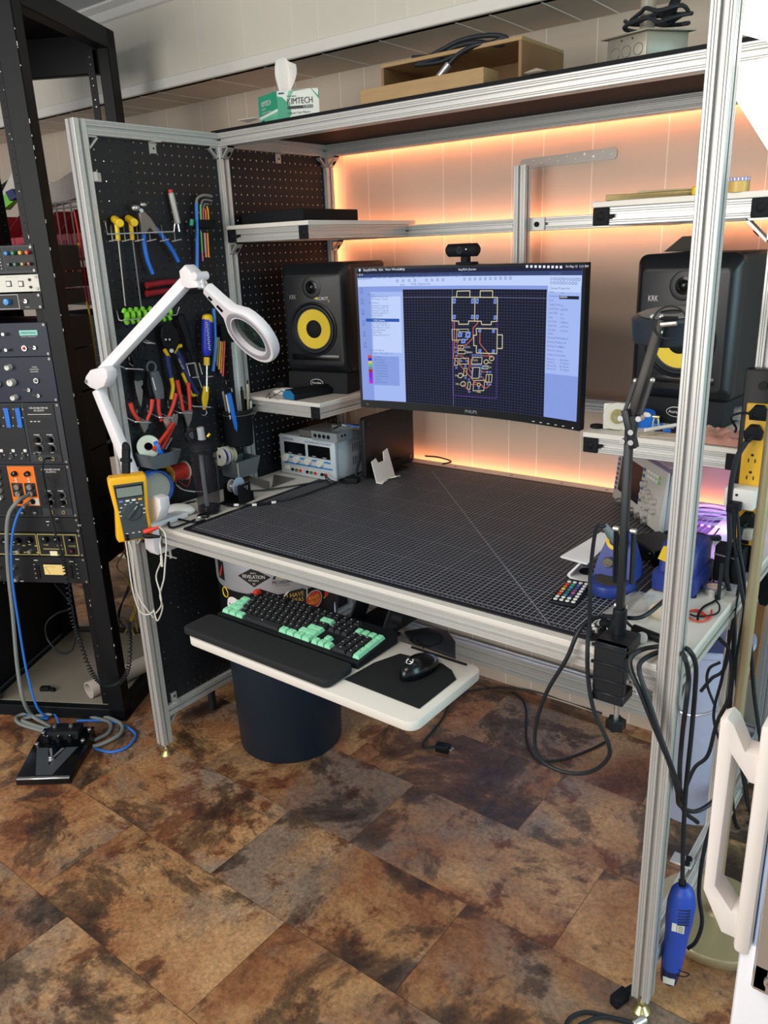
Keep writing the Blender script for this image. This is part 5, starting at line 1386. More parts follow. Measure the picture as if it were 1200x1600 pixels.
# white computer mouse puck and strap watch
p = PZ(283, 803, D)
mb = MB(); mb.sph(p + Vector((0, 0, .014)), .042, WHITE, (1.15, .62, .42), 20, (0, 0, .35)); solo('charging_case', mb, 'rounded white charger puck left of the water bottle', 'charger')
mb = MB(); mb.tube([PZ(u, v, D + .006) for u, v in ((305, 812), (290, 818), (272, 824), (264, 822), (265, 815), (276, 811), (292, 814), (306, 816), (320, 812))], .0032, BLKM, 8, 5, radii=None)
mb.box(PZ(318, 806, D + .006), (.035, .018, .009), BLKG, (0, 0, .5), .003); mb.box(PZ(312, 808, D + .008), (.012, .014, .006), STEEL, (0, 0, .5), .002)
solo('wrist_strap', mb, 'black looped strap with steel buckle in front of the bottle', 'strap')
cable('black_cable', 'thin black cable curving on the white desk behind the bottle', [PZ(u, v, D + .003) for u, v in ((306, 783), (290, 787), (281, 794), (280, 801), (285, 803))], .0028)
# solder reel on a stand
t = thing('solder_reel', 'solder reel on a black stand right of the water bottle', 'solder', (.19, .285, D), 0)
sp = PZ(368, 785, D)
mb = MB()
o = PZ(352, 786, D); o2 = PZ(393, 783, D)
mb.box(sp + Vector((0, .005, .002)), (.075, .085, .004), BLKM, (0, 0, .15), .001); 
for k in (-.032, .034): mb.box(sp + Vector((k, .01, .032)), (.003, .06, .06), BLKM, (0, 0, .15), .001)
mb.box(sp + Vector((0, .04, .016)), (.07, .003, .028), BLKM, (0, 0, .15)); part('stand', mb, t)
rc = sp + Vector((0, .005, .052))
mb = MB(); mb.lathe([(.006, .012), (.029, .012), (.029, .015), (.006, .015), (.006, .012)], mat('pale blue flange', '#b8c9e0', .35), rc, (.95, .2, 0), 30); mb.lathe([(.006, -.015), (.020, -.015), (.020, -.013), (.006, -.013), (.006, -.015)], PWHITE, rc, (.95, .2, 0), 26); part('flange', mb, t)
mb = MB(); mb.lathe([(.006, -.013), (.015, -.013), (.0157, -.008), (.015, -.004), (.0157, .001), (.015, .006), (.0155, .012), (.006, .012)], STEEL, rc, (.95, .2, 0), 26); part('wire', mb, t, 'shiny solder wire')
mb = MB(); mb.cyl(rc - Vector((.034, .007, 0)), rc + Vector((.036, .008, 0)), .003, STEEL, n=10); mb.tube([rc + Vector((.036, .008, 0)), rc + Vector((.044, .01, .006)), rc + Vector((.042, .01, -.006))], .002, STEEL, 6); mb.cyl(sp + Vector((-.025, .045, .02)), sp + Vector((-.026, .046, .11)), .002, mat('pale wood', '#c9bd9c'), n=6); part('axle', mb, t)
# bent metal bracket and sheet
mb = MB(); a, b, c_, d_ = PZ(398, 745, D + .004), PZ(415, 763, D + .004), PZ(428, 764, D + .004), PZ(410, 742, D + .004)
mb.prism([PZ(378, 741, D + .028), PZ(421, 753, D + .028), PZ(421, 766, D + .002), PZ(380, 750, D + .012)], (0, .002, .001), DSTEEL); 
solo('metal_bracket', mb, 'folded thin metal bracket behind the solder reel', 'bracket')
mb = MB(); mb.prism([PZ(425, 762, D + .001), PZ(428, 742, D + .001), PZ(462, 748, D + .001)], (0, 0, .0015), DSTEEL); solo('metal_sheet', mb, 'triangular piece of sheet metal before the power supply', 'sheet metal')
cable('audio_cable', 'black cable with white banded plugs across the mat corner', [PZ(u, v, MZ + .004) for u, v in ((355, 788), (372, 789), (390, 788), (402, 787), (418, 786), (432, 783), (460, 778), (500, 764), (540, 748), (560, 740))], .0028,
      more=lambda mb: [mb.tube([PZ(u, v, MZ + .006), PZ(u2, v2, MZ + .006)], .0042, m_, 8) for u, v, u2, v2, m_ in ((352, 788, 366, 789, BLKM), (366, 789, 373, 789, WHITE), (394, 789, 401, 788.5, WHITE), (401, 788.5, 424, 785.5, BLKM), (424, 785.5, 431, 784.5, WHITE))])
cable('black_cable', 'black cable from the solder reel to the bench power supply', [PZ(u, v, D + .006) for u, v in ((392, 767), (420, 765), (460, 759), (500, 752), (530, 746), (556, 742))], .0028)

# bench power supply
t = thing('bench_power_supply', 'pale blue grey bench power supply with two dark meters', 'power supply', (.195, .72, D), 0)
PS = mat('pale blue grey case', '#c2ccd4', .45); PSD = mat('blue print band', '#2f83c9', .5)
px0, px1, py0, py1, pz0, pz1 = .072, .318, .605, .83, D + .006, .968
mb = MB(); mb.bx((px0, py0 + .004, pz0), (px1, py1, pz1), PS, .004, 2); part('case', mb, t)
mb = MB(); mb.bx((px0 - .003, py0 - .006, pz0 - .004), (px1 + .003, py0 + .008, pz1 + .003), PS, .004, 2); fp_ = part('front_panel', mb, t)
for k in (0, 1):
    a = px0 + .020 + k * .110
    mb = MB(); mb.bx((a, py0 - .008, pz1 - .062), (a + .098, py0 - .005, pz1 - .020), BLKG, .001, 1); mb.bx((a + .02, py0 - .0085, pz1 - .058), (a + .036, py0 - .008, pz1 - .0565), WRITE); mb.bx((a + .066, py0 - .0085, pz1 - .058), (a + .082, py0 - .008, pz1 - .0565), WRITE); part('display', mb, fp_)
mb = MB()
for k in (0, 1):
    a = px0 + .012 + k * .110; mb.bx((a, py0 - .0068, pz1 - .076), (a + .106, py0 - .0058, pz1 - .070), PSD); 
mb.bx((px0 + .012, py0 - .0068, pz0 + .034), (px1 - .012, py0 - .0058, pz0 + .039), PSD)
mb.txt('ZHAOXIN', (px0 + .018, py0 - .0066, pz1 - .014), (1, 0, 0), (0, 0, 1), .007, NAVY, 'L'); mb.txt('DC POWER SUPPLY RXN-305D-II', (px1 - .012, py0 - .0066, pz1 - .014), (1, 0, 0), (0, 0, 1), .0055, NAVY, 'R')
part('panel_print', mb, fp_)
for k, x in enumerate((.100, .150, .203, .258)):
    mb = MB(); mb.lathe([(.014, 0), (.0125, .012), (.011, .014), (0, .014)], PWHITE, (x, py0 - .006, pz0 + .054), (0, -1, 0), 20); part('knob', mb, fp_)
for x, m_ in ((.128, BLKM), (.146, mat('green post', '#2f7d55', .4)), (.164, RED), (.196, BLKM), (.214, mat('green post', '#2f7d55')), (.232, RED), (.262, BLKM), (.280, RED)):
    mb = MB(); mb.cyl((x, py0 - .006, pz0 + .016), (x, py0 - .014, pz0 + .016), .0052, m_, n=12); mb.cyl((x, py0 - .006, pz0 + .016), (x, py0 - .008, pz0 + .016), .0075, PWHITE, n=12); part('binding_post', mb, fp_)
mb = MB(); mb.bx((.086, py0 - .009, pz0 + .012), (.112, py0 - .005, pz0 + .026), PWHITE, .003, 2); part('power_switch', mb, fp_)
mb = MB()
for i in range(7):
    for j in range(2): mb.bx((px1, .69 + i * .012, pz0 + .035 + j * .045), (px1 + .0012, .694 + i * .012, pz0 + .062 + j * .045), GREYP)
part('vents', mb, t)
# grey metal boxes stacked on the supply
t = thing('interface_box', 'open grey metal interface box with round sockets atop power supply', 'electronics box', (.29, .62, .971), 0)
GM = mat('grey painted metal', '#8d979c', .45, .2)
mb = MB(); mb.bx((.235, .585, .9715), (.345, .690, .9735), GM); mb.bx((.235, .585, .9735), (.345, .5875, 1.002), GM); mb.bx((.3425, .5875, .9735), (.345, .690, 1.002), GM); mb.bx((.235, .6875, .9735), (.3425, .690, 1.002), GM); part('case', mb, t)
mb = MB()
for k in range(4): mb.cyl((.252 + k * .019, .585, .987), (.252 + k * .019, .5835, .987), .0068, BLKM, n=14)
for y in (.61, .625): mb.cyl((.345, y, .990), (.3465, y, .990), .004, BLKM, n=10)
part('sockets', mb, t)
mb = MB(); mb.bx((.165, .600, .9715), (.230, .602, .995), DSTEEL); mb.bx((.165, .600, .9715), (.230, .68, .9735), DSTEEL); solo('metal_tray', mb, 'thin grey metal tray left of the interface box', 'tray')
mb = MB()
rnd = random.Random(9)
for i in range(5): mb.tube([(.30 + rnd.uniform(0, .04), .60 + rnd.uniform(0, .05), 1.003 + i * .002), (.33, .63 + rnd.uniform(0, .04), 1.014 + rnd.uniform(0, .01)), (.365, .66 + rnd.uniform(0, .03), 1.006 + i * .002), (.39, .70, 1.0 + i * .003)], .0022, [DSTEEL, WHITE, mat('copper wire', '#b0603a', .4), BLKM, BLUE][i], 6, 5)
solo('wire_bundle', mb, 'mixed short wires lying on the grey interface box', 'wires')
cable('test_lead', 'black lead loop hanging from the power supply terminals', [Vector((.262, .590, pz0 + .016)), Vector((.285, .575, pz0 + .026)), Vector((.32, .57, pz0 + .012)), Vector((.345, .585, D + .008)), Vector((.33, .58, D + .004)), Vector((.30, .575, D + .008)), Vector((.28, .592, pz0 + .016))], .0022)

# closed laptop standing on edge
t = thing('laptop', 'closed dark grey laptop standing on its long edge', 'laptop', (.405, .79, MZ), 0)
LM = mat('space grey aluminium', '#26272b', .45, .4, .04)
mb = MB()
ly0, ly1, lz0, lz1 = .652, .925, D + .012, 1.045
yz = rr_poly(ly0, lz0, ly1, lz1, .012)
mb.prism([Vector((.391, y, z)) for y, z in yz], (.013, 0, 0), LM, .002, 2); part('base_case', mb, t)
mb = MB(); mb.prism([Vector((.386, y, z)) for y, z in yz], (.0045, 0, 0), LM, .0015, 2); part('screen_lid', mb, t)
for y in (ly0 + .022, ly1 - .022):
    for z in (lz0 + .022, lz1 - .022):
        mb = MB(); mb.cyl((.404, y, z), (.4056, y, z), .0075, BLKG, n=18); part('rubber_foot', mb, t)
mb = MB(); mb.bx((.37, .70, MZ), (.425, .86, MZ + .006), BLKM, .002, 1)
for x in (.382, .4085): mb.bx((x - .0035, .72, MZ + .006), (x + .0035, .84, MZ + .04), BLKM, .001, 1)
solo('laptop_stand', mb, 'black slotted stand holding the closed laptop upright', 'stand')
# white bent stand before the laptop
t = thing('phone_stand', 'small white bent metal stand leaning in front of the laptop', 'stand', (.46, .72, MZ), 0)
SW = mat('white powder coat', '#e3e1df', .4, 0, .02)
mb = MB(); bz = MZ
o = PZ(586, 756, bz); uy_ = (PZ(632, 738, bz) - o).normalized(); ux_ = Vector((uy_.y, -uy_.x, 0))
def sp_(a, b, z_): return o + uy_ * a + ux_ * b + Vector((0, 0, z_))
mb.prism([sp_(0, 0, .020), sp_(.0, -.014, .072), sp_(.026, -.016, .078), sp_(.032, -.012, .062), sp_(.062, -.012, .062), sp_(.070, -.020, .090), sp_(.096, -.022, .096), sp_(.098, 0, .020), sp_(.098, .004, .004), sp_(.0, .004, .004)], ux_ * .004, SW, .001, 1)
mb.prism([sp_(0, .004, .002), sp_(0, .030, .002), sp_(.004, .034, .010), sp_(.024, .034, .010), sp_(.030, .012, .003), sp_(.066, .012, .003), sp_(.072, .034, .010), sp_(.092, .034, .010), sp_(.098, .030, .002), sp_(.098, .004, .002)], (0, 0, .004), SW, .001, 1)
part('plate', mb, t)
cable('black_cable', 'black cable running along the wall behind the laptop', [Vector((.44, .94, D + .03)), Vector((.47, .98, D + .02)), Vector((.52, .985, D + .01)), Vector((.50, .96, D + .004))], .0028)
mb = MB(); mb.box((.37, .62, D + .012), (.05, .03, .02), BLKM, (0, 0, .3), .004); mb.tube([(.35, .60, D + .006), (.32, .585, D + .006)], .004, BLKM, 8)
solo('adaptor', mb, 'black cable adaptor lying between power supply and laptop', 'adaptor')
cable('black_cable', 'black cable bundle hanging between power supply and laptop', [Vector((.37, .64, D + .02)), Vector((.36, .67, D + .06)), Vector((.352, .70, D + .11)), Vector((.355, .73, D + .06)), Vector((.362, .76, D + .01))], .005)

# ---------------------------------------------------------------- curved monitor
t = thing('monitor', 'wide black curved monitor showing a circuit board layout', 'monitor', (.833, .585, 1.11), 0)
MX0, MX1, MZ0, MZ1, MYE, SAG = .482, 1.186, 1.107, 1.511, .548, .042
def mon(u, v, off=0.0):
    """u 0..1 across, v 0..1 up the panel; off toward the viewer"""
    q = 2 * u - 1
    return Vector((MX0 + (MX1 - MX0) * u, MYE + SAG * (1 - q * q) - off, MZ0 + (MZ1 - MZ0) * v))
NSEG = 28
def msheet(mb, u0, v0, u1, v1, m, off, n=None):
    n = n or max(1, int(abs(u1 - u0) * NSEG) + 1); V = []; F = []
    for i in range(n + 1):
        u = u0 + (u1 - u0) * i / n; V += [mon(u, v0, off), mon(u, v1, off)]
    for i in range(n): F.append((2 * i, 2 * i + 2, 2 * i + 3, 2 * i + 1))
    mb.raw(V, F, m)
mb = MB(); n = NSEG; V = []; F = []
for i in range(n + 1):
    u = i / n; V += [mon(u, 0), mon(u, 1), mon(u, 1, -.028 - .02 * sin(pi * u)), mon(u, 0, -.028 - .02 * sin(pi * u))]
for i in range(n):
    for k in range(4): F.append((4 * i + k, 4 * i + 4 + k, 4 * i + 4 + (k + 1) % 4, 4 * i + (k + 1) % 4))
F += [(0, 1, 2, 3), (4 * n + 3, 4 * n + 2, 4 * n + 1, 4 * n)]
mb.raw(V, F, BLK); part('housing', mb, t)
SU0, SU1, SV0, SV1 = .013, .987, .058, .984
def EM(name, c, s=1.0):
    m = mat('screen ' + name, c, .5, 0, 0, emit=s * .95, spec=.04)
    m.node_tree.nodes['Principled BSDF'].inputs['Base Color'].default_value = (.012, .012, .014, 1)
    return m
# screen content, measured on the glass: homography from the photo's screen corners
SC = [(557.3, 425), (908.3, 413.3), (915, 673.3), (585, 633.3)]
def homog(src, dst):
    A_ = []; b_ = []
    for (x, y), (u, v) in zip(src, dst):
        A_.append([x, y, 1, 0, 0, 0, -u * x, -u * y]); b_.append(u)
        A_.append([0, 0, 0, x, y, 1, -v * x, -v * y]); b_.append(v)
    n = 8
    for i in range(n):
        p = max(range(i, n), key=lambda r: abs(A_[r][i])); A_[i], A_[p] = A_[p], A_[i]; b_[i], b_[p] = b_[p], b_[i]
        for r in range(n):
            if r != i:
                f = A_[r][i] / A_[i][i]
                A_[r] = [a - f * q for a, q in zip(A_[r], A_[i])]; b_[r] -= f * b_[i]
    return [b_[i] / A_[i][i] for i in range(n)]
HH = homog(SC, [(0, 1), (1, 1), (1, 0), (0, 0)])
def su(x, y):
    w_ = HH[6] * x + HH[7] * y + 1
    u = (HH[0] * x + HH[1] * y + HH[2]) / w_; v = (HH[3] * x + HH[4] * y + HH[5]) / w_
    return SU0 + (SU1 - SU0) * u, SV0 + (SV1 - SV0) * v
SB = EM('panel blue white', '#a9c0fb', .95); SB2 = EM('soft blue', '#8ea6ee', .9); SW_ = EM('pale white', '#c4d6ff', 1.0); SDK = EM('menu bar', '#1b2144', .55); STT = EM('title bar', '#3f5590', .6); SCAN = EM('canvas', '#070c26', .5)
SLN = EM('grid line', '#56629a', .6); STX = EM('text slate', '#6f84c8', .7); SSEL = EM('selection blue', '#2f63c8', .8); SYL = EM('silk yellow', '#e8e0b0', .9); SRD = EM('copper red', '#e0705c', .9); SPU = EM('outline purple', '#7a3fc0', .7); SPD = EM('pad blue', '#7f9cf0', .85); SWT = EM('white text', '#eef2ff', 1.0)
mb = MB()
full = lambda u0, v0, u1, v1, m, o: msheet(mb, u0, v0, u1, v1, m, o)
full(SU0, SV0, SU1, SV1, SB, .0012)
sw, sh = SU1 - SU0, SV1 - SV0
def U(a): return SU0 + sw * a
def Vv(a): return SV1 - sh * a
full(U(0), Vv(.032), U(1), Vv(0), SDK, .0016)
full(U(0), Vv(.060), U(1), Vv(.032), STT, .0016)
full(U(0), Vv(.125), U(1), Vv(.060), SW_, .0016)
full(U(0), Vv(.165), U(1), Vv(.125), SB2, .0016)
cu0, cv1 = su(621, 457.5); cu1, cv0 = su(853, 648)
cl, _ = su(641, 634); cl = cu0
cr, _ = su(848, 455)
cvb = SV0
full(cu0, cvb, cr, cv1, SCAN, .0018)
full(cr, SV0, SU1, SV1 - sh * .165, SB, .0017)
full(cr + .004, Vv(.165), SU1 - .002, Vv(.075), SW_, .0019)
full(cr, SV0, SU1, SV0 + sh * .30, SB2, .0018)
full(U(0), SV0, U(.055), Vv(.165), SB2, .0017)
full(U(.06), Vv(.62), cu0 - .012, Vv(.20), SW_, .0018)
part('screen', mb, t)
mb = MB()
ng = 49; 
for i in range(ng + 1):
    u = cu0 + (cr - cu0) * i / ng; msheet(mb, u - .0004, cvb, u + .0004, cv1, SLN, .0022, 1)
nr = 43
for j in range(nr + 1):
    v = cvb + (cv1 - cvb) * j / nr; msheet(mb, cu0, v - .0007, cr, v + .0007, SLN, .0022)
u_, v_ = su(700, 470); msheet(mb, cu0, v_ - .001, cr, v_ + .001, EM('axis line', '#8f98c8', .8), .0023)
u_, _ = su(693, 456); msheet(mb, u_ - .0006, cvb, u_ + .0006, cv1, EM('axis line', '#8f98c8'), .0023)
part('canvas_grid', mb, t)
mb = MB()
def sline(pts, m, w=1.1, off=.0027, closed=False):
    Q = [su(680 + x / 8, 440 + y / 8) for x, y in pts]
    if closed: Q.append(Q[0])
    hw = w * .00062
    for (ua, va), (ub, vb) in zip(Q, Q[1:]):
        a, b = mon(ua, va, off), mon(ub, vb, off); d = (b - a)
        if d.length < 1e-6: continue
        d.normalize(); s_ = d.cross(Vector((0, -1, 0))).normalized() * hw; e = d * hw * .6
        mb.quad(a - s_ - e, b - s_ + e, b + s_ + e, a + s_ - e, m)
def sring(x, y, r, m, w=1.0, n=12, sq=False):
    if sq: sline([(x - r, y - r), (x + r, y - r), (x + r, y + r), (x - r, y + r)], m, w, closed=True)
    else: sline([(x + r * cos(2 * pi * i / n), y + r * sin(2 * pi * i / n)) for i in range(n)], m, w, closed=True)
def spad(x, y, rx, ry, m=None, hole=True):
    Q = [su(680 + px / 8, 440 + py / 8) for px, py in ((x - rx, y + ry), (x + rx, y + ry), (x + rx, y - ry), (x - rx, y - ry))]
    mb.quad(*[mon(u, v, .0029) for u, v in Q], m or SPD)
    if hole:
        Q = [su(680 + px / 8, 440 + py / 8) for px, py in ((x - rx * .3, y + ry * .3), (x + rx * .3, y + ry * .3), (x + rx * .3, y - ry * .3), (x - rx * .3, y - ry * .3))]
        mb.quad(*[mon(u, v, .0031) for u, v in Q], SCAN)
Y2 = 1.7
sline([(165, 235), (165, 160), (325, 155), (330, 235)], SYL, Y2); sline([(460, 235), (455, 155), (615, 152), (620, 240)], SYL, Y2)
sline([(110, 240), (685, 240), (705, 560), (630, 565), (630, 605), (510, 605), (500, 560), (340, 558), (342, 600), (222, 600), (218, 560), (135, 555)], SYL, Y2, closed=True)
sline([(395, 240), (415, 555)], SYL, Y2)
sline([(445, 655), (715, 660), (735, 990), (472, 980), (465, 885), (432, 885), (420, 745), (455, 745)], SYL, Y2, closed=True)
sline([(725, 740), (788, 740), (800, 920), (738, 920)], SYL, Y2)
sline([(145, 668), (345, 665), (350, 700), (235, 700)], SYL); sline([(145, 668), (160, 810), (345, 805), (350, 780)], SYL); sline([(205, 670), (212, 805)], SYL); sline([(215, 670), (245, 705)], SYL)
for b in ((238, 880, 308, 925), (242, 945, 332, 990), (272, 1048, 380, 1125), (215, 1048, 252, 1140), (335, 1180, 372, 1280), (470, 1340, 605, 1475), (620, 1265, 695, 1365), (398, 1362, 430, 1455), (425, 1040, 550, 1125), (445, 1170, 530, 1312), (565, 1150, 635, 1190)):
    x0_, y0_, x1_, y1_ = b; sline([(x0_, y0_), (x1_, y0_), (x1_, y1_), (x0_, y1_)], SYL, 1.3, closed=True)
sline([(655, 1268), (660, 1362)], SYL, 1.3)
for x, y, r in ((298, 1275, 30), (340, 1385, 30), (672, 1052, 30), (605, 1098, 28), (535, 1398, 20)): sring(x, y, r, SYL, 1.5)
sline([(110, 240), (230, 1530), (775, 1575), (735, 990), (705, 560)], SPU, 1.2)
sline([(165, 565), (190, 860), (195, 1040), (490, 1370), (545, 1375), (605, 1440), (640, 1440), (680, 1395)], SRD, 1.7)
sline([(445, 510), (455, 590), (405, 650), (415, 780), (340, 870), (285, 885), (230, 945)], SRD, 1.7)
sline([(495, 690), (505, 855), (670, 1040)], SRD, 1.7); sline([(225, 1015), (300, 1018), (355, 1080)], SRD, 1.4); sline([(540, 1018), (640, 1020), (665, 1045)], SRD, 1.4)
sline([(450, 1035), (410, 1070), (415, 1160), (440, 1180)], SRD, 1.4); sline([(385, 1085), (400, 1200), (440, 1245)], SRD, 1.4); sline([(340, 1390), (415, 1470)], SRD, 1.4); sline([(555, 1230), (640, 1230)], SRD, 1.4); sline([(550, 1280), (640, 1360), (640, 1390)], SRD, 1.4); sline([(430, 1395), (500, 1395)], SRD, 1.4); sline([(250, 790), (215, 880)], SRD, 1.4)
for x, y in ((142, 292), (370, 292), (428, 292), (658, 292), (668, 692), (688, 958)): spad(x, y, 18, 34 if y < 300 else 22)
for x, y in ((160, 505), (385, 503), (445, 503), (675, 510), (492, 686), (515, 952)): spad(x, y, 18, 28 if y < 520 else 20)
spad(348, 740, 32, 40); spad(250, 740, 26, 30); spad(298, 822, 26, 30)
for x, y in ((213, 908), (330, 905), (218, 965), (357, 970), (228, 1015), (295, 1085), (360, 1085), (240, 1172), (348, 1150), (365, 1308), (408, 1330), (425, 1487), (540, 1443), (645, 1392), (680, 1395), (632, 1232), (668, 1232), (575, 1162), (610, 1165)): sring(x, y, 11, SPD, 1.2, 8)
for i in range(4):
    sring(430 + i * 34, 1012, 12, SPD, 1.1, 8); sring(440 + i * 34, 1138, 12, SPD, 1.1, 8)
    sring(440, 1180 + i * 36, 10, SPD, 1.1, 8); sring(548, 1180 + i * 38, 10, SPD, 1.1, 8)
def stext(s, x, y, h, m, off=.0030, al='L'):
    u, v = su(x, y); u2, v2 = su(x + 10, y); a, b = mon(u, v, off), mon(min(u + .02, 1), v, off)
    mb.txt(s, a, b - a, (0, 0, 1), h, m, al)
for s, x, y in (('RV1', 352, 912), ('IN4001', 352, 980), ('10u', 236, 1282), ('100u', 252, 1392), ('TL072', 432, 1085), ('100K', 520, 1500), ('47n', 640, 1120), ('1M', 650, 1180), ('DC', 205, 838)):
    stext(s, 680 + x / 8, 440 + y / 8, .0045, SYL)
part('circuit_drawing', mb, t)
mb = MB()
# menu bar, menus and side panels
xs_ = .02
for s, x in (('EasyEDA', 566), ('File', 578.5), ('Edit', 586), ('View', 594), ('Window', 603), ('Help', 614)):
    stext(s, x, 427.3 - (x - 566) * .033, .0062, SWT, .0024)
u_, v_ = su(561, 427); q = mon(u_, v_ + .006, .0024); mb.prism([q + Vector((.0035 * cos(i * pi / 4), 0, .004 * sin(i * pi / 4))) for i in range(8)], (0, .0004, 0), SWT)
stext('Fri May 13  1:11 PM', 879, 417.8, .0055, SWT, .0024)
for k in range(9): 
    u_, v_ = su(811 + k * 7.4, 417); a = mon(u_, v_, .0024); mb.bx(a + Vector((-.003, -.0003, -.003)), a + Vector((.003, .0003, .003)), SWT)
stext('EasyEDA (Standard) 6.5.20 - Team Work mode', 700, 425.5, .0052, SWT, .0024)
for k, cm in enumerate(('#e06a5a', '#dfe4f4', '#9fd0c8')):
    u_, v_ = su(558.8 + k * 3, 433); a = mon(u_, v_, .0024); mb.bx(a + Vector((-.002, -.0003, -.002)), a + Vector((.002, .0003, .002)), EM('dot ' + cm, cm, .9))
stext('EasyEDA', 560.5, 440.8, .0085, SSEL, .0024)
xm = 587
for s, x in (('File', 584), ('Edit', 591), ('Place', 598), ('Format', 608), ('View', 619), ('Design', 627), ('Route', 638), ('Tools', 647.5), ('Fabrication', 656), ('Advanced', 672), ('Setting', 687), ('Help', 698)):
    stext(s, x, 439.4 - (x - 584) * .04, .0062, STX, .0024)
for k in range(22):
    if k in (4, 9, 10, 11): continue
    u_, v_ = su(612 + k * 8.2, 443.5 - k * .28); a = mon(u_, v_, .0024); mb.bx(a + Vector((-.003, -.0003, -.003)), a + Vector((.003, .0003, .0035)), STX); mb.bx(a + Vector((-.0018, -.0006, -.0018)), a + Vector((.0018, .0001, .0022)), SW_)
stext('PCB_Volume Pedal', 632, 450.3, .0062, STX, .0026); stext('Start', 617, 451.2, .0056, STX, .0026)
rows = [('Options', 575, 466.5), ('NRJ4HF Amazon-5mm 1', 579, 470), ('1590 Tempo-1 template', 579, 474), ('My Projects', 578, 480), ('Schematic Component', 581, 484.6), ('Mic Preamp DIL 75T(1)', 582, 488.5), ('Schematic Compressor', 582, 492.5), ('Variable Supply for Pedals', 582.5, 496.5), ('Volume Pedal', 582.5, 500.5), ('Sheet_1', 585, 504.5), ('PCB_Volume Pedal', 587, 508.4), ('My Analyze Board', 586, 512.2), ('Pre Amp: TRS Mic Hi/Lo Opt', 586, 516), ('SSR Relay Sch Schottky', 586.5, 520), ('Summing Mixer', 587, 524), ('Split PI Rev', 587.5, 528), ('Output Ferrite D: 1/3', 588, 532)]
for s, x, y in rows:
    if s.startswith('PCB'): 
        a, b = su(577, y + .8), su(620.5, y - 3.2); msheet(mb, a[0], a[1], b[0], b[1], SSEL, .0022, 2)
    stext(s, x, y, .0046, SWT if s.startswith('PCB') else STX, .0026)
stext('Layers and Objects', 585.5, 556, .0044, STX, .0026); stext('All   Layer   Non-Copper   Objects', 587, 560.5, .0042, STX, .0026)
a, b = su(592, 610), su(625.5, 567); msheet(mb, a[0], a[1], b[0], b[1], SB2, .0021, 2)
for k, (cm, s) in enumerate((('#e0564a', 'TopLayer'), ('#1a1fd0', 'BottomLayer'), ('#e8d46a', 'TopSilkLayer'), ('#6fd080', 'BottomSilkLayer'), ('#8a92a8', 'TopPasteMaskLayer'), ('#b03030', 'BottomPasteMaskLayer'), ('#9a1fd8', 'TopSolderMaskLayer'), ('#a01fe0', 'BottomSolderMaskLayer'), ('#7a48f0', 'Ratlines'), ('#d81fd0', 'BoardOutLine'))):
    y = 565.3 + k * 4.5; x = 585.2 + k * .62
    a, b = su(x, y + 2.2), su(x + 4.2, y - 2.2); msheet(mb, a[0], min(a[1], b[1]), b[0], max(a[1], b[1]), EM('layer ' + cm, cm, .85), .0024, 1)
    stext(s, x + 8.5, y + 1.4, .0044, STX, .0026)
for k in range(6):
    u_, v_ = su(566 + k * 2.6, 457 + k * 17.5); a = mon(u_, v_, .0024); mb.ring(a, (0, 1, 0), .0045, .0007, STX, 10, 4); mb.bx(a + Vector((-.006, -.0003, -.010)), a + Vector((.006, .0003, -.008)), STX)
stext('PCB Tools', 852.5, 430, .005, STX, .0028)
for k in range(10):
    for j in range(2):
        if j == 1 and k == 9: continue
        u_, v_ = su(855 + k * 5.5, 437.3 + j * 6.6); a = mon(u_, v_, .0028); mb.ring(a, (0, 1, 0), .0032, .0006, STX, 4 + k % 5, 4)
stext('Canvas Properties', 853.5, 454.8, .0056, STX, .0028)
prop = [('Units', 'mm', 460.5), ('Background', '', 467.5), ('Grid', None, 475), ('Visible Grid', 'Yes', 482), ('Grid Color', '#FFFFFF', 489), ('Grid Style', 'line', 496), ('Snap', 'Yes', 503), ('Grid Size', '1.000mm', 510), ('Snap Size', '0.127mm', 517), ('Alt Snap', '0.127mm', 524), ('Other', None, 530.5), ('Routing Width', '0.400mm', 537), ('Routing Angle', 'Line 45', 544), ('Routing Conflict', 'Block', 551), ('Remove Loop', 'Yes', 558), ('Copper Zone', 'Visible', 565), ('Mouse-X', '40.259mm', 572.5), ('Mouse-Y', '-75.259mm', 577.8), ('Mouse-DX', '40.259mm', 583.1), ('Mouse-DY', '-75.259mm', 588.4)]
for s, w_, y in prop:
    stext(s, 853 + (y - 455) * .034, y, .0046, STX, .0028)
    if w_: stext(w_, 873 + (y - 455) * .05, y + 1.6, .0046, STX, .0028)
a, b = su(871, 471), su(906, 465.5); msheet(mb, a[0], a[1], b[0], b[1], SDK, .0026, 2); stext('#000000', 872, 469, .0042, SWT, .0032)
part('screen_text', mb, t)
mb = MB(); a = mon(.5, .017, .0006); mb.txt('PHILIPS', mon(.515, .018, .0006), (1, 0, 0), (0, 0, 1), .0085, mat('grey logo', '#9aa0a8', .4)); a = mon(.03, .022, .0006); mb.txt('325E', a, (1, 0, 0), (0, 0, 1), .004, mat('grey logo', '#9aa0a8'))
for k in range(5): p = mon(.80 + k * .033, .014, .0006); mb.bx(p + Vector((-.004, 0, 0)), p + Vector((.004, .0005, .0016)), WRITE)
p = mon(.972, .014, .0006); mb.sph(p, .0015, EM('power led', '#ffffff', 2.0)); part('bezel_marks', mb, t)
mb = MB(); mb.bx((.76, .62, 1.24), (.86, .64, 1.36), BLK, .004, 1); mb.bx((.78, .64, 1.28), (.83, .70, 1.33), BLK, .004, 1); mb.bx((.785, .70, 1.29), (.822, YR - S, 1.32), BLK, .003, 1); part('mount_arm', mb, t)
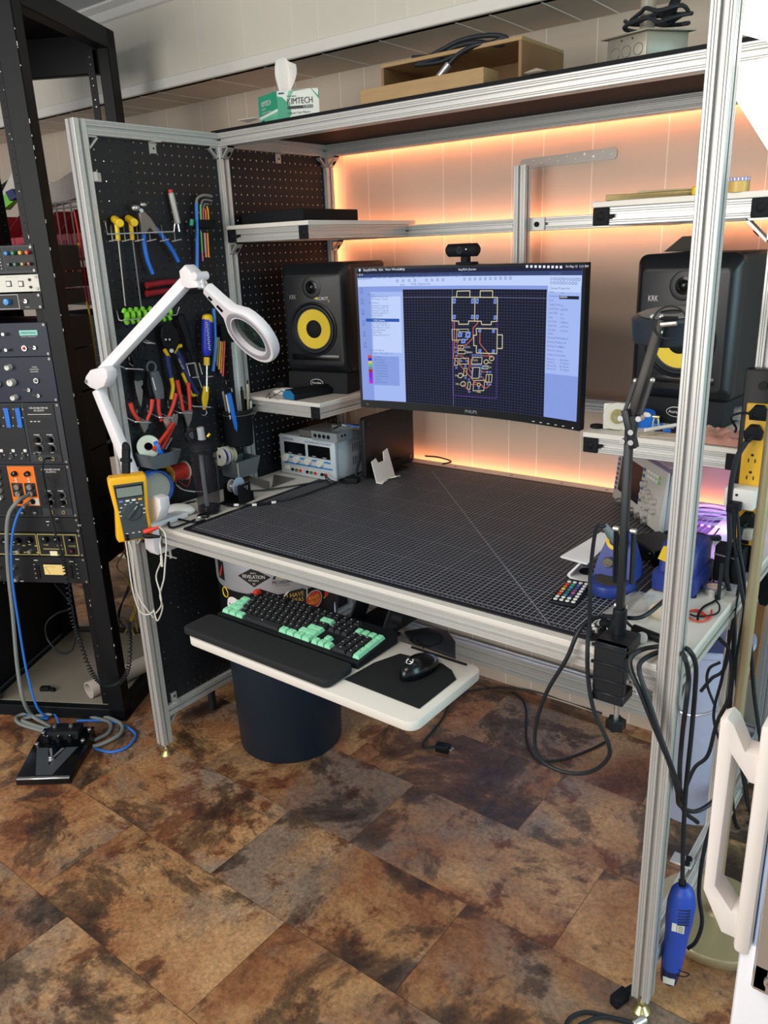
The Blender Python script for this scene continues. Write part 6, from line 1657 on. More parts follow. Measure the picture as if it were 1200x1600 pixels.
# webcam
t = thing('webcam', 'black webcam bar clipped on top of the monitor', 'webcam', (.835, .56, 1.512), 0)
wc = Vector((.830, .575, 1.548))
mb = MB(); mb.cyl(wc + Vector((-.048, 0, 0)), wc + Vector((.048, 0, 0)), .0165, BLKM, n=24, ch=.006); part('body', mb, t)
mb = MB(); mb.cyl(wc + Vector((0, -.014, 0)), wc + Vector((0, -.0178, 0)), .010, BLKG, n=20); mb.cyl(wc + Vector((0, -.0178, 0)), wc + Vector((0, -.0182, 0)), .005, mat('lens purple glass', '#1a1430', .05), n=16); part('lens', mb, t)
mb = MB(); mb.sph(wc + Vector((.020, -.0168, .002)), .0016, EM('webcam led', '#ffffff', 1.2)); part('indicator', mb, t, 'white indicator light')
mb = MB(); mb.bx((.808, .572, 1.511), (.856, .612, 1.518), BLKM, .002, 1); mb.bx((.82, .60, 1.44), (.845, .645, 1.512), BLKM, .003, 1); mb.bx((.822, .575, 1.516), (.843, .595, 1.534), BLKM, .002, 1); part('clip', mb, t)

# ---------------------------------------------------------------- loudspeakers
SPK = mat('black vinyl speaker', '#16191e', .55, 0, .06, 60, bump=.03); SPKG = mat('satin speaker baffle', '#14171c', .38, 0, .05, 40)
CONE = mat('yellow woven cone', '#e3c62a', .45, 0, .06, 300, bump=.1)
def speaker(lab, loc, rz, w=.245, h=.335, d=.272):
    t = thing('studio_monitor', lab, 'loudspeaker', loc, rz, 'pair of yellow coned studio monitors')
    mb = MB(); mb.bx((-w / 2 + .004, .03, 0), (w / 2 - .004, d, h), SPK, .012, 3); part('cabinet', mb, t, local=True)
    # baffle with chamfered sides: outer frame ring to raised face
    mb = MB()
    def rr(x, z0, z1, r, n=5): return rr_poly(-x, z0, x, z1, r, n)
    levels = [(rr(w / 2, 0, h, .022), .04), (rr(w / 2, 0, h, .022), .022), (rr(w / 2 - .016, .02, h - .030, .016), .0), (rr(w / 2 - .022, .026, h - .036, .012), -.002)]
    V = []; F = []; n = len(levels[0][0])
    for P_, y in levels: V += [(x, y, z) for x, z in P_]
    for j in range(3): F += [(j * n + i, j * n + (i + 1) % n, (j + 1) * n + (i + 1) % n, (j + 1) * n + i) for i in range(n)]
    F.append(tuple(3 * n + i for i in range(n)))
    mb.raw(V, F, SPKG); part('baffle', mb, t, local=True)
    zw = h * .41; rw = w * .345
    mb = MB(); o = (0, -.002, zw); dn = (0, -1, 0)
    mb.lathe([(rw, 0), (rw, .004), (rw * .94, .006), (rw * .90, .003), (rw * .885, .001)], SPKG, o, dn, 44); wf_ = part('woofer', mb, t, local=True)
    mb = MB(); mb.lathe([(rw * .885, .001), (rw * .87, .005), (rw * .82, .0055), (rw * .76, .001), (rw * .72, .0008)], RUBBER, o, dn, 44); part('surround', mb, wf_, local=True)
    mb = MB(); mb.lathe([(rw * .72, .001), (rw * .5, .001), (rw * .33, .0004)], CONE, o, dn, 44); part('cone', mb, wf_, 'yellow cone', local=True)
    mb = MB(); mb.lathe([(rw * .33, .0012), (rw * .28, .004), (rw * .15, .007), (0, .008)], BLKM, o, dn, 32); part('dust_cap', mb, wf_, local=True)
    zt = h * .79
    mb = MB(); o = (0, -.002, zt)
    mb.lathe([(.034, .0005), (.030, .002), (.022, .0006), (.020, .001)], SPKG, o, dn, 32); mb.lathe([(.020, .001), (.014, .0025), (.012, .001), (.009, .004), (0, .007)], BLKG, o, dn, 28); part('tweeter', mb, t, local=True)
    mb = MB(); mb.bx((-w * .36, -.004, .040), (w * .36, -.0015, .058), BLKG, .004, 2); mb.lathe([(.006, 0), (.006, .001)], BLKG, (0, -.003, .05), dn, 8); part('port', mb, t, local=True)
    mb = MB(); y = -.0028
    mb.txt('ROKIT', (w * .155, y, h * .675), (1, 0, 0), (0, 0, 1), .0095, WRITE, 'C', .042); mb.txt('6', (w * .25, y, h * .655), (1, 0, 0), (0, 0, 1), .008, YEL)
    mb.prism([(w * .06, h * .683), (w * .03, h * .69), (w * .075, h * .703), (w * .085, h * .683)], (0, -.0004, 0), YEL, o=(0, y, 0), ux=(1, 0, 0), uy=(0, 0, 1))
    mb.txt('KRK', (-w * .29, y, h * .685), (1, 0, 0), (0, 0, 1), .013, mat('silver badge', '#9a9a9a', .3, .5), 'C', .024); part('badge', mb, t, local=True)
    return t
def pad(lab, loc, rz, w=.225, d=.26, h=.066):
    t = thing('isolation_pad', lab, 'speaker pad', loc, rz, 'foam pads under the studio monitors')
    mb = MB(); mb.prism([(-d / 2, 0), (d / 2, 0), (d / 2, h), (-d / 2 + .006, h)], (w, 0, 0), mat('charcoal foam', '#1b1d21', .9, 0, .1, 200, bump=.2), .004, 2, o=(-w / 2, 0, 0), ux=(0, 1, 0), uy=(0, 0, 1)); part('foam', mb, t, local=True)
    mb = MB(); c = Vector((0, -d / 2 - .0002, h * .50)); 
    mb.prism([c + Vector((.024 * cos(i * pi / 12), 0, .0125 * sin(i * pi / 12))) for i in range(24)], (0, -.001, 0), WRITE); mb.prism([c + Vector((.0225 * cos(i * pi / 12), -.0006, .011 * sin(i * pi / 12))) for i in range(24)], (0, -.001, 0), BLKM)
    mb.txt('Auralex', c + Vector((0, -.0018, -.003)), (1, 0, 0), (0, 0, 1), .007, WRITE, 'C', .036); part('badge', mb, t, local=True)
ZS = 1.0725 + S + .0125
a1 = radians(10)
cL = Vector((.250, .60, ZS))
def off(c, a, dx, dy, dz): return Vector((c.x + dx * cos(a) - dy * sin(a), c.y + dx * sin(a) + dy * cos(a), c.z + dz))
pad('left foam speaker pad with small oval badge', off(cL, a1, .0, .145, 0), a1)
speaker('left yellow coned studio monitor on the shelf by the pegboard', off(cL, a1, .006, .010, .0665), a1)
ZR = 1.076 + S + .0125
a2 = radians(-4)
cR = Vector((1.388, .640, ZR))
pad('right foam speaker pad with oval badge behind the boom arm', off(cR, a2, 0, .140, 0), a2, .225, .26, .062)
speaker('right yellow coned studio monitor half hidden by the post', off(cR, a2, .0, 0, .0625), a2)
mb = MB(); mb.prism([Vector((1.28, .80, ZR + .40)), Vector((1.33, .78, ZR + .435)), Vector((1.40, .79, ZR + .402)), Vector((1.36, .81, ZR + .3985))], (0, .09, 0), mat('grey card', '#6b665f', .6)); solo('grey_folder', mb, 'grey folded card on top of the right loudspeaker', 'card')

# flat black box on the upper left shelf
ZU = 1.594 + S + .0125
t = thing('audio_interface', 'flat black box on the upper left shelf', 'box', (.18, .66, ZU), 0)
mb = MB(); mb.bx((.035 + .012, .535, ZU + .002), (.308, .79, ZU + .036), BLKM, .002, 1); part('case', mb, t)
for x in (.07, .28):
    for y in (.56, .76):
        mb = MB(); mb.cyl((x, y, ZU), (x, y, ZU + .003), .006, RUBBER, n=10); part('rubber_foot', mb, t)

# glasses, case and white pouch on the lower left shelf
t = thing('glasses_case', 'black glasses case with blue end on left speaker shelf', 'glasses case', PZ(495, 615, ZS), 0)
a, b = PZ(452, 624, ZS + .001), PZ(528, 610, ZS + .001); d = (b - a).normalized(); w_ = Vector((-d.y, d.x, 0))
mb = MB(); L_ = (b - a).length
prof = [(-.030, .0), (.030, 0), (.034, .014), (.020, .028), (-.012, .030), (-.032, .016)]
mb.prism([a + w_ * x + Vector((0, 0, z)) for x, z in prof], d * L_, BLKM, .003, 2); part('shell', mb, t)
mb = MB(); mb.prism([a - d * .0005 + w_ * x * .9 + Vector((0, 0, z * .9 + .0015)) for x, z in prof], -d * .002, mat('blue lining', '#1f74a8', .4)); part('end_lining', mb, t, 'blue end')
mb = MB(); mb.prism([b + w_ * .03, b + w_ * .01 + d * .02, b - w_ * .01 + d * .016, b + d * .03 - w_ * .03, b - w_ * .03], (0, 0, .004), BLKM); part('flap', mb, t)
mb = MB(); q = PZ(448, 612, ZS + .012)
mb.sph(q, .05, WHITE, (1.0, .42, .26), 18, (0, 0, .25)); solo('white_pouch', mb, 'soft white pouch behind the black glasses case', 'pouch')
t = thing('glasses', 'thin wire glasses lying at the left shelf corner', 'glasses', PZ(425, 617, ZS), 0)
q = PZ(422, 618, ZS + .012)
mb = MB(); mb.tube([q + Vector((-.02, .0, -.010)), q + Vector((-.012, .01, .006)), q + Vector((-.004, 0, -.010))], .0012, BLKM, 6); part('temple', mb, t)
mb = MB(); mb.ring(q + Vector((.022, .012, .004)), (.6, -.6, .5), .017, .001, STEEL, 20, 6); mb.ring(q + Vector((.046, .040, .004)), (.6, -.6, .5), .017, .001, STEEL, 20, 6); mb.tube([q + Vector((-.004, 0, -.010)), q + Vector((.03, .02, .012)), q + Vector((.06, .06, .006))], .0012, BLKM, 6); part('rims', mb, t)
mb = MB(); q = PZ(440, 606, ZS + .001); mb.bx(q + Vector((-.02, -.01, 0)), q + Vector((.02, .03, .022)), BLKM, .006, 2); solo('black_pouch', mb, 'small black pouch against the pegboard on left shelf', 'pouch')

# ---------------------------------------------------------------- right lower shelf clutter
t = thing('motor', 'white stepper style motor with round flange at shelf corner', 'motor', PZ(962, 668, ZR), 0)
q = PY(963, 655, .53); q.z = ZR + .034
ax = Vector((.45, -.85, .1)).normalized()
mb = MB(); mb.lathe([(.030, 0), (.032, .004), (.032, .012), (0, .012)], mat('clear white plastic', '#d5d3c8', .3), q, ax, 26); mb.box(q + ax * .004, (.062, .008, .062), mat('clear white plastic', '#d5d3c8'), frame_z(ax).to_3x3() @ Euler((pi / 2, 0, 0)).to_matrix(), .010) ; part('flange', mb, t)
mb = MB(); mb.lathe([(.017, .012), (.017, .018), (.013, .019), (.005, .016), (0, .016)], BRASS, q, ax, 22); part('hub', mb, t, 'brass hub')
mb = MB(); mb.bx(q + Vector((-.03, -.005, -.034)), q + Vector((.035, .03, -.022)), mat('clear white plastic', '#d5d3c8'), .004, 2); part('foot', mb, t)
mb = MB(); q = PZ(933, 668, ZR); mb.cyl(q, q + Vector((0, 0, .007)), .017, BLKM, n=24, ch=.001); solo('rubber_puck', mb, 'round black rubber puck at the front shelf corner', 'puck')
mb = MB(); q = PZ(1005, 664, ZR); 
mb.lathe([(0, 0), (.03, 0), (.034, .006), (.03, .03), (0, .032)], BLUE, q + Vector((0, .0, .0)), (0, -.3, 1), 22); mb.sph(q + Vector((-.004, -.026, .018)), .014, WHITE, (1, .4, .7)); mb.sph(q + Vector((.012, -.018, .028)), .012, WHITE, (1, .4, .7)); solo('blue_spool', mb, 'blue and white plastic spool on the right shelf', 'spool')
mb = MB(); mb.tube([PZ(1008, 672, ZR + .018), PZ(1056, 664, ZR + .022)], .0045, WHITE, 10); solo('white_rod', mb, 'white plastic rod lying across the right shelf parts', 'rod')
mb = MB(); q = PZ(1024, 672, ZR)
for k in (-1, 1): mb.tube([q + Vector((k * .007, 0, .002)), q + Vector((k * .006, 0, .02)), q + Vector((k * .003, 0, .034))], .0022, BRASS, 6)
mb.cyl(q + Vector((-.008, 0, .032)), q + Vector((.008, 0, .032)), .004, BRASS, n=10); solo('brass_clamp', mb, 'small brass clamp standing among right shelf parts', 'clamp')
mb = MB(); mb.tube([PZ(990, 678, ZR + .004), PZ(1022, 677, ZR + .004)], .0035, STEEL, 8); solo('metal_pen', mb, 'silver pen lying at front of the right shelf', 'pen')
mb = MB(); mb.prism([PZ(1000, 682, ZR + .001), PZ(1060, 686, ZR + .001), PZ(1064, 676, ZR + .001), PZ(996, 675, ZR + .001)], (0, 0, .0015), mat('cream paper', '#d8c8b2', .6)); solo('paper_slip', mb, 'cream paper slip under the parts on right shelf', 'paper')
rnd = random.Random(4)
for i in range(10):
    q = PZ(1020 + rnd.random() * 40, 663 + rnd.random() * 14, ZR + .006); mb = MB(); r_ = rnd.random()
    if r_ < .5: mb.bx(q + Vector((-.009, -.006, -.006)), q + Vector((.009, .006, .006)), [BLUE, DSTEEL, BLKM, NAVY][i % 4], .002, 1)
    else: mb.cyl(q + Vector((-.012, 0, 0)), q + Vector((.012, .006, 0)), .005, [STEEL, BLUE, BLKM][i % 3], n=10)
    solo('small_part', mb, 'tiny hardware piece in the heap on the right shelf', 'hardware', 'hardware heap on the right shelf')
t = thing('bubble_wrap', 'crumpled pink bubble wrap at right end of the speaker shelf', 'bubble wrap', (1.54, .56, ZR), 0)
V = []; F = []; nx_, ny_ = 26, 16; rnd = random.Random(8)
for j in range(ny_):
    for i in range(nx_):
        x = 1.475 + .115 * i / (nx_ - 1); y = .480 + .14 * j / (ny_ - 1); e = min(i, nx_ - 1 - i, j, ny_ - 1 - j)
        V.append((x, y, ZR + .002 + (.020 + .012 * sin(i * .7) * cos(j * .6) + rnd.uniform(-.004, .006)) * .55 * min(1, e / 2.0)))
for j in range(ny_ - 1):
    for i in range(nx_ - 1): k = j * nx_ + i; F.append((k, k + 1, k + 1 + nx_, k + nx_))
mb = MB(); mb.raw(V, F, PINK); part('sheet', mb, t)
mb = MB(); q = PZ(1138, 668, ZR); mb.lathe([(.028, 0), (.022, .024), (.016, .028), (0, .028)], mat('clear dome', '#a9a29c', .1, 0, 0, alpha=.55), q + Vector((0, .06, .012)), (0, 0, 1), 20); solo('clear_cup', mb, 'small clear plastic cup behind the pink bubble wrap', 'cup')

# upper right shelf
ZUR = 1.590 + S + .0125
mb = MB(); a, b = PZ(946, 314, ZUR), PZ(1086, 306, ZUR); d = (b - a)
mb.prism([a, a + Vector((0, .03, 0)), b + Vector((0, .03, 0)), b], (0, 0, .012), mat('gold foil card', '#a08c5e', .35, .4, .2, 120, bump=.2), .001, 1); mb.prism([a + d * .35 + Vector((0, .004, .012)), a + d * .35 + Vector((0, .026, .012)), b + Vector((0, .026, .012)), b + Vector((0, .004, .012))], (0, 0, .004), GOLD, .001, 1)
solo('gold_strip', mb, 'long gold foil strip lying on the upper right shelf', 'strip')
mb = MB(); q = PZ(1086, 305, ZUR); mb.cyl(q + Vector((0, .01, 0)), q + Vector((.0, .01, .018)), .010, YEL, n=16, ch=.003); solo('yellow_puck', mb, 'round yellow cap beside the gold strip', 'cap')
mb = MB(); q = PZ(1149, 300, ZUR) + Vector((0, .02, 0)); mb.lathe([(.012, 0), (.020, 0), (.020, .027), (.012, .027), (.012, 0)], mat('gold tape', '#c9a85a', .35), q, (0, 0, 1), 28); mb.lathe([(.0205, .020), (.0205, .027)], mat('lilac paper edge', '#8d86b8', .5), q, (0, 0, 1), 28)
for i in range(18): mb.box(q + Vector((.0205 * cos(i * pi / 9), .0205 * sin(i * pi / 9), .0235)), (.001, .0025, .005), WRITE, (0, 0, i * pi / 9))
solo('gold_tape', mb, 'small gold tape roll with lilac edge on upper right shelf', 'tape')

# ---------------------------------------------------------------- top deck
HT = H + .009
KB = MB
t = thing('tissue_box', 'green and white lab wipes box with tissue sticking out', 'tissue box', (.285, .55, HT), 0)
A_ = PY(403, 186, .50); 
fl, fm, fr = Vector((.162, .535, HT)), Vector((.265, .506, HT)), Vector((.378, .556, HT))
ra = math.atan2(fr.y - fm.y, fr.x - fm.x)
mb = MB(); KG = mat('green carton', '#2f9a78', .5, 0, .06, 12); KWh = mat('white carton', '#dfe6df', .5, 0, .03)
u1_ = (fr - fm); u2_ = (fl - fm); hz = .076
mb.prism([fm, fr, fr + u2_, fl], (0, 0, hz), KWh, .001, 1); part('carton', mb, t)
mb = MB(); n1 = Vector((u1_.y, -u1_.x, 0)).normalized() * .0006; n2 = Vector((-u2_.y, u2_.x, 0)).normalized() * .0006
def fa(a, b): return fm + u1_ * a + Vector((0, 0, hz * b)) + n1
def fb(a, b): return fm + u2_ * a + Vector((0, 0, hz * b)) + n2
mb.prism([fb(.0, .42), fb(1, .30), fb(1, 1), fb(0, 1)], n2, KG); mb.prism([fb(0, .0), fb(.4, .0), fb(1, .12), fb(1, .2), fb(0, .32)], n2, mat('pale green print', '#6fc0a0', .5))
mb.prism([fa(0, 0), fa(0, .82), fa(.12, .78), fa(.3, .5), fa(.32, .18), fa(.18, 0)], n1, KG); mb.prism([fa(.72, .98), fa(.4, .98), fa(.25, .6), fa(.28, .95)], n1, mat('pale green print', '#6fc0a0'))
mb.prism([fa(.82, .98), fa(1, .98), fa(1, .62)], n1, KG) ; mb.prism([fa(.84, .98), fa(.99, .96), fa(.98, .74)], n1 * 2, WRITE)
d1 = u1_.normalized(); d2 = -u2_.normalized()
mb.txt('KIMTECH', fa(.24, .52) + n1 * 2, d1, (0, 0, 1), .0155, BPRINT, 'L', u1_.length * .60); mb.prism([fa(.24, .36), fa(.84, .36), fa(.84, .46), fa(.24, .46)], n1 * 2, BPRINT); mb.txt('SCIENCE', fa(.62, .375) + n1 * 4, d1, (0, 0, 1), .005, WRITE, 'L')
mb.txt('Kimwipes', fa(.24, .76) + n1 * 2, d1, (0, 0, 1), .005, BPRINT, 'L'); mb.txt('Delicate Task Wipers', fa(.24, .20) + n1 * 2, d1, (0, 0, 1), .0052, BPRINT, 'L'); 
mb.txt('KIMTECH', fb(.82, .62) + n2 * 2, d2, (0, 0, 1), .013, WRITE, 'L', u2_.length * .5); mb.txt('SCIENCE', fb(.82, .50) + n2 * 2, d2, (0, 0, 1), .004, WRITE, 'L'); mb.txt('Delicate Task Wipers', fb(.82, .38) + n2 * 2, d2, (0, 0, 1), .0042, WRITE, 'L')
for k, g in enumerate(((fb, d2, n2, .86, .10), (fa, d1, n1, .04, .88))):
    f_, dd, nn, a0, b0 = g; p = f_(a0, b0) + nn * 2; mb.quad(p, p + dd * .016, p + dd * .016 + Vector((0, 0, .004)), p + Vector((0, 0, .004)), NAVY)
part('carton_print', mb, t)
mb = MB(); c = fm + u1_ * .40 + u2_ * .42 + Vector((0, 0, hz)); TIS = mat('white tissue', '#ece9e4', .8, 0, .03, 60, bump=.3)
V = []; F = []; n = 12; m_ = 7
for j in range(m_):
    f_ = j / (m_ - 1); wdt = .022 + .012 * sin(f_ * 2.6)
    for i in range(n):
        g = i / (n - 1) * 2 - 1
        V.append(c + d1 * (g * wdt + .006 * f_) + Vector((0, 1, 0)) * (.010 * sin(g * 5 + f_ * 2) * (1 - .3 * f_)) + Vector((0, 0, .088 * f_ * (1 - .18 * abs(g + .25)))))
for j in range(m_ - 1):
    for i in range(n - 1): k = j * n + i; F.append((k, k + 1, k + n + 1, k + n))
mb.raw(V, F, TIS); part('tissue', mb, t, 'white tissue sheet')
mb = MB(); mb.prism([PZ(371, 188, HT + .001), PZ(400, 184, HT + .001), PZ(404, 187, HT + .001), PZ(388, 192, HT + .001)], (0, 0, .0012), PAPER); solo('paper_sheet', mb, 'white paper sheet left of the tissue box on top deck', 'paper')
mb = MB(); q = PZ(327, 205, HT + .006); mb.sph(q + Vector((0, .03, 0)), .02, mat('tan gloves', '#c9a06a', .7), (1.5, .8, .35)); mb.sph(q + Vector((.02, .05, 0)), .016, mat('tan gloves', '#c9a06a'), (1.4, .8, .3)); solo('gloves', mb, 'tan crumpled glove at the left end of top deck', 'glove')
# open wooden boxes
WOOD = mat('plywood', '#a98b60', .6, 0, .18, 12, stretch=(1, 6, 6)); WOODD = mat('hardboard face', '#8f6c48', .6, 0, .12, 20)
def crate(lab, o, rz, L, dp, h, th, open_front=True):
    t = thing('wooden_box', lab, 'box', o, rz, 'open wooden boxes on the top deck')
    for nm, lo, hi, m_ in (('top_board', (0, 0, h - th), (L, dp, h), WOOD), ('bottom_board', (0, 0, 0), (L, dp, th), WOOD), ('end_board', (0, 0, th), (th, dp, h - th), WOODD), ('end_board', (L - th, 0, th), (L, dp, h - th), WOODD), ('back_board', (th, dp - th, th), (L - th, dp, h - th), WOODD)):
        mb = MB(); mb.bx(lo, hi, m_, .001, 1); part(nm, mb, t, local=True)
crate('tall open wooden box lying on its back on the top deck', (.592, .56, HT), 0, .41, .22, .100, .009)
t = thing('wooden_tray', 'shallow wooden tray in front of the open wooden box', 'tray', (.60, .484, HT), 0)
mb = MB(); mb.bx((-.02, 0, 0), (.345, .01, .034), WOOD, .001, 1); part('front_board', mb, t, local=True)
mb = MB(); mb.bx((.335, .01, .0), (.345, .07, .034), WOOD, .001, 1); part('side_board', mb, t, local=True); mb = MB(); mb.bx((-.02, .01, 0), (.335, .07, .006), WOODD); part('floor_board', mb, t, local=True)
mb = MB(); mb.prism([PZ(818, 114, HT + .001), PZ(838, 106, HT + .014), PZ(850, 109, HT + .001)], (0, .03, 0), mat('cream paper', '#d8c8b2')); solo('paper_scrap', mb, 'folded cream paper at right of the wooden tray', 'paper')
# thick coiled cable with plug draped over the box
t = thing('instrument_cable', 'thick black coiled cable with silver plug draped over wooden box', 'cable', (.72, .65, HT + .11), 0)
yb = .60
mb = MB(); Zb = HT + .122
Pp = lambda u, v, y=.575: PY(u, v, y)
mb.tube([Pp(645, 90), Pp(670, 88), Pp(690, 78), Pp(715, 65), Pp(745, 57), Pp(775, 55), Pp(792, 60), Pp(780, 70), Pp(745, 66), Pp(710, 74), Pp(690, 88), Pp(665, 96), Pp(650, 100), Pp(655, 101), Pp(690, 96), Pp(715, 84), Pp(750, 72), Pp(780, 64)], .0058, RUBBER, 10, 6)
mb.tube([Pp(788, 58), Pp(770, 66, .57), Pp(740, 72, .56), Pp(715, 86, .545), Pp(702, 100, .54)], .0058, RUBBER, 10, 6); part('cord', mb, t)
mb = MB(); a, b = PY(702, 100, .54), PY(684, 123, .53); mb.cyl(a, b, .0085, STEEL, n=16, ch=.002); mb.cyl(b, PY(678, 130, .53), .0032, STEEL, n=10); part('plug', mb, t, 'silver jack plug')
# junction box with conduit and cord
t = thing('junction_box', 'galvanised junction box with cord coiled on its cover', 'junction box', (1.33, .56, HT), 0)
GV = mat('galvanised metal', '#9a9587', .4, .5, .12, 40)
jl, jm, jr = Vector((1.215, .545, HT)), Vector((1.310, .522, HT)), Vector((1.370, .600, HT))
ju = jl - jm; jv = jr - jm
mb = MB(); mb.prism([jm, jr, jr + ju, jl], (0, 0, .052), GV, .003, 2); part('box', mb, t)
mb = MB(); cj = (jl + jr) / 2; e_ = 1.18
mb.prism([cj + (p - cj) * e_ for p in (jm, jr, jr + ju, jl)], (0, 0, .003), GV, .001, 1); mb.V = [v + Vector((0, 0, .052)) for v in mb.V]; part('cover', mb, t)
mb = MB(); nn = Vector((ju.y, -ju.x, 0)).normalized(); nn = nn if nn.y < 0 else -nn
for k in (.2, .5, .78): mb.ring(jm + ju * k + Vector((0, 0, .022)) + nn * .0006, nn, .011, .0009, DSTEEL, 24, 6)
for k in (.35, .62): mb.cyl(jm + ju * k + Vector((0, 0, .044)), jm + ju * k + Vector((0, 0, .044)) + nn * .001, .002, BPRINT, n=8)
part('knockouts', mb, t)
mb = MB(); q = cj + Vector((-.01, .02, .055)); mb.cyl(q, q + Vector((0, 0, .012)), .017, mat('cream bushing', '#e0d7b8', .5), n=18, ch=.002); mb.cyl(q + Vector((0, 0, .012)), q + Vector((0, 0, .09)), .016, mat('clear conduit', '#b9b0a4', .15, 0, 0, alpha=.6), n=18); part('conduit', mb, t, 'clear conduit stub')
t = thing('mains_cable', 'black power cord coiled on top of the junction box', 'cord', cj + Vector((0, 0, .058)), 0)
mb = MB(); pts = []
for i in range(44):
    a_ = i * .50; R_ = .046 + .012 * sin(i * 1.1); pts.append(cj + Vector((.018 + R_ * 1.2 * cos(a_), .0 + R_ * .7 * sin(a_), .062 + .006 * (i % 5) * .5 + i * .0007)))
mb.tube(pts, .0042, RUBBER, 8, 3); part('cord', mb, t)
mb = MB(); q = cj + Vector((.035, .0, .075)); mb.tube([q, q + Vector((.018, .006, .035)), q + Vector((.03, .012, .10)), q + Vector((.034, .014, .14))], .008, BLKM, 10, 3, radii=[.012, .010, .0065, .006]); part('plug', mb, t)

# ---------------------------------------------------------------- right side of the desk
# oscilloscope
sa = math.atan2(.655 - .89, 1.38 - 1.165)
t = thing('oscilloscope', 'grey oscilloscope tilted back under the right speaker shelf', 'oscilloscope', (1.165, .875, D), sa, None, None)
OG = mat('scope grey', '#b9b6b0', .5, 0, .03); OS = mat('scope side grey', '#9a9aa2', .5)
L_, hh, dd_ = .318, .160, .085
tilt = .10
def oz(z): return z * tilt * 1.2
mb = MB(); mb.prism([(.0, .004), (.014, hh), (dd_, hh - .006), (dd_, .02)], (L_, 0, 0), OS, .008, 2, o=(0, 0, .008), ux=(0, 1, 0), uy=(0, 0, 1)); part('case', mb, t, local=True)
mb = MB(); mb.prism([(-.012, .004), (.004, hh + .004), (.012, hh + .004), (.006, .004)], (L_ + .004, 0, 0), OG, .004, 2, o=(-.002, 0, .008), ux=(0, 1, 0), uy=(0, 0, 1)); fp_ = part('front_bezel', mb, t, local=True)
def os_(x, z, y=-.0005): return Vector((x, -.0122 + (z - .012) * .016 / .160 + y, z))
mb = MB(); mb.prism([os_(.030, .045), os_(.176, .045), os_(.176, .148), os_(.030, .148)], (0, .004, 0), mat('scope glass', '#1a1c24', .4, spec=.2)); part('display', mb, fp_, local=True)
for k in range(8):
    mb = MB(); p = os_(.014, .144 - k * .014, -.003); mb.bx(p + Vector((-.006, 0, -.004)), p + Vector((.006, .006, .004)), mat('slate button', '#3f5a86', .4), .001, 1); part('button', mb, fp_, local=True)
for k in range(6):
    mb = MB(); p = os_(.188, .146 - k * .017, -.003); mb.bx(p + Vector((-.005, 0, -.004)), p + Vector((.005, .006, .004)), mat('slate button', '#3f5a86', .4), .001, 1); part('button', mb, fp_, local=True)
for x, z, r in ((.208, .112, .009), (.212, .083, .0085), (.232, .095, .0095), (.222, .060, .010), (.246, .062, .010), (.252, .090, .008), (.280, .085, .008), (.238, .040, .011), (.285, .06, .007)):
    mb = MB(); p = os_(x, z); mb.lathe([(r, 0), (r * .9, .014), (0, .015)], OG, p, (0, -1, 0), 18); part('knob', mb, fp_, local=True)
for i in range(5):
    for j in range(2):
        mb = MB(); p = os_(.212 + i * .018, .148 - j * .013, -.002); mb.bx(p + Vector((-.006, 0, -.004)), p + Vector((.006, .005, .004)), PWHITE if i < 4 else mat('green run button', '#7fc04a', .4), .001, 1); part('button', mb, fp_, local=True)
for k in range(5):
    mb = MB(); p = os_(.070 + k * .045, .024, 0); mb.cyl(p, p + Vector((0, -.016, 0)), .0075, STEEL, n=14); mb.cyl(p + Vector((0, -.006, 0)), p + Vector((0, -.008, 0)), .009, DSTEEL, n=14); part('bnc_socket', mb, fp_, local=True)
mb = MB(); mb.bx((.03, .01, 0), (.055, .03, .012), BLKM, .002, 1); mb.bx((.26, .01, 0), (.285, .03, .012), BLKM, .002, 1); mb.bx((.03, .05, 0), (.285, .08, .028), BLKM, .002, 1); part('feet', mb, t, local=True)
mb = MB(); mb.bx((.06, .03, hh + .0075), (.27, .078, hh + .010), OG, .001, 1); part('top_handle', mb, t, local=True)
# black box below the scope
t = thing('heat_plate', 'low black box on the mat in front of the oscilloscope', 'box', (1.41, .50, MZ), radians(-35))
mb = MB(); mb.bx((-.05, -.045, .004), (.06, .05, .042), BLK, .003, 1); part('case', mb, t, local=True)
mb = MB(); mb.bx((-.046, -.0465, .008), (.056, -.045, .036), BLKG); 
for k in range(4): mb.cyl((-.038 + (k % 2) * .086, -.0465, .012 + (k // 2) * .020), (-.038 + (k % 2) * .086, -.048, .012 + (k // 2) * .020), .0025, STEEL, n=8)
part('end_plate', mb, t, local=True)
mb = MB(); 
for x in (-.04, .05):
    for y in (-.035, .04): mb.cyl((x, y, 0), (x, y, .0045), .005, RUBBER, n=8)
part('feet', mb, t, local=True)
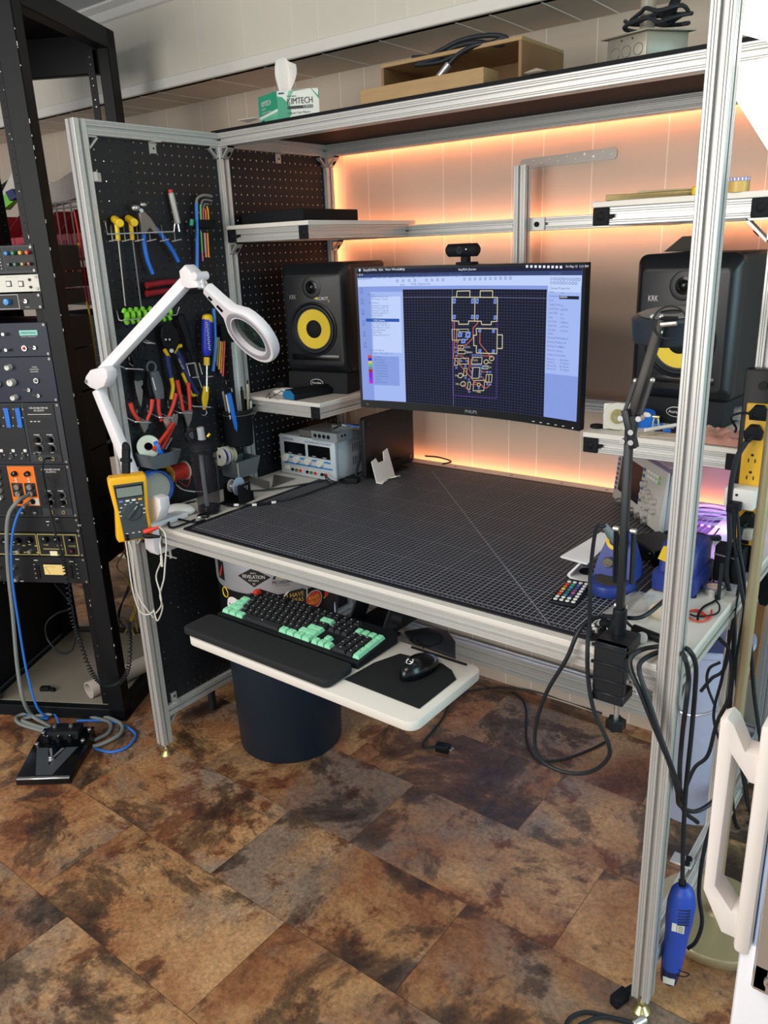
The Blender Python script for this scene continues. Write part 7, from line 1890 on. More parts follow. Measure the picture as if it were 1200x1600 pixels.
# white bent phone stand
t = thing('phone_stand', 'white folded stand with sloping plate on the cutting mat', 'stand', (1.32, .33, MZ), 0)
o = Vector((1.293, .270, MZ)); e1 = Vector((1, -.06, 0)).normalized(); e2 = Vector((-.06, 1, 0)).normalized()
wdt = .125
def wp(a, b, z_): return o + e1 * a + e2 * b + Vector((0, 0, z_))
th = .004
mb = MB(); prof = [(.072, .0005), (.008, .0005), (.0, .006), (.002, .012), (.034, .050), (.037, .047), (.008, .010), (.010, .0045), (.072, .0045)]
V = [wp(a, 0, z_) for a, z_ in prof]; mb.prism(V, e2 * wdt * .62, SW, .0006, 1)
tp = [Vector((1.276, .298 - .03, .880)), Vector((1.344, .289 - .03, .880)), Vector((1.358, .392, .906)), Vector((1.316, .398, .906))]
mb.prism(tp, (0, 0, .0045), SW, .001, 1); part('plate', mb, t)
mb = MB(); a = [wp(.030 + .018 * cos(i * pi / 6), .05 + .022 * sin(i * pi / 6), .0052) for i in range(12)]; mb.prism(a, (0, 0, .0005), BLKM); part('opening', mb, t, 'dark oval opening')
# soldering iron holder
HB = mat('blue tool plastic', '#293b86', .42, 0, .05); HYL = mat('warm yellow plastic', '#e6c02c', .4)
t = thing('iron_holder', 'blue soldering iron holder with yellow collar on the mat', 'iron holder', (1.415, .30, MZ), 0)
c = PZ(957, 920, MZ); 
mb = MB()
base = [(c + Vector((.046 * cos(a_), .062 * sin(a_), 0))) for a_ in [2 * pi * i / 28 for i in range(28)]]
mb.prism(base, (0, 0, .026), HB, .005, 2); part('base', mb, t)
mb = MB(); mb.lathe([(.034, .0), (.034, .002), (0, .002)], mat('brown sponge', '#3d352c', .9, 0, .2, 80, bump=.4), c + Vector((0, -.012, .0265)), (0, 0, 1), 24); part('sponge', mb, t, 'dark sponge')
mb = MB()
V = []; F = []
for j, (hh_, wx, y0_, y1_) in enumerate(((.024, .046, .0, .058), (.06, .040, .006, .056), (.095, .030, .016, .052), (.118, .020, .022, .048), (.126, .010, .026, .044))):
    V += [c + Vector((-wx, y0_, hh_)), c + Vector((wx, y0_, hh_)), c + Vector((wx, y1_, hh_)), c + Vector((-wx, y1_, hh_))]
for j in range(4): F += [(4 * j + i, 4 * j + (i + 1) % 4, 4 * j + 4 + (i + 1) % 4, 4 * j + 4 + i) for i in range(4)]
F += [(16, 17, 18, 19)]
mb.raw(V, F, HB); part('hood', mb, t)
mb = MB(); q = c + Vector((.0, .012, .106)); mb.lathe([(.017, 0), (.022, .002), (.022, .010), (.015, .012), (.015, 0), (.017, 0)], HYL, q, (.1, -.8, .62), 24); part('collar', mb, t, 'yellow collar')
mb = MB(); q2 = c + Vector((-.005, .0, .060)); mb.lathe([(.012, 0), (.010, .004), (0, .005)], mat('brass wool', '#6b6152', .5, .4, .3, 300, bump=.8), q2 + Vector((-.008, -.002, 0)), (0, -1, .15), 14); part('wool', mb, t, 'round wire wool insert')
t = thing('soldering_iron', 'grey handled soldering iron resting in the blue holder', 'soldering iron', c + Vector((0, 0, .12)), 0)
q = c + Vector((-.002, .006, .118)); mb = MB(); mb.tube([q + Vector((0, .01, -.02)), q + Vector((-.004, -.02, .012)), q + Vector((-.010, -.036, .034))], .008, mat('grey iron grip', '#7e8a8c', .5), 10, 4, radii=[.007, .0095, .007]); part('handle', mb, t)
mb = MB(); mb.tube([q + Vector((-.010, -.036, .034)), q + Vector((-.022, -.055, .030)), PY(923, 890, .10), PY(922, 930, .06), PY(921, 970, .01), PY(918, 1010, -.03), PY(919, 1060, -.03), PY(928, 1110, -.03), PY(950, 1160, -.03), PY(950, 1185, -.02), PY(925, 1205, 0.0), PY(890, 1208, .0), PY(855, 1195, 0), PY(837, 1170, .0), PY(838, 1130, 0), PY(855, 1080, -.01), PY(885, 1030, -.02), PY(905, 985, -.01), PY(930, 966, .03), PY(960, 963, .06), PY(1000, 965, .07), PY(1030, 945, .12), PY(1045, 930, .2)], .0042, RUBBER, 8, 6); part('cord', mb, t, 'black cord looping below the desk edge')
# soldering station
t = thing('soldering_station', 'blue soldering station half behind the front right post', 'soldering station', (1.53, .36, D), 0)
mb = MB(); mb.prism([(0, .012), (.012, .092), (.030, .108), (.105, .108), (.125, .09), (.13, .012)], (.080, 0, 0), HB, .012, 3, o=(1.478, .315, D), ux=(0, 1, 0), uy=(0, 0, 1)); part('case', mb, t)
mb = MB(); mb.prism([(-.004, .004), (-.006, .042), (.0, .046), (.134, .046), (.134, .004)], (.094, 0, 0), HB, .006, 2, o=(1.470, .315, D), ux=(0, 1, 0), uy=(0, 0, 1)); part('skirt', mb, t)
mb = MB(); mb.prism([(1.480, .075), (1.490, .105), (1.502, .108), (1.502, .07)], (0, -.004, 0), HYL, o=(0, .318, D), ux=(1, 0, 0), uy=(0, 0, 1)); part('front_panel', mb, t, 'yellow front panel')
mb = MB()
for x in (1.478, 1.556):
    for y in (.325, .435): mb.cyl((x, y, D), (x, y, D + .006), .008, BLKM, n=10)
part('feet', mb, t)
# remote control
t = thing('remote_control', 'flat black remote with rows of coloured buttons on mat', 'remote', (1.338, .20, MZ), 0)
ra_, rb_, rc_, rd_ = PZ(858, 943, MZ), PZ(899, 951, MZ), PZ(925, 914, MZ), PZ(886, 909, MZ)
mb = MB(); mb.prism([ra_, rb_, rc_, rd_], (0, 0, .007), BLK, .0015, 2); fp_ = part('body', mb, t)
cols_ = ['#e8e8e2', '#e8e8e2', '#e8e8e2', '#e8e8e2', '#d8433a', '#4a9a6a', '#4a66c8', '#e8e8e2', '#e06a40', '#3f9ab0', '#3a4a9a', '#e8e8e2', '#e0d060', '#3a7a9a', '#8a3a8a', '#e8e8e2', '#e08a60', '#2f6a6a', '#b05a8a', '#e8e8e2', '#d85a3a', '#3a8a9a', '#4a3a8a', '#e8e8e2', '#e8e8e2', '#e8e8e2', '#e8e8e2', '#e8e8e2', '#e8e8e2', '#e8e8e2', '#e8e8e2', '#e8e8e2']
for r in range(8):
    for k in range(4):
        a, b = (k + .5) / 4.4 + .05, .94 - (r + .5) / 9.0
        p = ra_ * (1 - a) * (1 - b) + rb_ * a * (1 - b) + rc_ * a * b + rd_ * (1 - a) * b + Vector((0, 0, .007))
        mb = MB(); mb.lathe([(.0046, 0), (.0042, .0016), (0, .002)], mat('remote ' + cols_[r * 4 + k], cols_[r * 4 + k], .5), p, (0, 0, 1), 12); part('button', mb, fp_)
# round tin
t = thing('tin', 'small round silver tin near the right desk edge', 'tin', (1.605, .385, D), 0)
c = PZ(1116, 928, D); mb = MB(); mb.lathe([(0, 0), (.021, 0), (.021, .009), (0, .009)], STEEL, c, (0, 0, 1), 30); part('body', mb, t)
mb = MB(); mb.lathe([(.022, .008), (.0225, .009), (.0225, .017), (.021, .018), (0, .0178)], STEEL, c, (0, 0, 1), 30); part('lid', mb, t)
mb = MB(); mb.lathe([(.0, .0184), (.0165, .0184)], PWHITE, c, (0, 0, 1), 26); mb.ring(c + Vector((0, 0, .0186)), (0, 0, 1), .013, .0006, RED, 24, 4); mb.txt('SOLDER', c + Vector((0, -.003, .0188)), (.9, .4, 0), (-.4, .9, 0), .006, RED); part('lid_label', mb, t, 'white lid label with red print')
# LED strip coil
t = thing('led_reel', 'coiled clear light strip glowing purple and cyan', 'light strip', (1.49, .74, D), 0)
c = PZ(1112, 818, D + .006)
mb = MB(); pts = []
for i in range(60):
    a_ = i * .32; R_ = .060 - i * .0003; pts.append(c + Vector((R_ * cos(a_), R_ * .9 * sin(a_), .004 + i * .0007)))
mb.tube(pts, .004, mat('clear strip sleeve', '#c3c8d8', .15, 0, 0, alpha=.35), 8, 2); part('sleeve', mb, t)
for i in range(10):
    a_ = radians(-150 + i * 17); p = c + Vector((.061 * cos(a_), .055 * sin(a_), .010)); mb = MB(); mb.sph(p, .0042, mat('led purple', (.55, .10, 1.0), .4, 0, 0, emit=7) if i < 5 else (mat('led white violet', (.8, .55, 1.0), .4, 0, 0, emit=5) if i < 7 else mat('led cyan', (.10, .95, .85), .4, 0, 0, emit=22)), (1, 1, .6), 8); part('led', mb, t, ['purple light', 'white violet light', 'cyan light'][0 if i < 5 else 1 if i < 7 else 2])
d = bpy.data.lights.new('light_strip_glow', 'POINT'); d.energy = .7; d.color = (.55, .22, 1); d.shadow_soft_size = .04
o_ = bpy.data.objects.new('light_strip_glow', d); COL.objects.link(o_); o_.location = c + Vector((0, 0, .05))
mb = MB(); q = PZ(1108, 846, D); mb.box(q + Vector((0, .01, .007)), (.05, .018, .013), BLKM, (0, 0, .5), .004); mb.tube([q, c + Vector((.03, -.04, .004))], .002, BLKM, 6); solo('led_controller', mb, 'small black controller beside the glowing light strip', 'controller')
mb = MB(); q = PZ(1088, 862, D); mb.sph(q + Vector((0, .02, .02)), .03, BLKM, (1, .9, .75)); solo('black_ball', mb, 'rounded black speaker shaped puck behind the soldering station', 'puck')
mb = MB()
V = []; F = []; rnd = random.Random(2)
cor = [PZ(940, 960, MZ), PZ(1010, 975, MZ), PZ(1022, 930, MZ), PZ(990, 925, MZ)]
for j in range(8):
    for i in range(8):
        a, b = i / 7, j / 7; p = cor[0] * (1 - a) * (1 - b) + cor[1] * a * (1 - b) + cor[2] * a * b + cor[3] * (1 - a) * b
        V.append(p + Vector((0, 0, .002 + rnd.random() * .012 * (1 if 0 < i < 7 and 0 < j < 7 else .1))))
for j in range(7):
    for i in range(7): k = j * 8 + i; F.append((k, k + 1, k + 9, k + 8))
mb.raw(V, F, mat('clear bag film', '#c9c6c2', .15, 0, .1, 60, bump=.5, alpha=.5)); solo('plastic_bag', mb, 'clear plastic parts bag lying under the boom arm', 'bag')
mb = MB(); q = PZ(1035, 972, D); mb.sph(q + Vector((0, .02, .014)), .03, mat('cream plastic', '#e0d6c0', .4), (1.2, .8, .7)); solo('cream_cap', mb, 'cream rounded plastic cap behind the front right post', 'cap')
t = thing('potentiometer', 'round silver potentiometer lying near the desk corner', 'potentiometer', PZ(1000, 1003, D), 0)
q = PZ(1002, 1004, D) + Vector((0, 0, .010)); dv = Vector((.35, -.75, .5)).normalized(); mb = MB(); mb.lathe([(0, -.006), (.0115, -.006), (.0115, .004), (.010, .006), (0, .006)], STEEL, q, dv, 24); part('can', mb, t)
mb = MB(); mb.tube([q - dv * .006, q - dv * .012 + Vector((-.012, 0, 0))], .003, STEEL, 8); mb.bx(q + Vector((-.03, -.003, -.002)), q + Vector((-.012, .003, 0)), BRASS); part('shaft', mb, t)
mb = MB(); q = PZ(984, 996, D); mb.bx(q + Vector((-.005, -.005, 0)), q + Vector((.005, .005, .012)), mat('orange bead', '#c9562c', .4), .002, 1); solo('bead', mb, 'small orange red component beside the silver potentiometer', 'component')
mb = MB(); mb.tube([PZ(990, 982, D + .008), PZ(1036, 1000, D + .008)], .009, BLK, 10); solo('inline_switch', mb, 'long black inline switch leaning on desk before the post', 'switch')
cable('black_cable', 'black cord running up the boom arm from the inline switch', [PZ(990, 982, D + .008), PY(978, 970, .08), PY(970, 950, .07), PY(969, 930, .055)], .003)
for i in range(12):
    q = PZ(924 + rnd.random() * 34, 972 + rnd.random() * 20, MZ + .003); mb = MB(); mb.cyl(q, q + Vector((rnd.uniform(-.008, .008), rnd.uniform(-.008, .008), .003)), .003, [STEEL, BRASS, BLKM, WHITE][i % 4], n=8)
    solo('small_part', mb, 'tiny component in the scatter beside the arm clamp', 'component', 'components scattered beside the arm clamp')
cable('white_wire', 'thin white wire curling by the arm clamp', [PZ(u, v, MZ + .004) for u, v in ((926, 975), (935, 968), (945, 973), (950, 985), (960, 992))], .0014, WHITE)
mb = MB(); mb.sph(PZ(946, 974, MZ + .010), .013, BLKM, (1, .8, .7)); solo('black_bead', mb, 'black rounded knob beside the arm clamp', 'knob')
cable('red_wire', 'loop of thin red wire right of the front post', [PZ(u, v, D + .004) for u, v in ((1076, 955), (1090, 953), (1104, 962), (1106, 968), (1092, 971), (1078, 966), (1074, 958), (1086, 954), (1108, 966), (1112, 953))], .0018, RED)
cable('black_wire', 'thin black wire with clips lying by the red wire', [PZ(u, v, D + .005) for u, v in ((1078, 960), (1090, 963), (1108, 962), (1122, 957), (1124, 946), (1119, 938), (1116, 920), (1115, 900), (1120, 892), (1132, 888))], .0018, BLKM)
cable('black_wire', 'second black lead ending in a clip near the red wire', [PZ(u, v, D + .005) for u, v in ((1090, 968), (1092, 958), (1100, 948), (1118, 938), (1121, 928))], .0025, BLKM)

# black boom arm with lamp head, clamped at the desk front
t = thing('boom_lamp', 'black spring arm lamp clamped to the front right desk edge', 'lamp', (1.51, .0, D), 0)
ARM = mat('black painted steel', '#1c2127', .4, .2, .05, 60)
mb = MB()
cx_ = 1.514
mb.bx((cx_ - .030, -.020, D + .002), (cx_ + .030, .055, D + .026), ARM, .002, 1); mb.bx((cx_ - .030, -.022, D - .075), (cx_ + .030, -.006, D + .026), ARM, .002, 1); mb.bx((cx_ - .030, -.022, D - .095), (cx_ + .030, .030, D - .075), ARM, .002, 1)
for z_ in (D - .015, D - .048, D + .020): mb.bx((cx_ - .034, -.025, z_ - .003), (cx_ + .034, -.020, z_ + .003), ARM, .001, 1)
part('clamp', mb, t)
mb = MB(); mb.cyl((cx_ + .012, .0, D - .140), (cx_ + .012, .0, D - .095), .005, STEEL, n=12); part('screw', mb, t, 'steel clamp screw')
mb = MB(); mb.prism([Vector((cx_ + .012 + .019 * (1 if i % 2 else .78) * cos(i * pi / 6), .019 * (1 if i % 2 else .78) * sin(i * pi / 6), D - .158)) for i in range(12)], (0, 0, .022), ARM, .002, 1); part('knob', mb, t)
mb = MB(); mb.cyl((cx_ - .006, .035, D + .022), (cx_ - .006, .035, D + .075), .013, ARM, n=18, ch=.002); part('socket', mb, t)
J1 = PY(972, 945, .045); J2 = PY(984, 662, .07); J3 = PY(1034, 500, .10)
mb = MB(); beam4(mb, (cx_ - .006, .035, D + .06), J2, .015, .013, ARM, Vector((0, 1, 0)), bev=.0015); part('lower_arm', mb, t)
for a, b in ((PY(963, 828, .06), PY(961, 910, .055)), (PY(991, 832, .06), PY(987, 912, .055))):
    mb = MB(); n = 60; coil = []; d = b - a
    for i in range(n * 4): coil.append(a + d * (i / (n * 4)) + Vector((.0045 * cos(i * pi / 2), .0045 * sin(i * pi / 2), 0)))
    mb.tube(coil, .0011, ARM, 4); mb.cyl(a, b, .0042, ARM, n=8); part('spring', mb, t)
mb = MB()
for u, v in ((963, 826), (990, 830), (965, 946), (975, 948)):
    p = PY(u, v, .055); mb.cyl(p - Vector((.005, 0, 0)), p + Vector((.005, 0, 0)), .005, STEEL, n=10)
mb.cyl(PY(961, 827, .058), PY(992, 830, .058), .003, STEEL, n=8); part('bolts', mb, t)
mb = MB(); beam4(mb, PY(991, 700, .065), PY(978, 640, .065), .018, .012, ARM, bev=.001); mb.prism([PY(u, v, .058) for u, v in ((986, 650), (996, 650), (990, 690), (983, 698), (976, 680), (976, 655))], (0, .012, 0), ARM, .001, 1)
for u, v in ((969, 654), (997, 655), (985, 676), (985, 692), (972, 690)): p = PY(u, v, .055); mb.cyl(p, p + Vector((0, .02, 0)), .005, STEEL, n=10)
part('elbow', mb, t)
mb = MB(); beam4(mb, PY(988, 650, .075), J3, .019, .014, mat('brown black steel', '#2c2826', .4, .2), bev=.001); part('upper_arm', mb, t)
for a, b in ((PY(972, 655, .08), PY(993, 595, .085)), (PY(999, 655, .08), PY(1019, 594, .085))):
    mb = MB(); beam4(mb, a, b, .006, .006, ARM, bev=0); mb.sph(b, .005, STEEL); part('side_rod', mb, t)
mb = MB(); hc = PY(1036, 502, .16); hc.z = 1.408
mb.lathe([(0, -.024), (.062, -.024), (.066, -.020), (.068, .018), (.064, .022), (.05, .024), (0, .024)], mat('slate blue lamp shell', '#2a333d', .4, .1), hc + Vector((.008, .02, 0)), (0, -.12, 1), 40); part('lamp_head', mb, t)
mb = MB(); mb.lathe([(.02, .0245), (.055, .0245), (.05, .027), (.02, .026)], DSTEEL, hc + Vector((.008, .02, 0)), (0, -.12, 1), 32); part('top_plate', mb, t)
mb = MB(); q = PY(1046, 504, .09); mb.ring(q, (-.3, 1, 0), .027, .0016, RUBBER, 28, 6); mb.cyl(q + Vector((-.016, .004, .006)), q + Vector((.012, .004, .006)), .004, BLKM, n=8); mb.cyl(q + Vector((-.014, .0, -.004)), q + Vector((.012, .0, -.001)), .004, STEEL, n=8)
for u, v in ((1019, 495), (1033, 495), (1032, 519)): p = PY(u, v, .095); mb.sph(p, .0045, STEEL)
part('yoke', mb, t)

# ---------------------------------------------------------------- power strip on the right middle post
t = thing('power_strip', 'tall yellow faced power strip on the right middle post', 'power strip', (1.617, .44, .85), 0)
mb = MB(); mb.bx((1.585, .446, .86), (1.652, .4775, 1.30), BLK, .004, 2); part('body', mb, t)
mb = MB(); mb.bx((1.596, .440, .925), (1.640, .447, 1.232), mat('safety yellow', '#ecb526', .42, 0, .03), .004, 2); fp_ = part('face', mb, t, 'yellow face')
for k, z_ in enumerate((1.205, 1.165, 1.112, 1.075, 1.035, .985, .95)):
    mb = MB(); x = 1.618
    for sx in (-.0065, .0065): mb.bx((x + sx - .0012, .4395, z_ - .004), (x + sx + .0012, .4402, z_ + .004), BPRINT)
    mb.cyl((x, .4402, z_ + .012), (x, .4395, z_ + .012), .003, BPRINT, n=10); part('outlet', mb, fp_)
mb = MB(); mb.cyl((1.622, .446, 1.268), (1.622, .442, 1.268), .009, BLKG, n=18); part('reset_button', mb, t)
mb = MB(); mb.bx((1.605, .437, .928), (1.63, .441, .938), BLKM, .001, 1); part('switch', mb, t)
def wall_plug(lab, q, pts, grp='plugs in the power strip', m=BLKM, r=.0042):
    tt = thing('power_plug', lab, 'plug', q, 0, grp)
    q = Vector(q); mb = MB(); mb.prism([q + Vector((-.016, 0, -.012)), q + Vector((.016, 0, -.012)), q + Vector((.018, 0, .004)), q + Vector((.008, 0, .018)), q + Vector((-.008, 0, .018)), q + Vector((-.018, 0, .004))], (0, -.022, 0), m, .004, 2); mb.tube([q + Vector((0, -.018, -.004)), Vector(pts[0])], .006, m, 8); part('plug', mb, tt)
    mb = MB(); mb.tube(pts, r, RUBBER, 8, 6); part('cord', mb, tt)
wall_plug('black plug second from the top of the power strip', (1.618, .4395, 1.172), [Vector((1.610, .412, 1.158)), PY(1150, 720, .40), PY(1140, 780, .40), PY(1140, 850, .40), PY(1135, 900, .40), PY(1146, 960, .40), PY(1146, 1030, .40), PY(1140, 1100, .40), PY(1140, 1180, .42), PZ(1150, 1290, .02), PZ(1180, 1280, .01)], r=.0056)
wall_plug('small black plug at the top of the power strip', (1.624, .4395, 1.213), [Vector((1.615, .418, 1.213)), PY(1160, 645, .43), PY(1142, 652, .45), PY(1150, 668, .47), Vector((1.57, .478, 1.16))], r=.0025)
wall_plug('lower black plug near the bottom of power strip', (1.626, .4395, .985), [Vector((1.62, .412, .975)), PY(1150, 860, .40), PY(1158, 900, .40), PY(1165, 960, .40), PY(1160, 1050, .41), PY(1150, 1120, .42), PZ(1170, 1265, .01), PZ(1190, 1250, .01)])
t = thing('usb_adaptor', 'white block adaptor plugged across the yellow power strip', 'adaptor', (1.615, .42, 1.04), 0)
mb = MB(); mb.bx((1.580, .400, 1.015), (1.640, .4395, 1.060), WHITE, .004, 2); part('body', mb, t); mb = MB(); mb.cyl((1.605, .400, 1.046), (1.605, .3992, 1.046), .003, BPRINT, n=10); part('socket', mb, t)
t = thing('adaptor_plug', 'black plug in the front of the white adaptor', 'plug', (1.61, .39, 1.03), 0)
mb = MB(); mb.bx((1.593, .372, 1.014), (1.618, .400, 1.034), BLKM, .003, 2); part('plug', mb, t)
mb = MB(); mb.tube([Vector((1.602, .376, 1.012)), PY(1148, 800, .375), PY(1148, 850, .38), PY(1158, 890, .38), PY(1152, 930, .38), PY(1140, 1000, .38), PY(1128, 1060, .39), PY(1115, 1120, .39), PY(1130, 1180, .38), PY(1128, 1250, .36), PY(1110, 1290, .3)], .0035, RUBBER, 8, 6); mb.tube([Vector((1.608, .376, 1.012)), PY(1152, 800, .376), PY(1156, 860, .38), PY(1163, 905, .38), PY(1162, 960, .385), PY(1150, 1040, .39), PY(1155, 1120, .39), PY(1163, 1200, .39), PZ(1175, 1300, .01)], .0035, RUBBER, 8, 6); part('cord', mb, t)
mb = MB(); q = Vector((1.626, .4395, .962)); mb.prism([q + Vector((-.014, 0, -.016)), q + Vector((.014, 0, -.016)), q + Vector((.014, 0, .010)), q + Vector((-.014, 0, .010))], (0, -.03, 0), mat('clear grey plug', '#a9a59a', .3), .004, 2); solo('grey_plug', mb, 'pale grey plug at the foot of the power strip', 'plug')
mb = MB(); mb.bx((1.57, .41, .842), (1.63, .445, .925), BLKM, .003, 1); mb.tube([(1.57, .409, .905), (1.625, .409, .900)], .002, DSTEEL, 6); solo('power_brick', mb, 'black power brick standing on desk under the power strip', 'power brick')
for i, pts in enumerate(([(1128, 880), (1120, 960), (1118, 990), (1126, 1000), (1140, 1020), (1142, 1080), (1120, 1130), (1106, 1180), (1085, 1200), (1070, 1235)], [(1150, 870), (1160, 930), (1172, 1000), (1178, 1080), (1186, 1140), (1195, 1200)], [(1120, 1000), (1090, 1018), (1075, 1015), (1062, 1008)], [(1095, 1080), (1112, 1060), (1128, 1050), (1136, 1030), (1140, 985)], [(1118, 1105), (1105, 1070), (1108, 1045), (1125, 1035)])):
    cable('power_cable', ['black cable sweeping from the strip down behind the front post', 'grey black cable hanging right of the gold pole', 'thin grey cable crossing to the front post at desk height', 'black cable looping under the desk edge at right', 'small black cable loop behind the right desk edge'][i], [PY(u, v, .34 + .03 * i) for u, v in pts], [.0042, .0045, .0025, .004, .0035][i])
cable('power_cable', 'black cord hanging in big double loop at the front right corner', [PY(1130, 1230, .22), PY(1112, 1254, .2), PY(1085, 1268, .15), PY(1062, 1258, .09), PY(1058, 1235, .04), PY(1045, 1190, -.012), PY(1020, 1130, -.03), PY(1000, 1080, -.035), PY(987, 1050, -.03), PY(985, 1030, -.02), PY(1000, 1016, .0), PZ(1030, 1010, D + .010), PZ(1062, 1010, D + .008), PX(1078, 1018, 1.645), PX(1087, 1040, 1.648), PX(1086, 1080, 1.648), PY(1080, 1150, .065), PY(1072, 1230, .06), PY(1068, 1300, .06), PY(1066, 1380, .06)], .0046)
cable('power_cable', 'second black cord loop beside the front right post', [PY(1070, 1250, .12), PY(1062, 1232, .05), PY(1050, 1200, -.012), PY(1030, 1145, -.03), PY(1012, 1090, -.035), PY(999, 1050, -.03), PY(1004, 1032, -.02), PZ(1032, 1018, D + .010), PZ(1058, 1016, D + .008), PX(1070, 1028, 1.645), PX(1076, 1060, 1.647), PX(1072, 1100, 1.647), PY(1066, 1150, .12), PY(1062, 1210, .12), PY(1066, 1262, .13), PY(1090, 1285, .18)], .0046)

# blue heat gun hanging by its cord
t = thing('heat_gun', 'blue mini heat gun hanging nose down by the front right post', 'heat gun', PY(1060, 1450, .07), 0)
HGB = mat('blue heat gun shell', '#2c4cb0', .45, 0, .04)
mb = MB()
P_ = [PY(u, v, .07) for u, v in ((1067, 1383), (1067, 1392), (1065, 1410), (1061, 1435), (1058, 1455), (1055, 1475), (1051, 1495), (1049, 1508))]
mb.tube(P_, .02, HGB, 20, 4, radii=[.012, .0225, .028, .027, .0235, .0225, .022, .0205]); part('shell', mb, t)
mb = MB(); mb.tube([P_[-1], PY(1047, 1518, .07), PY(1045, 1530, .07)], .018, mat('dark navy nozzle', '#1a2350', .4), 20, 2, radii=[.0205, .0195, .017]); part('nozzle', mb, t, 'dark navy nozzle')
fwd = (CAM_P - P_[3]).normalized(); fwd.z = 0; fwd.normalize(); sd = Vector((-fwd.y, fwd.x, 0))
mb = MB()
for i in range(6):
    a_ = P_[2] + fwd * .0275 + Vector((0, 0, .006 - i * .0075)); mb.tube([a_ + sd * q + Vector((0, 0, -.006 + .010 * (q + .018) * 20)) * .5 - fwd * (q * q * 14) for q in (-.004, .004, .012, .018)], .0012, BPRINT, 5)
part('vents', mb, t)
mb = MB(); a_ = P_[3] + fwd * .0272 + Vector((0, 0, .0)); up_ = Vector((0, 0, 1))
for q0, q1 in ((-.012, -.003), (-.002, .012)): mb.prism([a_ + sd * q0 - up_ * .010 - fwd * .0004, a_ + sd * q1 - up_ * .010 - fwd * .0004, a_ + sd * q1 + up_ * .010 - fwd * .0004, a_ + sd * q0 + up_ * .010 - fwd * .0004], fwd * .001, PWHITE)
for k in range(4): mb.prism([a_ + sd * 0 + up_ * (-.007 + k * .004) + fwd * .0008, a_ + sd * .010 + up_ * (-.007 + k * .004) + fwd * .0008, a_ + sd * .010 + up_ * (-.006 + k * .004) + fwd * .0008, a_ + up_ * (-.006 + k * .004) + fwd * .0008], fwd * .0004, BPRINT)
part('label', mb, t, 'white sticker'); mb = MB(); q = PY(1046, 1521, .07) + fwd * .0188; mb.prism([q + sd * -.011 - up_ * .009, q + sd * .011 - up_ * .009, q + sd * .012 + up_ * .008, q + sd * -.012 + up_ * .008], fwd * .001, PWHITE); part('nozzle_label', mb, t, 'white sticker')
mb = MB(); mb.tube([PY(1066, 1376, .07), PY(1067, 1390, .07)], .0075, BLKM, 10); part('strain_relief', mb, t)
mb = MB(); mb.tube([PY(1056, 1512, .06), PY(1066, 1518, .06), PY(1077, 1522, .06), PY(1070, 1526, .06), PY(1058, 1524, .06)], .0012, BLKM, 6, 4); part('wire_loop', mb, t)
cable('power_cable', 'black cord dropping behind the blue heat gun', [PY(1135, 1260, .2), PY(1112, 1290, .17), PY(1098, 1340, .15), PY(1092, 1395, .14), PY(1097, 1440, .13), PY(1088, 1470, .12), PY(1075, 1482, .115)], .0042)

# gold floor lamp
t = thing('floor_lamp', 'gold floor lamp with round base and glowing white shades', 'floor lamp', (1.665, .352, 0), 0)
lx, ly = 1.668, .345
mb = MB(); mb.lathe([(0, 0), (.138, 0), (.140, .003), (.140, .022), (.137, .026), (.02, .030), (.014, .036), (0, .036)], GOLD, (lx, ly, 0), (0, 0, 1), 56); part('base', mb, t)
mb = MB(); mb.cyl((lx, ly, .03), (lx, ly, 1.60), .0115, GOLD, n=24); mb.tube([(lx, ly, 1.58), (lx + .005, ly - .02, 1.62), (lx + .012, ly - .09, 1.64), (lx + .012, ly - .125, 1.655)], .009, GOLD, 12, 4); mb.tube([(lx, ly, 1.58), (lx, ly, 1.75), (lx + .02, ly - .03, 1.80), (lx + .022, ly - .11, 1.815), (lx + .022, ly - .145, 1.825)], .008, GOLD, 12, 4); part('pole', mb, t)
SHADE = mat('glowing white shade', (1.0, .97, .90), .5, 0, 0, emit=1.7)
mb = MB(); sc_ = Vector((lx + .012, ly - .125, 1.650)); mb.lathe([(.012, 0), (.016, .002), (.122, .155), (.118, .156), (.014, .006), (.012, 0)], SHADE, sc_, (0, 0, 1), 44); part('shade', mb, t, 'glowing white bowl shade')
mb = MB(); mb.lathe([(.010, .0), (.11, .042), (.16, .10), (.157, .10), (.107, .045), (.010, .003)], SHADE, Vector((lx + .022, ly - .145, 1.822)), (0, 0, 1), 40); part('shade', mb, t, 'glowing white bowl shade')
d = bpy.data.lights.new('floor_lamp_bulb', 'POINT'); d.energy = .4; d.color = (1, .93, .8); d.shadow_soft_size = .05
o_ = bpy.data.objects.new('floor_lamp_bulb', d); COL.objects.link(o_); o_.location = (sc_.x, sc_.y, sc_.z + .165)

# ---------------------------------------------------------------- under the desk
BCx, BCy = .28, .34
t = thing('drum_bin', 'dark navy round bin with stickered silver top under the desk', 'bin', (BCx, BCy, 0), 0)
NB = mat('navy drum', '#10202f', .5, 0, .05)
mb = MB(); mb.lathe([(0, .0), (.168, 0), (.171, .004), (.183, .485), (0, .485)], NB, (BCx, BCy, 0), (0, 0, 1), 56); part('body', mb, t)
mb = MB(); mb.lathe([(.184, .485), (.187, .49), (.188, .596), (.184, .60), (0, .60)], BLK, (BCx, BCy, 0), (0, 0, 1), 56); part('sticker_band', mb, t)
mb = MB(); mb.lathe([(.184, .600), (.1875, .602), (.190, .612), (.190, .700), (.186, .712), (.17, .716), (0, .716)], mat('brushed silver drum', '#b9bfc8', .35, .5, .05, 30), (BCx, BCy, 0), (0, 0, 1), 56); part('metal_top', mb, t, 'silver metal top')
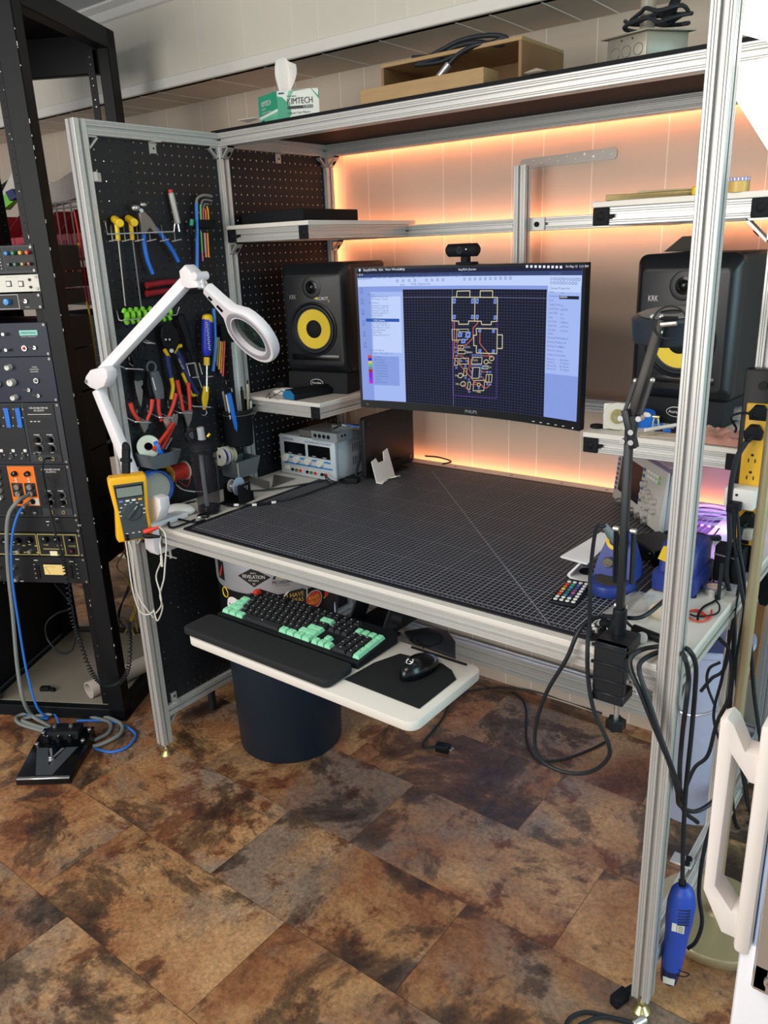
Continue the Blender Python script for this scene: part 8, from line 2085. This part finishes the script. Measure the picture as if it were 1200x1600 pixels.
def wrapped(fn, R_, th0, z0, name):
    """artwork laid on the drum: x along the curve, z up, centred at angle th0"""
    mb = MB(); fn(mb)
    W_ = []
    for v in mb.V:
        a_ = th0 + v.x / R_; rr_ = R_ - v.y; W_.append(Vector((BCx + rr_ * cos(a_), BCy + rr_ * sin(a_), z0 + v.z)))
    mb.V = W_; part(name, mb, t)
def ell(a, b, n=28, cx=0, cz=0): return [(cx + a * cos(2 * pi * i / n), 0, cz + b * sin(2 * pi * i / n)) for i in range(n)]
def th_of(u, v, R_):
    d = _ray(u, v); best = None
    ox, oy = CAM_P.x - BCx, CAM_P.y - BCy; a_ = d.x ** 2 + d.y ** 2; b_ = 2 * (ox * d.x + oy * d.y); c_ = ox * ox + oy * oy - R_ * R_
    disc = b_ * b_ - 4 * a_ * c_
    if disc < 0: return None
    tt = (-b_ - sqrt(disc)) / (2 * a_); p = CAM_P + d * tt
    return math.atan2(p.y - BCy, p.x - BCx), p.z
def stick_at(u, v, R_, fn, name='sticker'):
    r_ = th_of(u, v, R_)
    if r_: wrapped(fn, R_, r_[0], r_[1], name)
def sheet(mb, pts, m, y=0.0, n=6):
    """convex outline cut into upright strips so that it follows the curve"""
    x0_, x1_ = min(p[0] for p in pts), max(p[0] for p in pts); N = 16; V = []
    for k in range(N + 1):
        x = x0_ + (x1_ - x0_) * (.001 + .998 * k / N); zs = []
        for a, b in zip(pts, pts[1:] + pts[:1]):
            if (a[0] - x) * (b[0] - x) <= 0 and a[0] != b[0]: zs.append(a[2] + (b[2] - a[2]) * (x - a[0]) / (b[0] - a[0]))
        V += [(x, -y, min(zs)), (x, -y, max(zs))]
    mb.raw(V, [(2 * k, 2 * k + 2, 2 * k + 3, 2 * k + 1) for k in range(N)], m)
def f(mb):
    sheet(mb, [(-.052, 0, 0), (-.026, 0, -.015), (0, 0, -.032), (.026, 0, -.015), (.052, 0, 0), (.026, 0, .015), (0, 0, .03), (-.026, 0, .015)], BPRINT, -.0008 + .0016)
    mb.txt('REVELATION', (0, -.0014, -.004), (1, 0, 0), (0, 0, 1), .011, WRITE, 'C', .07); mb.txt('RECORDS', (0, -.0014, -.013), (1, 0, 0), (0, 0, 1), .005, WRITE, 'C', .032); mb.ring((0, -.0014, -.021), (0, 1, 0), .003, .0006, WRITE, 12, 4); mb.txt('SINCE', (0, -.0014, .011), (1, 0, 0), (0, 0, 1), .0045, WRITE)
stick_at(396, 902, .190, f)
def f(mb):
    mb.txt('MICHIGAN', (0, -.001, -.006), (1, 0, 0), (0, 0, 1), .011, BPRINT, 'C', .058); mb.txt('SYNTH WORKS', (0, -.001, -.014), (1, 0, 0), (0, 0, 1), .005, DSTEEL, 'C', .045)
    mb.prism([(-.03, 0, .008), (-.022, 0, .020), (-.016, 0, .022), (-.018, 0, .016), (-.022, 0, .008), (-.026, 0, .012)], (0, -.001, 0), BPRINT); mb.prism([(-.008, 0, .009), (.008, 0, .009), (.008, 0, .022), (-.008, 0, .022)], (0, -.001, 0), mat('gold sticker print', '#d8b048', .5))
stick_at(441, 909, .190, f)
def f(mb):
    sheet(mb, ell(.034, .032), WRITE, .0008); 
    mb.prism([(-.026, 0, .010), (-.010, 0, .004), (-.004, 0, .012), (.002, 0, .004), (.024, 0, .018), (.012, 0, -.008), (.004, 0, -.012), (-.004, 0, -.010)], (0, -.0016, 0), BPRINT); 
stick_at(366, 948, .188, f)
def f(mb):
    sheet(mb, [(-.030, 0, -.03), (.036, 0, -.03), (.040, 0, .022), (.02, 0, .032), (-.02, 0, .028), (-.036, 0, .012)], WRITE, .0006); sheet(mb, [(-.028, 0, -.03), (.033, 0, -.03), (.036, 0, .020), (.018, 0, .028), (-.018, 0, .024), (-.033, 0, .010)], BPRINT, .0011)
    mb.txt('I HAVE', (0, -.0016, .004), (1, 0, 0), (0, 0, 1), .014, mat('gold sticker print', '#d8b048'), 'C', .052); mb.txt('IDEAS', (.003, -.0016, -.014), (1, 0, 0), (0, 0, 1), .014, mat('gold sticker print', '#d8b048'), 'C', .042)
stick_at(462, 934, .188, f)
def f(mb):
    sheet(mb, ell(.031, .029), WRITE, .0006); sheet(mb, ell(.029, .027), RED, .0011); mb.txt('RIVER', (0, -.0016, .001), (1, 0, .0), (0, 0, 1), .012, YEL, 'C', .040); mb.txt('VALLEY', (0, -.0016, -.014), (1, 0, 0), (0, 0, 1), .012, YEL, 'C', .044)
stick_at(491, 936, .188, f)
def f(mb):
    mb.prism(ell(.010, .012), (0, -.0012, 0), RED); mb.prism(ell(.005, .005, 12, .018, -.004), (0, -.0012, 0), RED); mb.prism([(-.018, 0, -.012), (-.006, 0, -.006), (-.008, 0, -.014)], (0, -.0012, 0), mat('gold sticker print', '#d8b048'))
stick_at(510, 926, .188, f)
def f(mb): sheet(mb, ell(.006, .022), WRITE, .0006)
stick_at(523, 950, .188, f)
stick_at(352, 925, .188, lambda mb: mb.ring((0, 0, 0), (0, 1, 0), .016, .002, YEL, 20, 4))
stick_at(345, 890, .190, lambda mb: (sheet(mb, [(-.02, 0, -.03), (.02, 0, -.03), (.02, 0, .03), (-.02, 0, .03)], BPRINT, .0006), mb.prism([(-.012, 0, -.02), (0, 0, 0), (.012, 0, .02), (.012, 0, .01), (.002, 0, -.012), (-.006, 0, -.024)], (0, -.0014, 0), RED)))

# keyboard tray
TZ = .68
t = thing('keyboard_tray', 'white pull-out keyboard tray under the front desk edge', 'keyboard tray', (.86, -.08, TZ - .02), 0)
TX0, TX1, TY0, TY1 = .522, 1.206, -.216, .050
mb = MB(); mb.prism(rr_poly(TX0, TY0, TX1, TY1, .026, 6), (0, 0, .021), BOARD, .002, 2, o=(0, 0, TZ - .021), ux=(1, 0, 0), uy=(0, 1, 0)); part('board', mb, t)
mb = MB(); mb.bx((.78, .02, TZ - .028), (.93, .12, TZ - .021), BLKM, .001, 1); mb.bx((.80, .10, TZ - .03), (.91, .42, TZ - .012), BLKM, .002, 1)
for x in (.80, .905): mb.prism([Vector((x, .06, TZ - .02)), Vector((x, .13, TZ - .02)), Vector((x, .22, ZD - .002)), Vector((x, .15, ZD - .002))], (.005, 0, 0), ARM)
mb.bx((.76, .10, ZD - .006), (.95, .40, ZD - .001), ARM); mb.cyl((.93, .10, TZ + .03), (.96, .10, TZ + .03), .018, BLKM, n=18); part('arm_mechanism', mb, t, 'black arm mechanism')
mb = MB(); zp = .655; PPL = [PZ(u, v, zp) for u, v in ((632, 992), (668, 986), (700, 992), (712, 1008), (712, 1032), (640, 1004))]
mb.prism([p for p in PPL], (0, 0, .012), mat('slate plastic', '#2a3138', .5), .004, 2); part('mouse_platform', mb, t, 'slate mouse platform')
mb = MB(); mb.ring(PZ(667, 998, zp + .0125), (0, 0, 1), .037, .002, BLKM, 36, 6); part('palm_disc', mb, t)
mb = MB(); mb.bx((1.02, .035, TZ), (1.17, .040, TZ + .005), BLKM, .001, 1); part('stop_rail', mb, t)
# wrist rest
mb = MB()
mb.prism(rr_poly(.508, -.215, .982, -.122, .016, 5), (0, 0, .020), mat('black foam rest', '#17191c', .8, 0, .1, 200, bump=.1), .006, 3, o=(0, 0, TZ + .001), ux=(1, 0, 0), uy=(0, 1, 0))
solo('wrist_rest', mb, 'long black foam wrist rest in front of the keyboard', 'wrist rest')
# keyboard
t = thing('keyboard', 'black mechanical keyboard with mint green accent keys', 'keyboard', (.75, -.03, TZ), 0)
KX0, KX1, KY0, KY1 = .520, .982, -.112, .038
mb = MB(); mb.prism([(KY0, .0), (KY1, 0), (KY1, .030), (KY0, .016)], (KX1 - KX0, 0, 0), BLKM, .002, 1, o=(KX0, 0, TZ + .001), ux=(0, 1, 0), uy=(0, 0, 1)); part('case', mb, t)
pit = (KX1 - KX0 - .012) / 22.5; ky0 = KY0 + .012
KCAP = mat('charcoal keycap', '#1e2024', .5, 0, .05); 
def zk(y): return TZ + .001 + .016 + (y - KY0) / (KY1 - KY0) * .014
def key(cx, row, w, m, leg=True):
    x0_ = KX0 + .006 + cx * pit; x1_ = x0_ + w * pit; g = .0009
    ry = {0: ky0, 1: ky0 + pit, 2: ky0 + 2 * pit, 3: ky0 + 3 * pit, 4: ky0 + 4 * pit, 5: ky0 + 5.25 * pit}
    y0_ = ry[row] if row >= 0 else 0; y1_ = y0_ + pit * (2 if w < 0 else 1)
    return x0_ + g, x1_ - g, y0_ + g, y1_ - g
def mkkey(cx, row, w, m, tall=1):
    x0_, x1_, y0_, y1_ = key(cx, row, w, m)
    if tall == 2: y1_ += pit
    za, zb = zk(y0_), zk(y1_); h_ = .0085; i_ = .0028
    V = [(x0_, y0_, za), (x1_, y0_, za), (x1_, y1_, zb), (x0_, y1_, zb), (x0_ + i_, y0_ + i_ * .7, za + h_), (x1_ - i_, y0_ + i_ * .7, za + h_), (x1_ - i_, y1_ - i_ * 1.2, zb + h_), (x0_ + i_, y1_ - i_ * 1.2, zb + h_)]
    mb = MB(); mb.raw(V, [(3, 2, 1, 0), (0, 1, 5, 4), (1, 2, 6, 5), (2, 3, 7, 6), (3, 0, 4, 7), (4, 5, 6, 7)], m)
    cxx, cyy = (x0_ + x1_) / 2 - .002, (y0_ + y1_) / 2; zt = za + h_ + (zb - za) * .55 + .0002
    mb.raw([(cxx - .001, cyy, zt), (cxx + .0014, cyy, zt), (cxx + .0014, cyy + .003, zt + .0003), (cxx - .001, cyy + .003, zt + .0003)], [(0, 1, 2, 3)], WRITE if m is KCAP else mat('dark legend', '#2d6a50', .5))
    part('keycap', mb, t, None if m is KCAP else ('mint green keycap' if m is MINT else 'red keycap'))
mkkey(0, 5, 1, RED)
for c in (2, 3, 4, 5, 6.5, 7.5, 8.5, 9.5, 11, 12, 13, 14): mkkey(c, 5, 1, KCAP)
for c in range(13): mkkey(c, 4, 1, KCAP)
mkkey(13, 4, 2, MINT)
mkkey(0, 3, 1.5, MINT)
for c in range(12): mkkey(1.5 + c, 3, 1, KCAP)
mkkey(13.5, 3, 1.5, KCAP)
mkkey(0, 2, 1.75, MINT)
for c in range(11): mkkey(1.75 + c, 2, 1, KCAP)
mkkey(12.75, 2, 2.25, MINT)
mkkey(0, 1, 2.25, MINT)
for c in range(10): mkkey(2.25 + c, 1, 1, KCAP)
mkkey(12.25, 1, 2.75, MINT)
for c in range(3): mkkey(c * 1.25, 0, 1.25, MINT)
mkkey(3.75, 0, 6.25, KCAP)
for c in range(4): mkkey(10 + c * 1.25, 0, 1.25, MINT)
for c in range(3):
    mkkey(15.25 + c, 5, 1, KCAP); mkkey(15.25 + c, 4, 1, KCAP); mkkey(15.25 + c, 3, 1, KCAP); mkkey(15.25 + c, 0, 1, MINT)
mkkey(16.25, 1, 1, MINT)
for c in range(4): mkkey(18.5 + c, 4, 1, MINT)
for r in (3, 2, 1):
    for c in range(3): mkkey(18.5 + c, r, 1, KCAP)
mkkey(21.5, 2, 1, MINT, 2); mkkey(21.5, 0, 1, MINT, 2); mkkey(18.5, 0, 2, KCAP); mkkey(20.5, 0, 1, KCAP)
# mouse pad and mouse
mb = MB(); P_ = [PZ(u, v, TZ + .0005) for u, v in ((538, 1062), (655, 1108), (713, 1062), (706, 1048), (692, 1038), (660, 1030), (625, 1022), (585, 1036))]
mb.prism(P_, (0, 0, .002), mat('black pad cloth', '#0f1114', .75, 0, .1, 300), .0005, 1); solo('mouse_pad', mb, 'black mouse pad with curved right edge on the tray', 'mouse pad')
t = thing('mouse', 'black computer mouse with white round logo on the pad', 'mouse', PZ(650, 1055, TZ), 0)
ca, cb = PZ(636, 1062, TZ), PZ(672, 1038, TZ); cm = (ca + cb) / 2; dm = (cb - ca).normalized(); ma_ = math.atan2(dm.y, dm.x)
mb = MB(); bm = bmesh.new(); bmesh.ops.create_uvsphere(bm, u_segments=28, v_segments=16, radius=1)
for v in bm.verts:
    x, y, z = v.co; v.co = Vector((x * .058, y * (.031 + .004 * x), max(z, -.25) * (.030 - .008 * x)))
mb.bmx(bm, BLKG, Matrix.Translation(cm + Vector((0, 0, .0105))) @ Matrix.Rotation(ma_, 4, 'Z')); part('shell', mb, t)
mb = MB(); q = cm - dm * .030 + Vector((0, 0, .0395)); s_ = Vector((-dm.y, dm.x, 0)); nq = (Vector((0, 0, 1)) - dm * .5).normalized(); dq = dm + Vector((0, 0, .5)); dq.normalize()
mb.tube([q + s_ * (.0075 * cos(a_)) * -1 + dq * (.0075 * sin(a_)) for a_ in [radians(-60 + 280 * i / 14) * -1 for i in range(15)]], .0012, WRITE, 6); mb.tube([q, q - s_ * .007], .0011, WRITE, 6); part('logo', mb, t, 'white G logo')
mb = MB(); mb.tube([cb + Vector((0, 0, .012)), PZ(664, 1024, TZ + .006), PZ(660, 1008, TZ - .01), PZ(650, 1000, TZ - .012)], .0022, BLKM, 6, 5); part('cord', mb, t)
# brackets and box under the top (silver runner and black control box)
mb = MB(); mb.bx((.62, .30, ZD - .075), (.66, .70, ZD - .002), CAST, .003, 1); mb.bx((.585, .30, ZD - .075), (.62, .70, ZD - .065), CAST); solo('tray_slide', mb, 'silver slide rail under the desk behind the keyboard', 'slide')
mb = MB(); mb.bx((.72, .42, ZD - .055), (.90, .62, ZD - .002), BLKM, .003, 1); solo('cable_box', mb, 'black box fixed under the desk behind the keyboard', 'box')
# bucket under the right end
t = thing('bucket', 'pale blue white bucket under the right end of the desk', 'bucket', (1.485, .74, 0), 0)
mb = MB(); mb.lathe([(0, 0), (.095, 0), (.098, .004), (.120, .53), (.126, .535), (.126, .55), (.118, .55), (.094, .01), (0, .01)], mat('pale blue plastic', '#b4bcd8', .4), (1.485, .74, 0), (0, 0, 1), 40); part('body', mb, t)
mb = MB(); mb.tube([(1.485 - .122, .74, .50), (1.485 - .09, .66, .40), (1.485, .62, .36), (1.485 + .09, .66, .40), (1.485 + .122, .74, .50)], .003, STEEL, 6, 4); part('bail', mb, t)
# plug and cables on the floor under the desk
t = thing('plug_cord', 'black cord ending in a square plug on floor below tray', 'power cord', PZ(690, 1170, 0), 0)
q = PZ(692, 1168, .014); mb = MB(); mb.box(q, (.046, .03, .026), BLK, (0, 0, .25), .004); 
for k in (-.006, .006): mb.box(q + Vector((.028, .007 + k, 0)), (.012, .0015, .006), STEEL, (0, 0, .25))
part('plug', mb, t)
mb = MB(); mb.tube([q + Vector((-.022, -.004, 0)), PZ(664, 1170, .01), PZ(662, 1160, .008), PZ(674, 1145, .008), PZ(690, 1125, .008), PZ(700, 1105, .008), PZ(706, 1090, .008), PZ(740, 1078, .008), PZ(790, 1075, .008), PZ(840, 1082, .008), PZ(900, 1100, .008), PZ(940, 1115, .008)], .004, RUBBER, 8, 6); part('cord', mb, t)
cable('black_cable', 'black cord curving on the dark floor under the desk', [PZ(u, v, .006) for u, v in ((800, 1082), (815, 1092), (822, 1110), (822, 1150), (830, 1175), (845, 1188), (880, 1186), (920, 1172), (948, 1158))], .004)
# plugs at the foot of the front right post
t = thing('iec_plug', 'black angled plug lying behind the front right foot', 'plug', PZ(970, 1560, 0), 0)
a, b = PZ(958, 1567, .014), PZ(992, 1540, .014); mb = MB(); beam4(mb, a, a + (b - a) * .6, .026, .022, BLKM, Vector((0, 0, 1)), bev=.004); part('plug', mb, t); mb = MB(); mb.tube([a + (b - a) * .6, b], .009, BLKM, 10, radii=[.009, .006]); part('strain_relief', mb, t)
mb = MB(); mb.tube([PZ(u, v, .007) for u, v in ((1000, 1600), (970, 1594), (940, 1586), (915, 1582), (895, 1588), (885, 1602), (900, 1625), (960, 1640))], .0045, RUBBER, 8, 6); mb.tube([PZ(u, v, .012) for u, v in ((905, 1602), (935, 1590), (965, 1592), (1000, 1602))], .0045, RUBBER, 8, 6)
a, b = PZ(990, 1602, .012), PZ(1008, 1592, .014); mb.cyl(a, b, .0085, STEEL, n=16, ch=.001)
solo('jack_cable', mb, 'black cable coil with silver jack end at the bottom edge', 'cable')

# ---------------------------------------------------------------- far right: planks beyond the bench
mb = MB(); mb.prism([PY(u, v, .80) for u, v in ((1181, 945), (1196, 945), (1178, 1062), (1160, 1062))], (0, .03, 0), mat('raw pine', '#8a6238', .6, 0, .15, 14, stretch=(6, 1, 1))); solo('pine_board', mb, 'upright pine board leaning beyond the right posts', 'board')
mb = MB(); mb.prism([PY(u, v, .76) for u, v in ((1186, 945), (1182, 925), (1190, 895), (1200, 890), (1206, 940), (1196, 948))], (0, .03, 0), BLKM, .003, 1); solo('tool_pouch', mb, 'black pouch hanging beyond the gold lamp pole', 'pouch')

# ---------------------------------------------------------------- white machine with side handle, right foreground
CW = mat('white machine shell', '#dfe0e6', .35, 0, .02); CB = mat('beige white strip', '#dcd5cf', .45, 0, .02)
yc = -.78
def C(u, v, dy=0.0): return PY(u, v, yc + dy)
t = thing('white_machine', 'white machine with a side grab handle in the right foreground', 'machine', C(1180, 1500), 0)
def vert(p, z_): return Vector((p.x, p.y, z_))
top_z = C(1185, 1132).z; low_z = C(1150, 1490).z
x0_ = C(1150, 1300).x + .007; x1_ = x0_ + .012
mb = MB(); mb.bx((x0_, yc, low_z), (x1_, yc + .03, top_z), CB, .004, 2); part('edge_strip', mb, t, 'beige white edge strip')
mb = MB(); mb.bx((x0_ + .004, yc + .002, 0), (x0_ + .34, yc + .30, low_z + .012), CW, .006, 2); part('lower_body', mb, t)
mb = MB(); mb.bx((x1_, yc + .004, low_z), (x0_ + .34, yc + .30, top_z - .01), mat('clear blue panel', '#9fb6d6', .15, 0, .05), .004, 2); part('panel', mb, t, 'pale blue glossy panel')
mb = MB(); fx = x1_ + .004
mb.bx((fx, yc - .004, low_z - .02), (fx + .012, yc + .006, top_z - .02), STEEL, .002, 1); mb.bx((fx, yc - .004, low_z - .022), (fx + .30, yc + .006, low_z + .004), STEEL, .002, 1); part('frame', mb, t, 'silver frame')
mb = MB(); p = Vector((fx + .014, yc - .004, low_z - .008)); mb.lathe([(.006, 0), (.0055, .002), (0, .0025)], STEEL, p, (0, -1, 0), 16); mb.box(p + Vector((0, -.0027, 0)), (.007, .0004, .0012), DSTEEL); mb.box(p + Vector((0, -.0027, 0)), (.0012, .0004, .007), DSTEEL); part('screw', mb, t)
mb = MB(); p = Vector((fx + .030, yc + .0, low_z + .055)); mb.cyl(p, p + Vector((0, -.012, 0)), .009, BLKG, n=16); mb.cyl(p + Vector((.004, 0, -.02)), p + Vector((.004, -.008, -.02)), .007, STEEL, n=14); part('latch', mb, t, 'black latch')
hx = C(1128, 1300).x
ha, hb = C(1135, 1122, -.01), C(1117, 1428, -.01)
zt_, zb_ = C(1145, 1150).z, C(1130, 1432).z
hw = .017
mb = MB()
Hx = x0_ - .026
pr = [(x0_ + .002, zt_ - .012), (x0_ + .002, zt_ - .036), (Hx + .022, zt_ - .036), (Hx + .010, zt_ - .020), (Hx + .009, zb_ + .020), (Hx + .022, zb_ + .004), (x0_ + .002, zb_ + .004), (x0_ + .002, zb_ - .020), (Hx + .016, zb_ - .020), (Hx, zb_ + .012), (Hx - .001, zt_ + .006), (Hx + .004, zt_ + .010), (Hx + .009, zt_ + .006), (Hx + .018, zt_ - .012)]
mb.prism([Vector((x, yc + .004, z_)) for x, z_ in pr], (0, .020, 0), CB, .003, 2); part('handle', mb, t, 'white grab handle')
